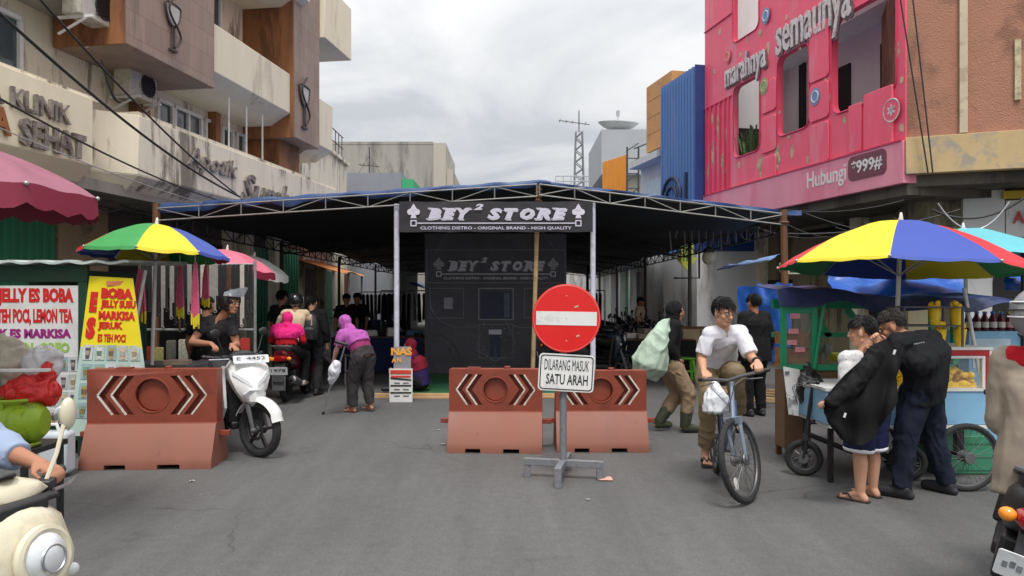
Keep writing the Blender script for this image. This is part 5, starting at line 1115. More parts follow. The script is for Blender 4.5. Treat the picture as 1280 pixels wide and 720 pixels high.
def scooter(label, loc, head, body=WPL, steer=0., plate='', seatm=BLACK, kind='sport', group=None, cat='motor scooter'):
    """head: compass bearing of travel, 0 = away from the camera, 90 = to the right"""
    o = thing('motor_scooter', label, cat, loc, -R(head), group); piv = Matrix.Translation((0, .5, 0)) @ Matrix.Rotation(-R(steer), 4, 'Z') @ Matrix.Translation((0, -.5, 0))
    r = .283; wheel(o, (0, .635, r), r, .043, 5, piv); wheel(o, (0, -.62, r), r, .05, 5)
    mb = MB(); mb.M = piv
    for s in (-1, 1): mb.tube([V(s * .085, .635, r), V(s * .085, .56, .52), V(s * .05, .5, .66)], [.02, .026, .026], 8); mb.cap((s * .085, .635, r), (s * .07, .635, r), .03)
    mb.tube([V(0, .5, .6), V(0, .42, .95)], .03, 8); mb.build('fork', GPL, o)
    mb = MB(); mb.M = piv
    mb.grid(lambda u, v: V(0, .635, r) + V((v - .5) * .15, 0, 0) + V(0, math.cos(R(20 + 135 * u)), math.sin(R(20 + 135 * u))) * (r + .055 - .045 * abs(2 * v - 1) ** 2.5 - (.02 if u < .1 else 0)), 16, 8, .006); mb.build('front_fender', body, o)
    # front shell
    mb = MB()
    if kind == 'sport':
        rings = []
        for z, w1, f, sd, bk in ((.5, .035, .56, .52, .48), (.57, .09, .655, .56, .46), (.68, .155, .655, .55, .42), (.8, .2, .6, .5, .36), (.9, .205, .525, .44, .32), (.985, .15, .45, .4, .32), (1.0, .11, .42, .39, .33)):
            rings.append([V(-w1, bk, z), V(-w1, sd, z), V(-w1 * .5, f - .012, z), V(0, f + .012, z), V(w1 * .5, f - .012, z), V(w1, sd, z), V(w1, bk, z)])
        mb.loft(rings)
        for s in (-1, 1): mb.prism([(.44, .5), (.36, .92), (.3, .9), (.24, .62), (.2, .34), (.26, .32), (.36, .42)], .03 * 1, (s * .2 + (.015 if s > 0 else .015), 0, 0), (0, 1, 0), (0, 0, 1))
    else:
        sect(mb, [(.34, 0, .36, .12, .04), (.48, 0, .4, .19, .06), (.64, 0, .44, .215, .09), (.8, 0, .46, .2, .11), (.93, 0, .44, .165, .1), (1.0, 0, .41, .1, .07)], e=2.3)
    mb.build('front_shell', body, o, bevel=.004 if kind == 'sport' else 0, smooth=35 if kind == 'sport' else 75)
    mb = MB()
    if kind == 'sport':
        for s in (-1, 1): mb.loft([[V(s * .03, .652, .72), V(s * .03, .643, .755), V(s * .03, .62, .755), V(s * .03, .62, .72)], [V(s * .11, .6, .775), V(s * .11, .583, .82), V(s * .11, .54, .82), V(s * .11, .54, .775)], [V(s * .188, .515, .84), V(s * .185, .5, .875), V(s * .17, .46, .875), V(s * .17, .46, .84)]])
        mb.loft([[V(-.08, .63, .6), V(.08, .63, .6), V(.08, .6, .6), V(-.08, .6, .6)], [V(-.11, .655, .65), V(.11, .655, .65), V(.11, .6, .65), V(-.11, .6, .65)], [V(-.06, .675, .69), V(.06, .675, .69), V(.06, .6, .69), V(-.06, .6, .69)]])
    else:
        mb.ell((0, .55, .83), (.088, .07, .088), n=22, m=14)
    mb.build('headlight', LENS, o)
    if kind != 'sport':
        mb = MB(); mb.torus((0, .57, .83), (0, 1, .12), .094, .018, 30, 8); mb.build('headlight_ring', body, o)
        mb = MB(); mb.torus((0, .612, .83), (0, 1, .12), .045, .005, 24, 6); mb.build('headlight_reflector', ALLOY, o)
        for s in (-1, 1): mb = MB(); mb.ell((s * .16, .52, .73), (.03, .022, .024)); mb.build('indicator', LENS, o)
        mb = MB(); mb.box((0, .41, .985), (.2, .16, .05)); mb.box((0, .46, 1.0), (.3, .05, .025)); mb.build('dark_gap_trim', BLACK, o, bevel=.012)
        mb = MB(); mb.torus((0, .37, 1.078), (0, -.35, 1), .05, .008, 22, 6); mb.lathe([(.05, 0), (.048, .006), (.01, .008)], 20, (0, .37, 1.074), (0, -.35, 1)); mb.build('speedometer', BLACK, o)
        mb = MB(); mb.prism([(-.012, .36), (.012, .36), (.02, .7), (-.02, .7)], .012, (0, .53, 0), (1, 0, 0), (0, .16, 1)); mb.build('chrome_strip', CHROME, o)
        for s in (-1, 1): mb = MB(); mb.tube([V(s * .1, .44, .36), V(s * .2, .42, .5), V(s * .222, .43, .64), V(s * .2, .44, .82)], .008, 6); mb.build('seam_strip', BLACK, o)
    mb = MB(); mb.box((0, .34, .62), (.36, .05, .6), Matrix.Rotation(R(-8), 3, 'X')); mb.box((0, .1, .3), (.3, .5, .08)); mb.box((0, -.3, .38), (.26, .5, .22)); mb.box((0, -.55, .32), (.18, .34, .16)); mb.build('inner_panel', BLACK, o, bevel=.02)
    mb = MB(); sect(mb, [(-.06, 0, .5, .1, .16), (-.2, 0, .56, .15, .17), (-.45, 0, .63, .17, .15), (-.7, 0, .69, .165, .12), (-.9, 0, .74, .13, .08), (-1.02, 0, .77, .06, .045)], axis='y', e=2.8); mb.build('rear_body', body if kind != 'dark' else BLACK, o, smooth=70)
    mb = MB(); sect(mb, [(.02, 0, .71, .1, .03), (-.1, 0, .74, .14, .05), (-.4, 0, .78, .15, .055), (-.5, 0, .8, .15, .06), (-.8, 0, .82, .13, .05), (-.9, 0, .82, .09, .03)], axis='y', e=3); mb.build('seat', seatm, o, smooth=70)
    mb = MB(); sect(mb, [(-.96, 0, .7, .12, .05), (-1.03, 0, .7, .1, .045), (-1.06, 0, .7, .06, .03)], axis='y'); mb.build('tail_light', REDL, o)
    for s in (-1, 1):
        mb = MB(); mb.ell((s * .14, -1.0, .7), (.035, .03, .03)); mb.build('indicator', AMB, o)
    mb = MB(); mb.prism([(-.8, .62), (-1.0, .64), (-1.1, .36), (-1.05, .34), (-.94, .5)], .16, (-.08, 0, 0), (0, 1, 0), (0, 0, 1)); mb.build('rear_fender', BLACK, o)
    number(o, (0, -1.075, .52), (1, 0, 0), (0, -.3, 1), .27, .12, plate, 'number_plate')
    mb = MB(); mb.tube([V(.14, -.2, .22), V(.17, -.4, .24), V(.17, -.55, .3)], .03, 8); mb.tube([V(.18, -.5, .29), V(.19, -.95, .38), V(.19, -1.0, .39)], [.05, .065, .05], 12); mb.build('exhaust', GPL, o)
    mb = MB(); mb.lathe([(.045, 0), (.05, .01), (.035, .014)], 16, (.19, -.995, .39), (0, -1, .15)); mb.build('exhaust_tip', CHROME, o)
    mb = MB(); mb.tube([V(-.15, -.55, .8), V(-.15, -.9, .88), V(0, -1.0, .89), V(.15, -.9, .88), V(.15, -.55, .8)], .014, 7); mb.build('grab_rail', GPL, o)
    # handlebar group turns with the wheel
    mb = MB(); mb.M = piv; mb.tube([V(-.34, .27, 1.02), V(-.2, .36, 1.0), V(0, .4, .98), V(.2, .36, 1.0), V(.34, .27, 1.02)], .014, 8); hb = mb.build('handlebar', GPL, o)
    for s in (-1, 1):
        mb = MB(); mb.M = piv; mb.cap((s * .22, .345, 1.003), (s * .35, .265, 1.021), .019, .019); mb.cap((s * .355, .262, 1.022), (s * .37, .25, 1.025), .022); mb.build('grip', BLACK, hb)
        mb = MB(); mb.M = piv; mb.tube([V(s * .19, .41, 1.0), V(s * .27, .39, 1.0), V(s * .37, .33, 1.0)], .007, 6); mb.build('lever', ALLOY, hb)
        mb = MB(); mb.M = piv; mb.box((s * .2, .36, 1.01), (.07, .06, .05), R(-30 * s)); mb.build('switch_block', BLACK, hb, bevel=.008)
    mb = MB(); mb.M = piv; sect(mb, [(1.0, 0, .4, .1, .05), (1.02, 0, .39, .17, .06), (1.05, 0, .38, .14, .05), (1.075, 0, .36, .07, .04)], e=2.4); mb.build('handlebar_cowl', body if kind != 'sport' else BLACK, o, smooth=75)
    for s in (-1, 1):
        mb = MB(); mb.M = piv; mb.tube([V(s * .2, .36, 1.02), V(s * .25, .36, 1.12), V(s * .29, .35, 1.22)], .008, 6); mb.ell((s * .31, .35, 1.26), (.062, .018, .045) if kind != 'retro' else (.034, .026, .062)); m_ = mb.build('mirror', BLACK if kind != 'retro' else body, o)
        mb = MB(); mb.M = piv; mb.ell((s * .31, .335, 1.26), (.052, .008, .036)); mb.build('mirror_glass', MIRR, m_)
    return o
def bicycle(label, loc, head, wr=.335, tyre=.026, frame=None, steer=0., lean=0., base=1.05, cat='bicycle', wheels=True, kid=False):
    o = thing('bicycle', label, cat, loc, -R(head)); L_ = Matrix.Rotation(R(lean), 4, 'Y'); fy, ry = base * .58, -base * .42
    hx = V(0, fy - .14 * wr / .335, wr + .54 * (wr / .335 if not kid else 1.1)); hb_ = V(0, fy - .03 * wr / .335, wr + .24 * wr / .335)
    ax = (hx - hb_).normalized(); piv = L_ @ Matrix.Translation(hb_) @ Matrix.Rotation(-R(steer), 4, ax) @ Matrix.Translation(-hb_)
    sp = 32 if not kid else 20
    brim = mat('bike_rim_dark', (.16, .16, .165), .4, .15, 8, metal=.7); wheel(o, (0, fy, wr), wr, tyre, sp, piv, brim, True, n=64); wheel(o, (0, ry, wr), wr, tyre, sp, L_, brim, True, n=64)
    fr = frame or mat('bike_frame_blue', s2l(60, 84, 120), .3, .15, 8, coat=.5)
    mb = MB(); mb.M = piv
    for s in (-1, 1): mb.tube([V(s * .05, fy, wr), V(s * .052, fy - .02, wr + .2 * wr / .335), V(s * .05, hb_.y, hb_.z + .06), ], [.014, .018, .02], 8)
    mb.box(hb_ + V(0, 0, .07), (.14, .05, .05)); mb.tube([hb_ + V(0, 0, .06), hx + V(0, -.01, .06)], .018, 8); mb.build('fork', mat('fork_silver_blue', s2l(150, 164, 180), .35, .1, 8, metal=.5) if not kid else BLACK, o)
    bb_ = V(0, ry + .42 * wr / .335 * (1 if not kid else 1.1), wr * .9); st = V(0, ry + .2, wr + .42)
    mb = MB(); mb.M = L_; hd = hb_ + ax * .1; hu_ = hb_ + ax * .2
    mb.tube([hd - ax * .02, hu_ + ax * .03], .026, 10); mb.tube([hu_, st], .019, 10); mb.tube([hd, bb_], .023, 10); mb.tube([bb_, st + (st - bb_) * .12], .018, 10)
    for s in (-1, 1): mb.tube([bb_ + V(s * .03, 0, 0), V(s * .06, ry, wr)], .011, 7); mb.tube([st + V(s * .015, 0, 0), V(s * .06, ry, wr)], .01, 7)
    mb.build('frame', fr, o)
    mb = MB(); mb.M = L_; sx = st + (st - bb_) * .3; mb.tube([st, sx], .014, 8); sect_pts = [(-.14, 0, 0, .075, .03), (-.05, 0, 0, .07, .03), (.06, 0, 0, .03, .022), (.13, 0, 0, .015, .015)]
    m2 = MB(); sect(m2, [(a + sx.y, 0, sx.z + .02, d, e_) for a, b, c, d, e_ in sect_pts], axis='y'); mb.add(m2.v, m2.f); mb.build('saddle', BLACK, o)
    mb = MB(); mb.M = piv; t = hx + V(0, 0, .08); W_ = .29 if not kid else .24
    mb.tube([V(-W_, t.y - .06, t.z + .03), V(-.12, t.y + .02, t.z + .02), V(0, t.y + .04, t.z), V(.12, t.y + .02, t.z + .02), V(W_, t.y - .06, t.z + .03)], .013, 8); hb2 = mb.build('handlebar', GPL, o)
    for s in (-1, 1): mb = MB(); mb.M = piv; mb.cap((s * (W_ - .1), t.y - .035, t.z + .027), (s * (W_ + .01), t.y - .064, t.z + .031), .018); mb.build('grip', BLACK, hb2)
    mb = MB(); mb.M = piv
    for s in (-1, 1): mb.tube([V(s * .12, t.y + .05, t.z), V(s * .2, t.y + .06, t.z - .01), V(s * .27, t.y + .0, t.z - .02)], .006, 6); mb.tube([V(s * .13, t.y + .05, t.z), V(s * .1, t.y + .16, t.z - .03), V(0, t.y + .12, t.z - .2)], .004, 5)
    mb.build('brake_lever', GPL, hb2)
    mb = MB(); mb.M = L_; mb.torus(bb_ + V(.05, 0, 0), (1, 0, 0), .085, .01, 28, 5, squash=.4); mb.lathe([(.03, -.07), (.03, .07)], 10, bb_, (1, 0, 0))
    for s, a in ((1, 260), (-1, 80)): e = V(0, math.cos(R(a)), math.sin(R(a))) * .165; mb.tube([bb_ + V(s * .075, 0, 0), bb_ + V(s * .085, 0, 0) + e], .011, 6)
    mb.build('crank', GPL, o)
    for s, a in ((1, 260), (-1, 80)):
        e = V(0, math.cos(R(a)), math.sin(R(a))) * .165; mb = MB(); mb.M = L_; mb.box(bb_ + V(s * .14, 0, 0) + e, (.09, .1, .022)); mb.build('pedal', WHITE if kid else BLACK, o, bevel=.004)
    mb = MB(); mb.M = L_; mb.tube([bb_ + V(.05, .0, .085), V(.05, ry, wr + .035)], .006, 5); mb.tube([bb_ + V(.05, .0, -.085), V(.05, ry, wr - .035)], .006, 5); mb.build('chain', GPL, o)
    if not kid:
        mb = MB(); mb.M = piv; mb.prism([(.03 * math.cos(R(a)), .05 * math.sin(R(a))) for a in range(0, 360, 30)], .006, (0.012, fy + .12, wr - .16), (0, 1, 0), (0, 0, 1)); mb.build('spoke_reflector', mat('reflector_pale', s2l(220, 220, 210), .3), o)
    return o, piv, dict(grip=V(W_ - .05, t.y - .05, t.z + .03), saddle=sx, bb=bb_, L=L_, fy=fy, ry=ry)
# ================================================================ BIKES AND PEOPLE IN PLACE
def on(o, p, piv=None): 
    m = Matrix.LocRotScale(o.location, o.rotation_euler, o.scale); return m @ ((piv or Matrix()) @ Vector(p))
def ride(o, head, y0=-.28, up=0., pil=False, lean=.06, steer=0., hands=None, hz=0., sw=1.):
    """joints of a rider on a scooter, from the scooter's own frame"""
    piv = Matrix.Translation((0, .5, 0)) @ Matrix.Rotation(-R(steer), 4, 'Z') @ Matrix.Translation((0, -.5, 0)); L = lambda x, y, z: on(o, (x, y, z + up))
    fw = V(math.sin(R(head)), math.cos(R(head)), 0); J = {}
    for s, x in (('L', -1), ('R', 1)):
        J['hip' + s] = L(x * .09, y0, .9); J['sh' + s] = L(x * .172 * sw, y0 + lean, 1.36)
        if pil: J['kn' + s] = L(x * .22, y0 + .38, .78); J['an' + s] = L(x * .21, y0 + .28, .38); J['el' + s] = L(x * .25, y0 + .08, 1.12); J['wr' + s] = L(x * .17, y0 + .3, 1.02)
        else:
            J['kn' + s] = L(x * .17, y0 + .42, .76); J['an' + s] = L(x * .13, y0 + .42, .43); g = on(o, (x * .28, .29, 1.07), piv); J['wr' + s] = g - fw * .06; J['el' + s] = (J['sh' + s] + J['wr' + s]) / 2 + L(x * .09, 0, -.1) - L(0, 0, 0) - fw * .03
            J['hd' + s] = (fw + V(0, 0, -.25)).normalized(); J['hn' + s] = V(0, 0, -1) + fw * .1
        J['to' + s] = fw
    J['head'] = L(0, y0 + lean + .05, 1.55); J['hf'] = fw; J['k'] = .97; J['bow'] = .03; p = L(0, y0, 0); J['root'] = V(p.x, p.y, 0); return J
# white scooter behind the left barrier
ws = scooter('white scooter with its front wheel turned, half behind the largest barrier', (-2.98, 8.02, 0), 143, WPL, -24, '1978')
number(ws, (0, .52, .99), (-1, 0, 0), (0, -.42, 1), .36, .085, 'E  4452', 'front_number_plate')
J = ride(ws, 143, -.3, steer=-24); J['hf'] = V(.85, -.35, -.08)
J['head'] = P(288, 379, 8.0); J['wrL'] = P(290, 432, 7.75); J['elL'] = P(296, 432, 8.05); J['shL'] = P(289, 405, 8.05); J['shR'] = P(257, 403, 8.1); J['elR'] = P(240, 428, 7.95); J['wrR'] = P(264, 430, 7.72)
for s in 'LR': J['hd' + s] = V(.7, -.6, -.3); J['hn' + s] = V(0, -.2, -1)
person('man in charcoal tee and raised visor helmet sitting on the white scooter', J, SKIN2, cloth('charcoal_tee', s2l(44, 43, 46)), .55, -.06, bottom=C_GREY, hair='helmet', extra='raised', curlL=.9, curlR=.9, seed=3)
# red and black scooter seen from behind
rs_ = scooter('dark red scooter seen from behind carrying a driver and a woman in pink', (-3.55, 12.2, 0), -3, mat('dark_red_gloss', s2l(86, 16, 24), .25, .1, 4, coat=.5), 0, '1978')
mb = MB(); mb.box((0, -1.06, .33), (.2, .02, .22)); mb.build('mud_flap', GPL, rs_, bevel=.01)
mb = MB(); mb.box((-.1, -1.07, .7), (.07, .05, .05)); mb.build('lit_indicator', AMB, rs_, bevel=.01)
J = ride(rs_, -3, -.1, lean=.08); person('scooter driver in black helmet with cream vest over white sleeves', J, SKIN2, C_CREAM, 1.0, -.08, bottom=C_BLACK, hair='helmet', vox=.009, face=True, seed=4)
J = ride(rs_, -3, -.62, up=-.09, pil=True); J['head'] += V(.0, 0, -.17)
for s in 'LR': J['sh' + s] += V(0, 0, -.13); J['el' + s] += V(0, 0, -.08)
J['k'] = .9; person('woman in hot pink headscarf and red jacket riding pillion on the red scooter', J, SKIN, C_RED, 1.9, -.1, 1.08, bottom=C_BLACK, hair='hijab', hairm=C_PINK, vox=.009, shoem=mat('pale_shoe', s2l(180, 170, 165), .6), seed=5)
# pedestrians on the left
p = G(390, 493); J = stand(p, 4, 1.64, knL=(-.11, .05, .47), anL=(-.12, .1, .09), anR=(.12, -.12, .085)); J['hf'] = V(.1, 1, -.2)
person('man in black jacket with black backpack walking away under the tent', J, SKIN, C_BLACK, 1.9, -.12, 1.1, .03, C_CHAR, 1.98, hair='short', vox=.009, seed=6)
bp = thing('backpack', 'black backpack with two pale red straps worn by the man walking away', 'backpack', p + V(.01, -.2, 1.0))
mb = MB(); sect(mb, [(-.08, 0, 0, .14, .07), (-.02, 0, -.01, .165, .1), (.2, 0, -.01, .16, .1), (.32, 0, .02, .12, .07), (.36, 0, .03, .06, .04)], e=3.2); mb.build('bag', mat('black_nylon', (.016, .016, .018), .6, .2, 12), bp)
mb = MB(); sect(mb, [(-.06, 0, -.1, .1, .03), (.1, 0, -.11, .11, .03), (.14, 0, -.09, .09, .02)], e=3); mb.build('front_pocket', mat('black_nylon', (.016, .016, .018), .6, .2, 12), bp)
for x in (-.07, .07):
    mb = MB(); mb.box((x, -.125, .24), (.022, .01, .15)); mb.build('pale_strap', mat('pale_red_webbing', s2l(196, 150, 142), .7), bp)
p = G(447, 515); J = stand(p, 305, 1.5, hipL=(-.09, -.12, .86), hipR=(.1, -.12, .86), shL=(-.16, .16, 1.22), shR=(.16, .14, 1.2), head=(0, .3, 1.37), hf=(-.1, .85, -.5), elL=(-.26, .18, 1.0), wrL=(-.27, .24, .82), elR=(.2, .2, .96), wrR=(.24, .26, .8), anL=(-.08, .02, .075), anR=(.14, -.14, .1), knL=(-.09, .02, .47), knR=(.12, -.08, .47), hdL=(0, .3, -1), hdR=(0, .3, -1), bow=.05)
person('barefoot woman in mauve headscarf bending forward over her crutches', J, SKIN2, C_MAG, .9, -.02, 1.12, bottom=mat('worn_black_trousers', s2l(52, 48, 50), .85, .12, 6, bump=.1, bscale=200), leg=1.92, binf=.03, shoes='none', hair='hijab', hairm=C_PURP, curlL=1., curlR=1., vox=.0085, seed=8)
def crutch(top, foot, label, wrap=None):
    top, foot = Vector(top), Vector(foot); o = thing('crutch', label, 'crutch', foot); d = top - foot; x, y, z = frame_of(d, V(0, 1, .1)); al = mat('aluminium_tube', s2l(176, 178, 180), .35, .1, 9, metal=.7)
    mb = MB(); Q = lambda a, s: foot + d * a + x * s
    mb.tube([Q(.02, 0), Q(.45, 0)], .013, 8); 
    for s in (-1, 1): mb.tube([Q(.4, s * .012), Q(.5, s * .04), Q(.97, s * .055)], .011, 7)
    mb.build('tube_frame', al, o, world=True)
    mb = MB(); mb.cap(Q(.99, -.08), Q(.99, .08), .022); mb.build('arm_pad', BLACK, o, world=True)
    mb = MB(); mb.cap(Q(.7, -.05), Q(.7, .05), .016); mb.build('hand_grip', BLACK, o, world=True)
    mb = MB(); mb.cap(Q(0, 0) + V(0, 0, .02), Q(.03, 0), .022, .018); mb.build('rubber_foot', RUB, o, world=True)
    if wrap:
        mb = MB(); mb.tube([Q(.43, 0), Q(.5, 0), Q(.62, 0), Q(.74, .01)], [.03, .06, .085, .05], 12); remesh(mb, .01, 3, .012, (14, 14, 8), 3).build('cloth_wrap', C_WHITE, o, world=True, smooth=180)
ct = P(427, 428, 10.15); crutch(ct, G(404, 518), 'aluminium crutch with white cloth wrapped round it in the left hand of the bending woman', True)
ct = P(437, 444, 10.55); g_ = P(433, 510, 10.75); g_.z = 0; crutch(ct, g_, 'plain aluminium crutch on the far side of the bending woman')
# man with black flat cap by the drink stall
p = V((258 - 640) * 9.4 / F, 9.4, 0); J = stand(p, 8, 1.62); person('man with black flat cap and black shirt seen from behind beside the scooter rider', J, SKIN2, C_BLACK, .7, -.1, bottom=C_CHAR, hair='cap', vox=.009, seed=9)
for px, d, h, f, lb_, m, b_ in ((352, 13.6, 1.72, 20, 'dark haired man in charcoal shirt beyond the scooter driver', C_CHAR, C_BLACK), (433, 17., 1.68, 160, 'person in black shirt standing by the table under the tent on the left', C_BLACK, C_CHAR), (447, 17.6, 1.7, 200, 'person in black jacket right of another at the table under the tent', C_BLACK, C_GREY), (800, 21, 1.6, 120, 'person in striped pale top among the parked motorbikes', C_CREAM, C_BLACK)):
    J = stand(V((px - 640) * d / F, d, 0), f, h); person(lb_, J, SKIN2, m, .8, -.1, bottom=b_, hair='short', vox=.011, hands=False, seed=int(px))
# woman sitting on the carpet
p = V((520 - 640) * 12.75 / F, 12.75, 0.02); J = stand(p, 275, 1.55, hipL=(-.1, -.1, .14), hipR=(.1, -.1, .14), knL=(-.2, .28, .42), knR=(.22, .3, .36), anL=(-.12, .4, .08), anR=(.14, .42, .08), shL=(-.165, .06, .62), shR=(.165, .06, .62), head=(.0, .12, .83), elL=(-.25, .18, .42), elR=(.24, .2, .4), wrL=(-.12, .38, .38), wrR=(.12, .4, .34), bow=.05)
person('woman in maroon headscarf and violet jacket sitting on the carpet behind the price board', J, SKIN, C_VIOL, 1.9, -.1, 1.15, .025, C_BLACK, 1.9, hair='hijab', hairm=C_MAROON, vox=.009, seed=11)
# sack carrier
p = V((838 - 640) * 8.97 / F, 8.97, 0)
J = stand(p, 82, 1.6, head=(0, .07, 1.5), shL=(-.165, .03, 1.32), shR=(.165, .0, 1.32), elR=(.21, -.1, 1.08), wrR=(.16, .02, .92), elL=(-.2, -.08, 1.1), wrL=(-.12, .06, 1.2), anR=(.08, .16, .09), knR=(.1, .2, .48), anL=(-.1, -.12, .11), knL=(-.1, .14, .47), hipL=(-.09, -.02, .84), hipR=(.09, -.02, .84), hf=(.1, 1, -.15), bow=.03)
person('man in black hooded top, khaki trousers and rubber boots carrying a sack on his back', J, SKIN2, C_BLACK, 1.85, -.02, 1.08, .03, cloth('sand_camouflage', s2l(148, 126, 102), var=.3), 1.6, .035, 'boot', hair='hood', hairm=C_BLACK, vox=.008, seed=12)
mb = MB(); c = p + V(0, -.1, 0)
pts = [P(835, 398, 8.78), P(828, 412, 8.76), P(820, 432, 8.75), P(812, 455, 8.78), P(806, 470, 8.8)]
mb.tube(pts, [.035, .09, .16, .22, .15], 18); r_ = remesh(mb, .012, 4, .02, (7, 7, 4), 2)
tag(r_.build('sack', mat('pale_green_sack', s2l(176, 196, 178), .75, .08, 5, bump=.25, bscale=120, dirt=s2l(140, 156, 140), damt=.4, dscale=4), origin=pts[2], smooth=180), 'big pale green sack slung over the shoulder of the hooded man', 'sack')
# man in black behind the cyclist
p = V((943 - 640) * 10.2 / F, 10.2, 0); J = stand(p, 340, 1.64); person('man in black standing behind the cyclist before the blue tarp', J, SKIN2, C_BLACK, 1.9, -.3, 1.12, .035, C_BLACK, 1.95, hair='short', vox=.01, seed=13, flare=.05)
# cyclist
bike, pv, bd_ = bicycle('blue grey mountain bike ridden towards the camera with its front wheel turned', (1.842, 6.476, 0), 187, steer=36, base=1.02)
fw = V(math.sin(R(187)), math.cos(R(187)), 0); rt = V(math.cos(R(187)), -math.sin(R(187)), 0); J = {}
g = bd_['grip']; sdl = on(bike, bd_['saddle'])
for s, x in (('L', -1), ('R', 1)):
    gp = on(bike, (x * (g.x + .0), g.y, g.z + .03), pv); J['wr' + s] = gp - fw * .075 + V(0, 0, .035); J['hd' + s] = fw + V(0, 0, -.25) - rt * x * .1; J['hn' + s] = V(0, 0, -1) + fw * .1
    a = R(260 if x > 0 else 80); pe = on(bike, bd_['bb'] + V(x * .14, math.cos(a) * .165, math.sin(a) * .165)); J['an' + s] = pe - fw * .1 + V(0, 0, .095); J['to' + s] = (fw + V(0, 0, -.08)).normalized()
    J['hip' + s] = sdl + rt * x * .09 + V(0, 0, .06) + fw * .03
J['shR'] = P(887, 417, 6.40); J['shL'] = P(926, 416, 6.42); J['elR'] = P(877, 447, 6.42); J['elL'] = P(940, 448, 6.28); J['knR'] = P(886, 503, 6.36); J['knL'] = P(920, 466, 6.30)
J['head'] = P(905, 391, 6.33); J['hf'] = V(.38, -.9, -.2); J['k'] = .97; J['bow'] = .05; J['root'] = V(1.85, 6.6, 0)
person('young man in white tee, khaki trousers and glasses riding the bicycle', J, SKIN, C_WHITE, .85, -.12, .95, .014, C_KHAKI, 1.85, .022, 'sandal', hair='short', glasses=True, curlL=.95, curlR=.95, vox=.006, fold=.011, seed=14)
w_ = J['wrL']; mb = MB(); mb.torus(w_ - (w_ - J['elL']).normalized() * .03, (w_ - J['elL']), .032, .011, 20, 6, squash=1.6); tag(mb.build('wrist_watch', BLACK, origin=w_), 'black watch on the left wrist of the cyclist', 'watch')
gp = on(bike, (g.x - .02, g.y, g.z - .01), pv) + V(.04, -.03, 0); mb = MB(); mb.tube([gp, gp + V(0, 0, -.05), gp + V(.01, -.02, -.14), gp + V(.012, -.02, -.25), gp + V(.012, -.02, -.27)], [.012, .05, .105, .11, .07], 16, squash=.7)
r_ = remesh(mb, .008, 3, .012, (12, 12, 6), 4)
tag(r_.build('plastic_bag', mat('white_plastic_bag', s2l(230, 232, 236), .35, .04, 5, bump=.3, bscale=30, coat=.2), origin=gp, smooth=180), 'full white plastic bag hanging from the bicycle handlebar', 'plastic bag')
# boy holding up a big black jacket
p = G(1086, 624); p.y = 5.96; p.x = (1086 - 640) * 5.96 / F
J = stand(p, 330, 1.5, anL=(-.12, .0, .075), anR=(.13, .05, .075), knL=(-.11, .02, .44), knR=(.12, .05, .44)); J['hf'] = V(-.75, .6, -.12)
J['k'] = .99; J['head'] = P(1077, 415, 5.98); J['shL'] = P(1059, 449, 5.93); J['shR'] = P(1096, 450, 6.05); J['elL'] = P(1061, 490, 5.83); J['wrL'] = P(1042, 502, 5.66); J['elR'] = P(1112, 468, 5.85); J['wrR'] = P(1103, 434, 5.66)
J['hdL'] = V(-1, -.15, .0); J['hnL'] = V(.2, -.3, -1); J['hdR'] = V(-.5, .1, .7); J['hnR'] = V(-.2, -1, -.1)
boy = person('boy in speckled white tee, navy shorts and flip flops holding a black jacket behind him', J, SKIN, C_PRINT, .75, -.1, 1.06, .02, C_NAVY, .95, .03, 'sandal', hair='short', curlL=1., curlR=1., vox=.006, fold=.004, seed=15)
mb = MB()
for s in 'LR': e = J['hip' + s].lerp(J['kn' + s], .96); dv_ = (J['kn' + s] - J['hip' + s]).normalized(); mb.torus(e, dv_, .108, .012, 22, 6, squash=1.5)
mb.build('shorts_hem', C_WHITE, boy, world=True)
top_ = [(1028, 502), (1040, 486), (1056, 468), (1074, 452), (1092, 431), (1106, 424), (1120, 434)]; bot_ = [(1046, 538), (1056, 552), (1064, 556), (1077, 557), (1092, 545), (1106, 526), (1120, 502)]
def lerp_list(l, u):
    x = u * (len(l) - 1); i = min(int(x), len(l) - 2); t = x - i; return (l[i][0] + (l[i + 1][0] - l[i][0]) * t, l[i][1] + (l[i + 1][1] - l[i][1]) * t)
def cape(u, v):
    a, b = lerp_list(top_, u), lerp_list(bot_, u); px = a[0] + (b[0] - a[0]) * v + 5 * math.sin(v * 3.1) * (1 - u) * -1; py = a[1] + (b[1] - a[1]) * v
    d = 5.62 - .05 * math.sin(u * math.pi) * math.sin(v * 2.6) + .034 * math.sin(u * 15 + v * 3.5) * (.25 + v) + .012 * math.sin(u * 9 - v * 11) + .02 * math.sin(v * 8 + u * 3) * (1 - u)
    return P(px, py, d)
jk = thing('black_jacket', 'large black jacket held spread open behind the boy beside the cart', 'jacket', P(1075, 500, 5.62))
mb = MB(); mb.grid(cape, 60, 40, .014); mb.build('cloth', mat('black_jacket_cloth', (.008, .008, .0085), .8, .2, 8, bump=.25, bscale=90, spec=.25), jk, world=True, smooth=60)
mb = MB()
for a in ((1056, 519), (1118, 440)): q = P(a[0], a[1], 5.54); mb.box(q, (.014, .01, .036), Matrix.Rotation(R(20), 3, 'Y'))
mb.build('pale_tag', WHITE, jk, world=True)
mb = MB(); mb.tube([P(1098, 436, 5.60), P(1082, 462, 5.56), P(1064, 486, 5.55), P(1036, 506, 5.57)], [.06, .065, .06, .045], 14); remesh(mb, .01, 3, .014, (11, 11, 8), 6).build('sleeve', mat('black_jacket_cloth', (.008, .008, .0085), .8, .2, 8, bump=.25, bscale=90, spec=.25), jk, world=True, smooth=180)
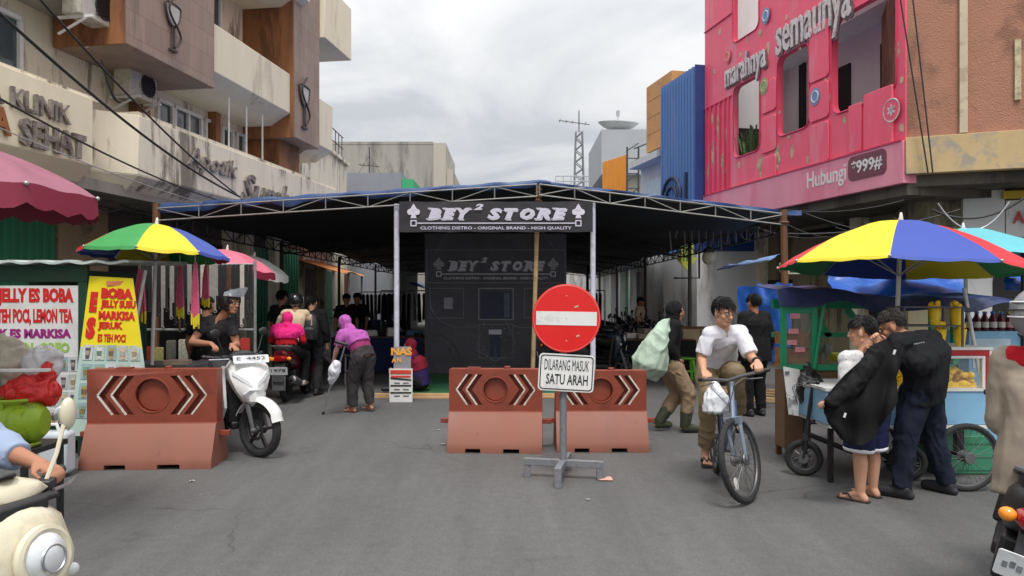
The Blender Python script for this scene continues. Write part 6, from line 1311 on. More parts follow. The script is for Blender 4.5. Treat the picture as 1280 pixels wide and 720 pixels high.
# man at the cart
p = V((1152 - 640) * 6.08 / F, 6.08, 0)
J = stand(p, 322, 1.64, anL=(-.2, .06, .075), anR=(.24, -.1, .075), knL=(-.16, .06, .46), knR=(.18, -.02, .46), hipL=(-.1, 0, .84), hipR=(.1, 0, .84), bow=.06)
J['k'] = 1.04; J['head'] = P(1114, 409, 6.0); J['hf'] = V(-.8, .42, -.42); J['shL'] = P(1121, 429, 5.9); J['shR'] = P(1164, 424, 6.12); J['elL'] = P(1108, 470, 5.84); J['wrL'] = P(1098, 448, 5.78); J['elR'] = P(1170, 478, 6.2); J['wrR'] = P(1152, 500, 6.36); J['hdL'] = V(-.6, .2, .4)
mn_ = person('man in black jacket and dark jeans bending his head beside the boy at the cart', J, SKIN2, cloth('black_softshell', (.010, .0105, .013)), 1.92, -.12, 1.1, .028, C_JEAN, 1.97, .028, 'shoe', hair='crop', hairm=mat('dark_brown_hair', (.018, .014, .011), .6, .3, 30, spec=.3), curlL=1., vox=.0065, fold=.015, seed=17)
mb = MB(); a, b = P(1143, 430, 5.86), P(1165, 426, 5.97)
for i in range(9): mb.box(a.lerp(b, i / 8), (.009, .012, .008 + .003 * (i % 2)), Matrix.Rotation(R(20), 3, 'Z'))
mb.build('chest_print', mat('pale_grey_print', s2l(170, 172, 176), .6), mn_, world=True)
# front left retro scooter and its rider
rt_ = scooter('cream retro scooter with a chrome ringed round headlight, nearest the camera', (-2.02, 2.52, 0), 105, mat('cream_gloss', s2l(214, 206, 180), .3, .06, 4, coat=.4, dirt=s2l(170, 160, 140), damt=.4, dscale=5, dth=.55), 0, '1978', kind='retro'); rt_.scale = (.95,) * 3
J = ride(rt_, 105, -.3, lean=.1); person('rider in pale blue shirt with one hand on the cream scooter handlebar', J, SKIN2, C_LBLUE, 1.6, -.1, 1.1, .025, C_NAVY, 1.9, hair='helmet', curlL=1., curlR=1., vox=.007, fold=.01, seed=18)
# front right scooter and pillion
fr_ = scooter('black scooter leaning into a turn, carrying the pillion in taupe', (2.64, 3.95, 0), 36, mat('black_gloss', (.012, .012, .014), .2, .1, coat=.5), 0, '', kind='dark'); fr_.rotation_euler = (0, R(14), -R(36))
J = ride(fr_, 36, -.5, pil=True, up=.0); 
for s in 'LR':
    for n in ('sh', 'el', 'wr'): J[n + s] += V(.05, .1, -.06)
J['head'] += V(.1, .1, -.04)
for s in 'LR':
    J['hip' + s] += V(.1, .04, -.04)
    for n in ('kn', 'an'): J[n + s] += V(.24, .05, .03)
for n in ('shL', 'shR', 'elR', 'wrR', 'hipL', 'hipR'): J[n] += V(-.15, 0, 0)
J['head'] = P(1300, 400, J['head'].y - .02); J['elL'] = J['shL'].lerp(J['hipL'], .62) + V(-.03, .05, 0); J['wrL'] = J['elL'] + V(.14, .2, .03)
person('pillion rider in taupe jacket with red shoulders and pale helmet', J, SKIN2, C_BEIGE, 1.9, -.4, 1.0, .04, C_BLACK, 1.9, hair='helmet', hairm=HELMG, vox=.008, fold=.007, seed=19)
pil = [o for o in bpy.data.objects if o.get('label', '').startswith('pillion rider')][0]; hl = [o for o in pil.children if o.name.startswith('helmet')][0]; Rm = head_basis(J)
for z, c_ in ((.085, WHITE), (.05, BLACK), (.015, WHITE)):
    mb = MB(); rr_ = math.sqrt(max(0, 1 - ((z - .03) / .132) ** 2)); mb.tube([J['head'] + Rm @ Vector((.1225 * rr_ * math.cos(R(a)), -.012 + .1425 * rr_ * math.sin(R(a)), z)) for a in range(150, 391, 10)], .008, 6, squash=.5); mb.build('helmet_stripe', c_, hl, world=True)
S0 = (J['shL'] + J['shR']) / 2; mb = MB(); mb.chain([J['shL'].lerp(S0, .05) + V(0, -.02, .02), S0 + V(0, -.03, .03), J['shR'] + V(0, 0, .02)], [.075, .085, .075]); mb.cap(S0 + V(-.06, -.05, -.02), S0 + V(-.06, -.05, -.08), .085, .05)
remesh(mb, .01, 4, .006).build('red_yoke', C_RED, [o for o in bpy.data.objects if o.get('label', '').startswith('pillion rider')][0], world=True, smooth=180)
# ================================================================ UMBRELLAS
UC = dict(red=mat('umbrella_red', s2l(206, 40, 52), .6, .08, 5), yellow=mat('umbrella_yellow', s2l(222, 206, 44), .6, .05, 5), blue=mat('umbrella_blue', s2l(54, 78, 164), .6, .06, 5), green=mat('umbrella_green', s2l(62, 150, 80), .6, .06, 5), white=mat('umbrella_white', s2l(222, 222, 216), .6, .04, 5), pink=mat('umbrella_pink', s2l(214, 112, 134), .6, .05, 5), teal=mat('umbrella_teal', s2l(96, 178, 190), .6, .05, 5), rose=mat('umbrella_rose', s2l(150, 92, 110), .6, .06, 3, dirt=s2l(132, 78, 96), damt=.5, dscale=3), crimson=mat('umbrella_crimson', s2l(134, 34, 60), .6, .06, 5), dark=mat('umbrella_dark_lining', s2l(70, 62, 62), .8, .08, 5), sky=mat('umbrella_sky', s2l(80, 150, 220), .6, .05, 5))
UN = list(UC)
def umbrella(label, apex, Rr, drop, cols, off=0., tilt=(0, 0), pole=None, valance=0., vcol=None, ground=True, scallop=.06, lining=None, polem=None, valmix=None):
    apex = Vector(apex); o = thing('market_umbrella', label, 'umbrella', (apex.x, apex.y, 0)); n = len(cols); used = list(dict.fromkeys(cols)); mats = [UC[c] for c in used]
    T = Matrix.Translation(V(0, 0, apex.z)) @ Matrix.Rotation(R(tilt[0]), 4, 'X') @ Matrix.Rotation(R(tilt[1]), 4, 'Y')
    sub = 10; nu = n * sub
    def pt(u, v, dz=0.):
        a = R(off) + 2 * math.pi * u; f = (u * n) % 1.; sc = math.sin(f * math.pi); r = v * Rr * (1 - scallop * sc * v * v) ; z = -drop * (v ** 1.7) - .035 * sc * v * Rr * (1 - v) * 2 + .014 * noise.noise(V(math.cos(a) * v * 4, math.sin(a) * v * 4, apex.x)) - .012 * sc * abs(math.sin(v * 9 + f * 5)) * v
        return T @ V(r * math.cos(a), r * math.sin(a), z + dz)
    mb = MB(); mb.grid(lambda u, v: pt(u, .015 + .985 * v), nu, 10, -.003, mi_fn=lambda i, j: used.index(cols[(i // sub) % n]), wrap=True); cp = mb.build('canopy', mats, o, smooth=40)
    if lining:
        mb = MB(); mb.grid(lambda u, v: pt(u, .02 + .95 * v, -.02), nu, 8, -.003, wrap=True); mb.build('lining', UC[lining], o, smooth=40)
    if valance:
        vc = [vcol] * n if isinstance(vcol, str) else (vcol or cols); vu = list(dict.fromkeys(vc))
        def vp(u, v):
            p = pt(u, 1.); f = (u * n) % 1.; h = valance * (.75 + .25 * abs(math.sin(f * math.pi * 3))); c = T @ V(0, 0, -drop); d = (p - c); d.z = 0; return p + V(0, 0, -h * v) + d * (.015 * v)
        mb = MB(); mb.grid(vp, nu, 3, .003, mi_fn=lambda i, j: vu.index(vc[(i // sub) % n]), wrap=True); mb.build('valance', [UC[c] for c in vu], o, smooth=40)
    mb = MB()
    for i in range(n):
        mb.tube([pt(i / n, v, -.012) for v in (.03, .3, .6, .85, 1.)], .006, 5); mb.tube([pt(i / n, .55, -.012), T @ V(0, 0, -drop - .08)], .005, 5); mb.ell(pt(i / n, 1.01, 0), (.014, .014, .014), n=8, m=6)
    mb.build('rib', STEEL, o)
    mb = MB(); foot = V(0, 0, 0) if pole is None else Vector(pole) - V(apex.x, apex.y, 0)
    mb.tube([foot, T @ V(0, 0, .02)], .02, 10); mb.cap(T @ V(0, 0, .0), T @ V(0, 0, .06), .022, .012); mb.build('pole', polem or WHITE, o)
    return o
umbrella('big umbrella of yellow, blue, green and red panels over the blue cart', P(1126, 275, 6.9), 1.07, .44, ['green', 'yellow', 'blue', 'green', 'red', 'yellow', 'blue', 'red'], -31, (-2, 3), pole=(3.52, 6.9, 0), scallop=.07, valance=.03)
umbrella('teal and green umbrella behind the big yellow and blue one', P(1204, 286, 8.3), 1.05, .42, ['teal', 'sky', 'teal', 'green', 'teal', 'teal', 'sky', 'teal'], 52, (-5, 3), pole=(5.2, 8.4, 0))
umbrella('green, yellow and blue umbrella beside the drink stall roof', P(196, 280, 8.15), .76, .33, ['red', 'green', 'yellow', 'blue', 'red', 'green', 'yellow', 'blue'], 13, (-3, 2), pole=(-4.0, 8.2, 0), valance=.04, scallop=.04)
umbrella('pink umbrella between the green yellow one and the white edged one', P(284, 312, 11.2), .72, .27, ['pink'] * 8, 10, (0, 6), valance=.12, vcol='crimson')
umbrella('white umbrella with green and red edge flaps behind the pink one', P(318, 320, 12.6), .62, .24, ['white', 'white', 'pink', 'white', 'white', 'white'], 0, (0, 10), valance=.12, vcol=['green', 'white', 'red', 'white', 'green', 'white'])
umbrella('large faded pink umbrella with crimson edge and dark lining, beside the clinic lettering', P(-44, 180, 4.6), .75, .27, ['rose'] * 8, 14, (0, 3), valance=.15, vcol='crimson', lining='dark', scallop=.05)
# ================================================================ LEFT DRINK STALL
GRD = mat('dark_green_frame', s2l(22, 62, 44), .55, .15, 5, dirt=s2l(40, 60, 48), damt=.4, dscale=4)
ds = thing('drink_stall', 'dark green drink stall with a pale flat roof and printed menu banners', 'stall', (-5.1, 7.7, 0))
BWH = mat('banner_white', s2l(216, 216, 214), .6, .04, 4, dirt=s2l(190, 186, 180), damt=.4, dscale=5); TRED = mat('banner_red_ink', s2l(204, 34, 30), .55, .04, 6); TPUR = mat('banner_purple_ink', s2l(150, 26, 120), .55, .06, 6); TGRN = mat('banner_green_ink', s2l(150, 190, 84), .55, .06, 6); TYEL = mat('banner_yellow', s2l(232, 214, 30), .55, .05, 4); INKK = mat('banner_dark_ink', s2l(52, 50, 56), .6, .2, 9)
dS = 7.62
mb = MB(); a, b = P(-60, 330, dS), P(168, 330, dS); mb.grid(lambda u, v: V(a.x + (b.x - a.x) * u, dS - .12 + 1.5 * v, 1.99 - .0 + .05 * v + .012 * math.sin(u * 40)), 40, 4, .025); mb.build('roof', mat('pale_roof_sheet', s2l(196, 208, 204), .45, .06, 4, dirt=s2l(130, 136, 130), damt=.5, dscale=5), ds, world=True)
mb = MB(); l, r_ = P(-60, 340, dS).x, P(109, 340, dS).x
mb.box2((l, dS, 1.78), (r_, dS + .05, 1.95)); mb.box2((r_ - .1, dS, 0), (r_, dS + .06, 1.78)); mb.box2((r_ - .06, dS + .06, .0), (r_ - .01, dS + 1.2, 1.9)); mb.box2((l, dS + 1.2, 0), (r_, dS + 1.25, 1.9)); mb.box2((l, dS + .03, .15), (r_ - .1, dS + .06, .9)); mb.build('frame', GRD, ds, world=True, bevel=.006)
q0, q1 = P(-40, 437, dS - .02), P(97, 357, dS - .02)
mb = MB(); mb.box2((q0.x, dS - .015, .35), (q1.x, dS - .003, q1.z)); bn1 = mb.build('menu_banner', BWH, ds, world=True)
def bt(txt, x0, x1, y0, y1, m, bold=.02, d=dS - .017, name='lettering', root=ds, sh=0):
    a, b = P(x0, y1, d), P(x1, y0, d); mb = MB(); mb.text(txt, a, V(1, 0, 0), V(0, 0, 1), b.x - a.x, b.z - a.z, .003, 0, bold, sh); return mb.build(name, m, root, world=True)
bt('JELLY ES BOBA', -3, 92, 360, 383, TRED, .055); bt('ES TEH POCI, LEMON TEA', -14, 91, 386, 407, TRED, .045); bt('JERUK ES MARKISA', -32, 89, 411, 426, TPUR, .05); bt('GREEN TEA', -60, 14, 428, 441, TGRN, .05) if False else None; bt('DIN  OREO', 18, 87, 428, 441, TGRN, .05)
def pics(root, fn, rows, seed=1):
    rr = random.Random(seed); cols_ = [s2l(196, 190, 170), s2l(150, 120, 90), s2l(120, 150, 130), s2l(200, 170, 140), s2l(90, 80, 84), s2l(170, 150, 90), s2l(210, 205, 200)]
    for i, (u0, u1, v0, v1) in enumerate(rows):
        A, X, Y, Nn = fn(u0, v0, u1, v1); mb = MB(); w_, h = X.length, Y.length; X, Y = X.normalized(), Y.normalized()
        mb.prism([(0, 0), (w_, 0), (w_, h), (0, h)], .003, A, X, Y); mb.prism([(w_ * .32, h * .08), (w_ * .68, h * .08), (w_ * .78, h * .8), (w_ * .22, h * .8)], .003, A + X.cross(Y) * .004, X, Y, 1); mb.prism([(w_ * .3, h * .3), (w_ * .7, h * .3), (w_ * .74, h * .6), (w_ * .26, h * .6)], .003, A + X.cross(Y) * .008, X, Y, 2)
        k = rr.randrange(7); mb.build('printed_drink_photo', [mat('photo_ground%d' % (k % 3), s2l(*((176, 186, 176), (196, 196, 200), (150, 172, 176))[k % 3]), .6, .2, 9), mat('photo_cup%d' % k, cols_[k], .6, .3, 30), mat('photo_fill%d' % ((k + 3) % 7), tuple(c * .6 for c in cols_[(k + 3) % 7]), .6, .4, 40)], root, world=True)
def flatfn(d):
    def f(x0, y0, x1, y1):
        a, b = P(x0, y1, d), P(x1, y0, d); return a, V(b.x - a.x, 0, 0), V(0, 0, b.z - a.z), None
    return f
pics(ds, flatfn(dS - .017), [(62 + 12 * i, 73 + 12 * i, 446 + 22 * j, 464 + 22 * j) for i in range(3) for j in range(4)] + [(20 + 12 * i, 31 + 12 * i, 446, 464) for i in range(3)], 3)
# yellow hanging banner
yb = thing('yellow_menu_banner', 'yellow hanging menu banner with red drink names and rows of drink photos, beside the barrier', 'banner', P(135, 540, 7.42))
TL_, TR_, BL_, BR_ = P(112, 345, 7.62), P(166, 348, 7.56), P(86, 545, 7.42), P(192, 545, 7.36)
def Y_(u, v, o=0.): p = (BL_.lerp(BR_, u)).lerp(TL_.lerp(TR_, u), v); return p + V(.12, -1, .1).normalized() * (o + .012 * math.sin(v * 9 + u * 2) * 0)
mb = MB(); mb.grid(lambda u, v: Y_(u, v), 10, 20, .006, mi_fn=lambda i, j: 0 if j > 10 else 1); mb.build('cloth', [TYEL, mat('banner_pale_green', s2l(176, 200, 190), .6, .08, 4)], yb, world=True)
def yt(txt, u0, u1, v0, v1, m, bold=.05, sh=0):
    A, B, C = Y_(u0, v0, .004), Y_(u1, v0, .004), Y_(u0, v1, .004); mb = MB(); mb.text(txt, A, B - A, C - A, (B - A).length, (C - A).length, .004, 0, bold, sh); mb.build('lettering', m, yb, world=True)
yt('BOBA', .3, .95, .86, .93, TRED, .08); yt('JELLY SUSU', .3, .97, .79, .852, TRED, .06); yt('MARKISA', .27, .94, .725, .782, TRED, .05); yt('JERUK', .27, .7, .655, .712, TRED, .05); yt('ES TEH POCI', .28, .74, .585, .635, TRED, .03); yt('E', .08, .22, .77, .9, TRED, .08); yt('S', .06, .22, .6, .74, TRED, .08)
A = Y_(.4, .945, .004); mb = MB(); mb.box(Y_(.62, .962, .004), (.2, .006, .045)); mb.build('heading_strip', mat('heading_pink', s2l(214, 130, 90), .6, .3, 40), yb, world=True)
def yf(u0, v0, u1, v1): A = Y_(u0, v0, .004); return A, Y_(u1, v0, .004) - A, Y_(u0, v1, .004) - A, None
pics(yb, yf, [(.06 + .185 * i, .06 + .185 * i + .15, .47 - .12 * j, .47 - .12 * j + .095) for i in range(5) for j in range(4)], 5)
# white slanted pole of the stall and hanging goods
tag(MB().tube([P(158, 470, 7.7), P(176, 370, 7.85), P(182, 338, 7.9)], .018, 8).build('leaning_pole', WHITE, origin=P(158, 470, 7.7)), 'white slanted pole leaning beside the yellow menu banner', 'pole')
STP = mat('pink_pattern_wrap', s2l(214, 96, 130), .5, .35, 60); STY = mat('yellow_tip', s2l(226, 208, 40), .5, .1, 6)
for px, y0, y1, d, lb_ in ((175, 336, 404, 7.95, 'bundle of pink wrapped straws with yellow tips hanging left of the slanted pole'), (225, 332, 398, 8.5, 'dim bundle of pink wrapped straws hanging second from the left'), (244, 328, 410, 7.9, 'bright bundle of pink wrapped straws hanging from the front rim of the green umbrella'), (257, 332, 384, 8.8, 'pink straw bundle hanging nearest the black flat cap')):
    t = P(px, y0, d); o = thing('hanging_straws', lb_, 'straw bundle', t, 0, 'pink straw bundles hanging under the green umbrella'); h = (y1 - y0) * d / F; sp = .035 + .02 * (px == 175)
    mb = MB()
    for i in range(7): x = (i - 3) / 3 * sp; mb.tube([V(x * .25, (i % 2) * .02, 0), V(x * .7, (i % 2) * .02, -h * .3), V(x, (i % 2) * .03, -h * (.78 + .03 * (i % 3)))], [.006, .013, .013], 6)
    mb.build('wrap', STP, o)
    mb = MB()
    for i in range(7): x = (i - 3) / 3 * sp; z = -h * (.78 + .03 * (i % 3)); mb.tube([V(x, (i % 2) * .03, z), V(x * 1.02, (i % 2) * .03, z - h * .17)], [.0125, .011], 6)
    mb.build('yellow_tip', STY, o)
    mb = MB(); mb.tube([V(0, 0, .12), V(0, 0, -.02)], .004, 5); mb.build('string', WHITE, o)
# belt and bag rack behind
rk = thing('goods_rack', 'rack of hanging dark belts and straps behind the pink straw bundles', 'rack', (-4.1, 9.7, 0))
mb = MB()
for x in (-.75, .75): mb.tube([V(x, 0, 0), V(x, 0, 2.1)], .02, 7)
for z in (2.05, 1.2): mb.tube([V(-.75, 0, z), V(.75, 0, z)], .016, 7)
mb.build('rack_frame', STEEL, rk)
rr = random.Random(8); bm_ = [mat('belt%s' % n_, c, .5, .2, 20) for n_, c in (('_black', (.02, .02, .022)), ('_grey', s2l(150, 146, 140)), ('_brown', s2l(88, 58, 44)), ('_pale', s2l(190, 184, 172)))]
for i in range(26):
    x = -.72 + i * .057; l = rr.uniform(.5, .85); mb = MB(); z = 2.04; mb.tube([V(x - .012, -.03, z - l), V(x - .012, -.03, z), V(x + .012, -.03, z + .01), V(x + .014, -.03, z - l * rr.uniform(.5, .95))], .017, 5, squash=.4); mb.torus((x, -.04, z - l), (0, 1, 0), .02, .005, 8, 4); mb.build('hanging_strap', bm_[rr.choice((0, 0, 0, 1, 2, 3))], rk)
for i in range(9):
    x = -.65 + i * .16; mb = MB(); mb.prism(rrect(-.06, 0, .06, rr.uniform(.35, .55), .02), .02, (x, -.02, .55), (1, 0, 0), (0, 0, 1)); mb.build('hanging_pack', mat('pack%d' % (i % 4), s2l(*((180, 60, 50), (196, 186, 120), (120, 120, 110), (210, 205, 190))[i % 4]), .5, .35, 40), rk)
sb_ = thing('sales_table', 'dark draped sales table behind the left barrier', 'table', (-3.9, 8.45, 0))
mb = MB(); mb.box((0, 0, .86), (1.5, .6, .04)); mb.build('table_top', GPL, sb_)
mb = MB(); mb.grid(lambda u, v: V(-.75 + 1.5 * u, -.31 - .015 * math.sin(u * 40) * v, .84 - .8 * v), 40, 4, .006); mb.build('drape', C_BLACK, sb_)
for k, (px, py, w_, h, c, lb_, cat_) in enumerate(((200, 463, .3, .07, s2l(226, 196, 30), 'yellow carton lying on the table behind the left barrier', 'carton'), (222, 455, .26, .09, s2l(186, 160, 140), 'patterned pack lying on cartons behind the left barrier', 'pack'), (226, 465, .24, .07, s2l(190, 60, 50), 'red and cream carton beside the yellow carton on the table', 'carton'), (186, 467, .16, .06, s2l(200, 196, 186), 'pale carton at the left of the yellow carton', 'carton'))):
    p = P(px, py, 8.3); mb = MB(); mb.box(p, (w_, .16, h), R(6 * k)); mb.box(p + V(0, -.083, 0), (w_ * .6, .004, h * .5), 0., 1); tag(mb.build('goods_' + cat_, [mat('goods_colour_%d' % k, c, .45, .3, 30), PEEL], origin=p, bevel=.008), lb_, cat_)
# ---- near left corner goods: gas cylinder, bags, buckets
LIM = mat('lime_paint', s2l(140, 170, 30), .4, .12, 6, dirt=s2l(70, 84, 30), damt=.7, dscale=6, dth=.52)
cr_ = thing('stall_bench', 'low black bench carrying the lime green gas cylinder', 'bench', (-3.68, 5.25, 0))
mb = MB(); mb.box((0, 0, .56), (.8, .5, .04)); mb.build('bench_top', BLACK, cr_, bevel=.004)
for x in (-.37, .37):
    for y in (-.2, .2): mb = MB(); mb.box((x, y, .27), (.035, .035, .54)); mb.build('leg', BLACK, cr_)
gc = thing('gas_cylinder', 'lime green dented gas cylinder lying on the black bench', 'gas cylinder', (-3.45, 5.2, .58))
mb = MB(); c = P(22, 528, 5.2) - gc.location; mb.lathe([(.01, -.19), (.09, -.18), (.14, -.13), (.155, -.05), (.155, .05), (.14, .13), (.09, .18), (.01, .19)], 26, c, (1, .15, 0)); mb.torus(c, (1, .15, 0), .157, .006, 26, 5); mb.build('tank', LIM, gc)
mb = MB(); mb.torus(c + V(-.02, 0, .16), (0, 0, 1), .12, .014, 22, 6, a0=20, a1=340)
for a in (40, 150, 260): mb.bar(c + V(-.02 + .12 * math.cos(R(a)), .12 * math.sin(R(a)), .1), c + V(-.02 + .12 * math.cos(R(a)), .12 * math.sin(R(a)), .165), .04, .01)
mb.build('collar', LIM, gc); mb = MB(); mb.torus(c + V(0, 0, -.15), (0, 0, 1), .13, .014, 22, 6); mb.build('foot_ring', LIM, gc)
RBG = mat('red_plastic_bag', s2l(204, 38, 34), .35, .08, 5, bump=.4, bscale=25); CBG = mat('clear_plastic_bag', s2l(214, 212, 214), .25, .06, 5, bump=.4, bscale=25, alpha=.75); GBG = mat('cream_sack', s2l(176, 166, 150), .7, .1, 6, bump=.3, bscale=40)
def blob(name, lb_, cat_, m, items, seed, fold=.025, vox=.012, fs=(9, 9, 9)):
    mb = MB()
    for c, rad in items: mb.ell(c, rad)
    r_ = remesh(mb, vox, 3, fold, fs, seed); c = Vector(items[0][0]); return tag(r_.build(name, m, origin=c, smooth=180), lb_, cat_)
blob('plastic_bag', 'red plastic bag bulging on the stall counter above the gas cylinder', 'plastic bag', RBG, [(P(40, 490, 5.3), (.2, .13, .13)), (P(58, 478, 5.3), (.06, .06, .16))], 1)
blob('plastic_bag', 'clear plastic bag standing on the red bag at the left stall', 'plastic bag', CBG, [(P(52, 455, 5.35), (.14, .1, .13)), (P(62, 448, 5.35), (.08, .07, .1))], 2)
blob('cloth_sack', 'pale cloth sack draped over a white board edge', 'sack', GBG, [(P(12, 452, 5.3), (.13, .1, .17)), (P(2, 435, 5.3), (.08, .07, .1))], 3)
blob('cloth_sack', 'small grey cloth bundle under the pale cloth sack', 'sack', GREYW, [(P(20, 480, 5.4), (.16, .12, .1))], 4)
tag(MB().box(P(10, 463, 5.15), (.55, .05, .02), R(4)).build('counter_board', WHITE, origin=P(10, 463, 5.15), bevel=.003), 'thin pale board edge in front of the pale cloth sack', 'board')
def bucket(c, r, h, lb_, m):
    c = Vector(c); o = thing('bucket', lb_, 'bucket', c); mb = MB(); mb.lathe([(.01, 0), (r * .8, 0), (r, h), (r * 1.06, h), (r * 1.06, h * .94), (r * .98, h * .94), (r * .97, h), (r * .78, .02), (.01, .02)], 24); mb.build('pail', m, o)
    mb = MB(); mb.torus((0, 0, h * .9), (0, 1, .6), r * 1.03, .006, 20, 5, a0=0, a1=180); mb.build('bail_handle', STEEL, o); return o
p = G(22, 612); bucket((p.x - .0, 5.3, .06), .16, .3, 'white paint bucket standing under the gas cylinder bench', mat('bucket_white', s2l(204, 206, 208), .4, .05, 5, dirt=s2l(150, 150, 146), damt=.4, dscale=6))
jc = thing('jerrican', 'translucent white jerrican standing between the bench and the barrier', 'jerrican', (-4.13, 6.75, 0.02))
mb = MB(); mb.box((0, 0, .2), (.26, .18, .38)); mb.build('can_body', mat('jerrican_white', s2l(196, 204, 210), .35, .05, 6), jc, bevel=.035, seg=3)
mb = MB(); mb.lathe([(.03, .39), (.03, .43), (.024, .435)], 12, (.07, 0, 0)); mb.tube([V(-.1, 0, .38), V(-.09, 0, .45), V(.0, 0, .45), V(.02, 0, .39)], .016, 8); mb.build('cap_and_handle', WHITE, jc)
# ================================================================ RIGHT CARTS
TEAL = mat('teal_green_paint', s2l(38, 158, 112), .45, .08, 5, dirt=s2l(50, 120, 92), damt=.4, dscale=5); LBL = mat('light_blue_paint', s2l(132, 182, 214), .4, .05, 3, dirt=s2l(110, 150, 180), damt=.4, dscale=4); CRED = mat('red_frame_paint', s2l(176, 34, 40), .4, .08, 5); CLR = mat('cart_glass', (.75, .8, .8), .05, .02, alpha=.07, spec=.9); SNK = mat('yellow_snack', s2l(252, 206, 30), .55, .12, 20); NAVT = mat('navy_tarp', s2l(44, 54, 96), .55, .15, 4, bump=.25, bscale=14, dirt=s2l(78, 88, 128), damt=.5, dscale=3)
gcart = thing('glass_cart', 'green framed glass food cart with pink price cards under a navy tarp', 'food cart', (3.4, 7.6, 0))
dG = 7.35; W0, W1 = P(977, 400, dG).x, P(1022, 400, dG).x; zc = P(0, 462, dG).z; zt = P(0, 374, dG).z; x1 = W0 + 1.75
mb = MB(); t = .055
for x in (W0, W1 - t): mb.box2((x, dG, zc), (x + t, dG + t, zt))
mb.box2((W0 + t, dG, zt - .14), (W1 - t, dG + t, zt)); mb.box2((W0 + t, dG, zc), (W1 - t, dG + t, zc + .05)); mb.box2((W1, dG, zc - .01), (x1, dG + .05, zc + .05)); mb.box2((x1 - t, dG, zc), (x1, dG + t, zt)); mb.box2((x1 - t, dG + .4, zc), (x1, dG + .45, zt)); mb.box2((W0 + t, dG + .4, zt - .1), (x1 - t, dG + .45, zt)); mb.box2((W0 + t, dG + .4, zc + .3), (x1 - t, dG + .45, zc + .35))
for a in (.55, .95, 1.3): mb.bar(V(W0 + a - .12, dG + .42, zt - .1), V(W0 + a + .1, dG + .42, zc + .3), .07, .04, up=V(0, 1, 0))
mb.build('green_frame', TEAL, gcart, world=True, bevel=.004)
mb = MB(); mb.tube([P(1018, 460, dG - .02), P(1031, 372, dG - .02)], .016, 7); mb.build('green_strut', TEAL, gcart, world=True)
mb = MB(); mb.box2((W0 + t, dG + .02, zc + .05), (W1 - t, dG + .026, zt - .14)); mb.build('glass_pane', CLR, gcart, world=True)
for i, (x, y) in enumerate(((994, 395), (992, 414), (990, 428), (1000, 437))): q = P(x, y, dG - .0); mb = MB(); mb.box(q, (.1, .004, .05)); mb.build('price_card', mat('pink_card', s2l(226, 150, 160), .6, .15, 30), gcart, world=True)
mb = MB(); mb.box2((W0 + .04, dG + .03, .12), (W0 + .3, dG + .3, zc - .02)); mb.box2((W0 + .32, dG + .03, zc - .3), (x1, dG + .4, zc - .02)); mb.build('cabinet', mat('cabinet_brown', s2l(120, 92, 70), .7, .2, 5), gcart, world=True)
mb = MB(); mb.box2((W0 + .06, dG + .06, zc), (W0 + .34, dG + .36, zc + .2)); mb.box2((W0 + .06, dG + .06, zc + .24), (W0 + .34, dG + .36, zc + .36)); mb.build('food_tray', mat('fried_food', s2l(150, 96, 50), .7, .4, 20), gcart, world=True)
for x in (W0 + .1, x1 - .1):
    for y in (dG + .08, dG + .36): mb = MB(); mb.box2((x - .025, y - .025, 0), (x + .025, y + .025, .12 if x < W0 + .5 else zc - .3)); mb.build('leg', WOOD, gcart, world=True)
mb = MB(); mb.grid(lambda u, v: V(W0 - .06 + (x1 + .75 - W0) * u, dG - .12 + .72 * v, zt + .09 + .03 * math.sin(u * 9) - .13 * u + .012 * math.sin(u * 31) + .05 * v - (.16 - .1 * u + .03 * math.sin(u * 19)) * max(0, 1 - v * 7)), 60, 28, .008); mb.build('tarp_roof', NAVT, gcart, world=True)
for i, (px, py, c, lb_, rad) in enumerate(((1046, 445, s2l(190, 200, 40), 'yellow green bowl on the glass cart counter', (.1, .1, .05)), (1022, 437, s2l(120, 140, 110), 'clear jar of greens on the glass cart counter', (.06, .06, .08)), (1034, 440, s2l(150, 160, 150), 'pale jar beside the green strut of the cart', (.05, .05, .08)))):
    q = P(px, py + 6, dG + .35); mb = MB(); mb.lathe([(.01, 0), (rad[0] * .7, 0), (rad[0], rad[2]), (rad[0] * .95, rad[2] * 1.6), (rad[0] * .9, rad[2] * 1.6), (.01, rad[2] * .9)], 16, q); tag(mb.build('food_bowl' if i == 0 else 'jar', mat('bowl_colour_%d' % i, c, .35, .1, 8), origin=q), lb_, 'bowl' if i == 0 else 'jar')
wb = thing('drawing_board', 'white hanging board with a dark line drawing on the corner of the green cart', 'sign board', P(990, 490, 7.05))
mb = MB(); A, B, C, D = P(979, 458, 7.05), P(1000, 462, 7.05), P(998, 520, 7.0), P(986, 518, 7.0); mb.grid(lambda u, v: (D.lerp(C, u)).lerp(A.lerp(B, u), v), 2, 2, .008); mb.build('panel', WHITE, wb, world=True)
mb = MB(); rr = random.Random(9)
for k in range(9): x = rr.uniform(986, 996); y = rr.uniform(494, 514); mb.tube([P(x, y, 6.99), P(x + rr.uniform(-4, 4), y + rr.uniform(-6, 6), 6.99), P(x + rr.uniform(-5, 5), y + rr.uniform(-4, 8), 6.99)], .006, 4, squash=.4)
mb.box(P(984, 466, 7.03), (.04, .004, .03)); build_each(mb, 'drawn_line', mat('grey_ink', s2l(110, 116, 124), .6), wb, world=True)
blob('bin_bag', 'black plastic bag hanging under the counter of the green cart', 'plastic bag', mat('black_bag_plastic', (.016, .016, .018), .25, .2, 8, bump=.4, bscale=25), [(P(1013, 484, 7.0), (.13, .1, .15)), (P(1012, 494, 7.0), (.1, .1, .12)), (P(1009, 466, 7.0), (.05, .04, .1))], 6, .02)
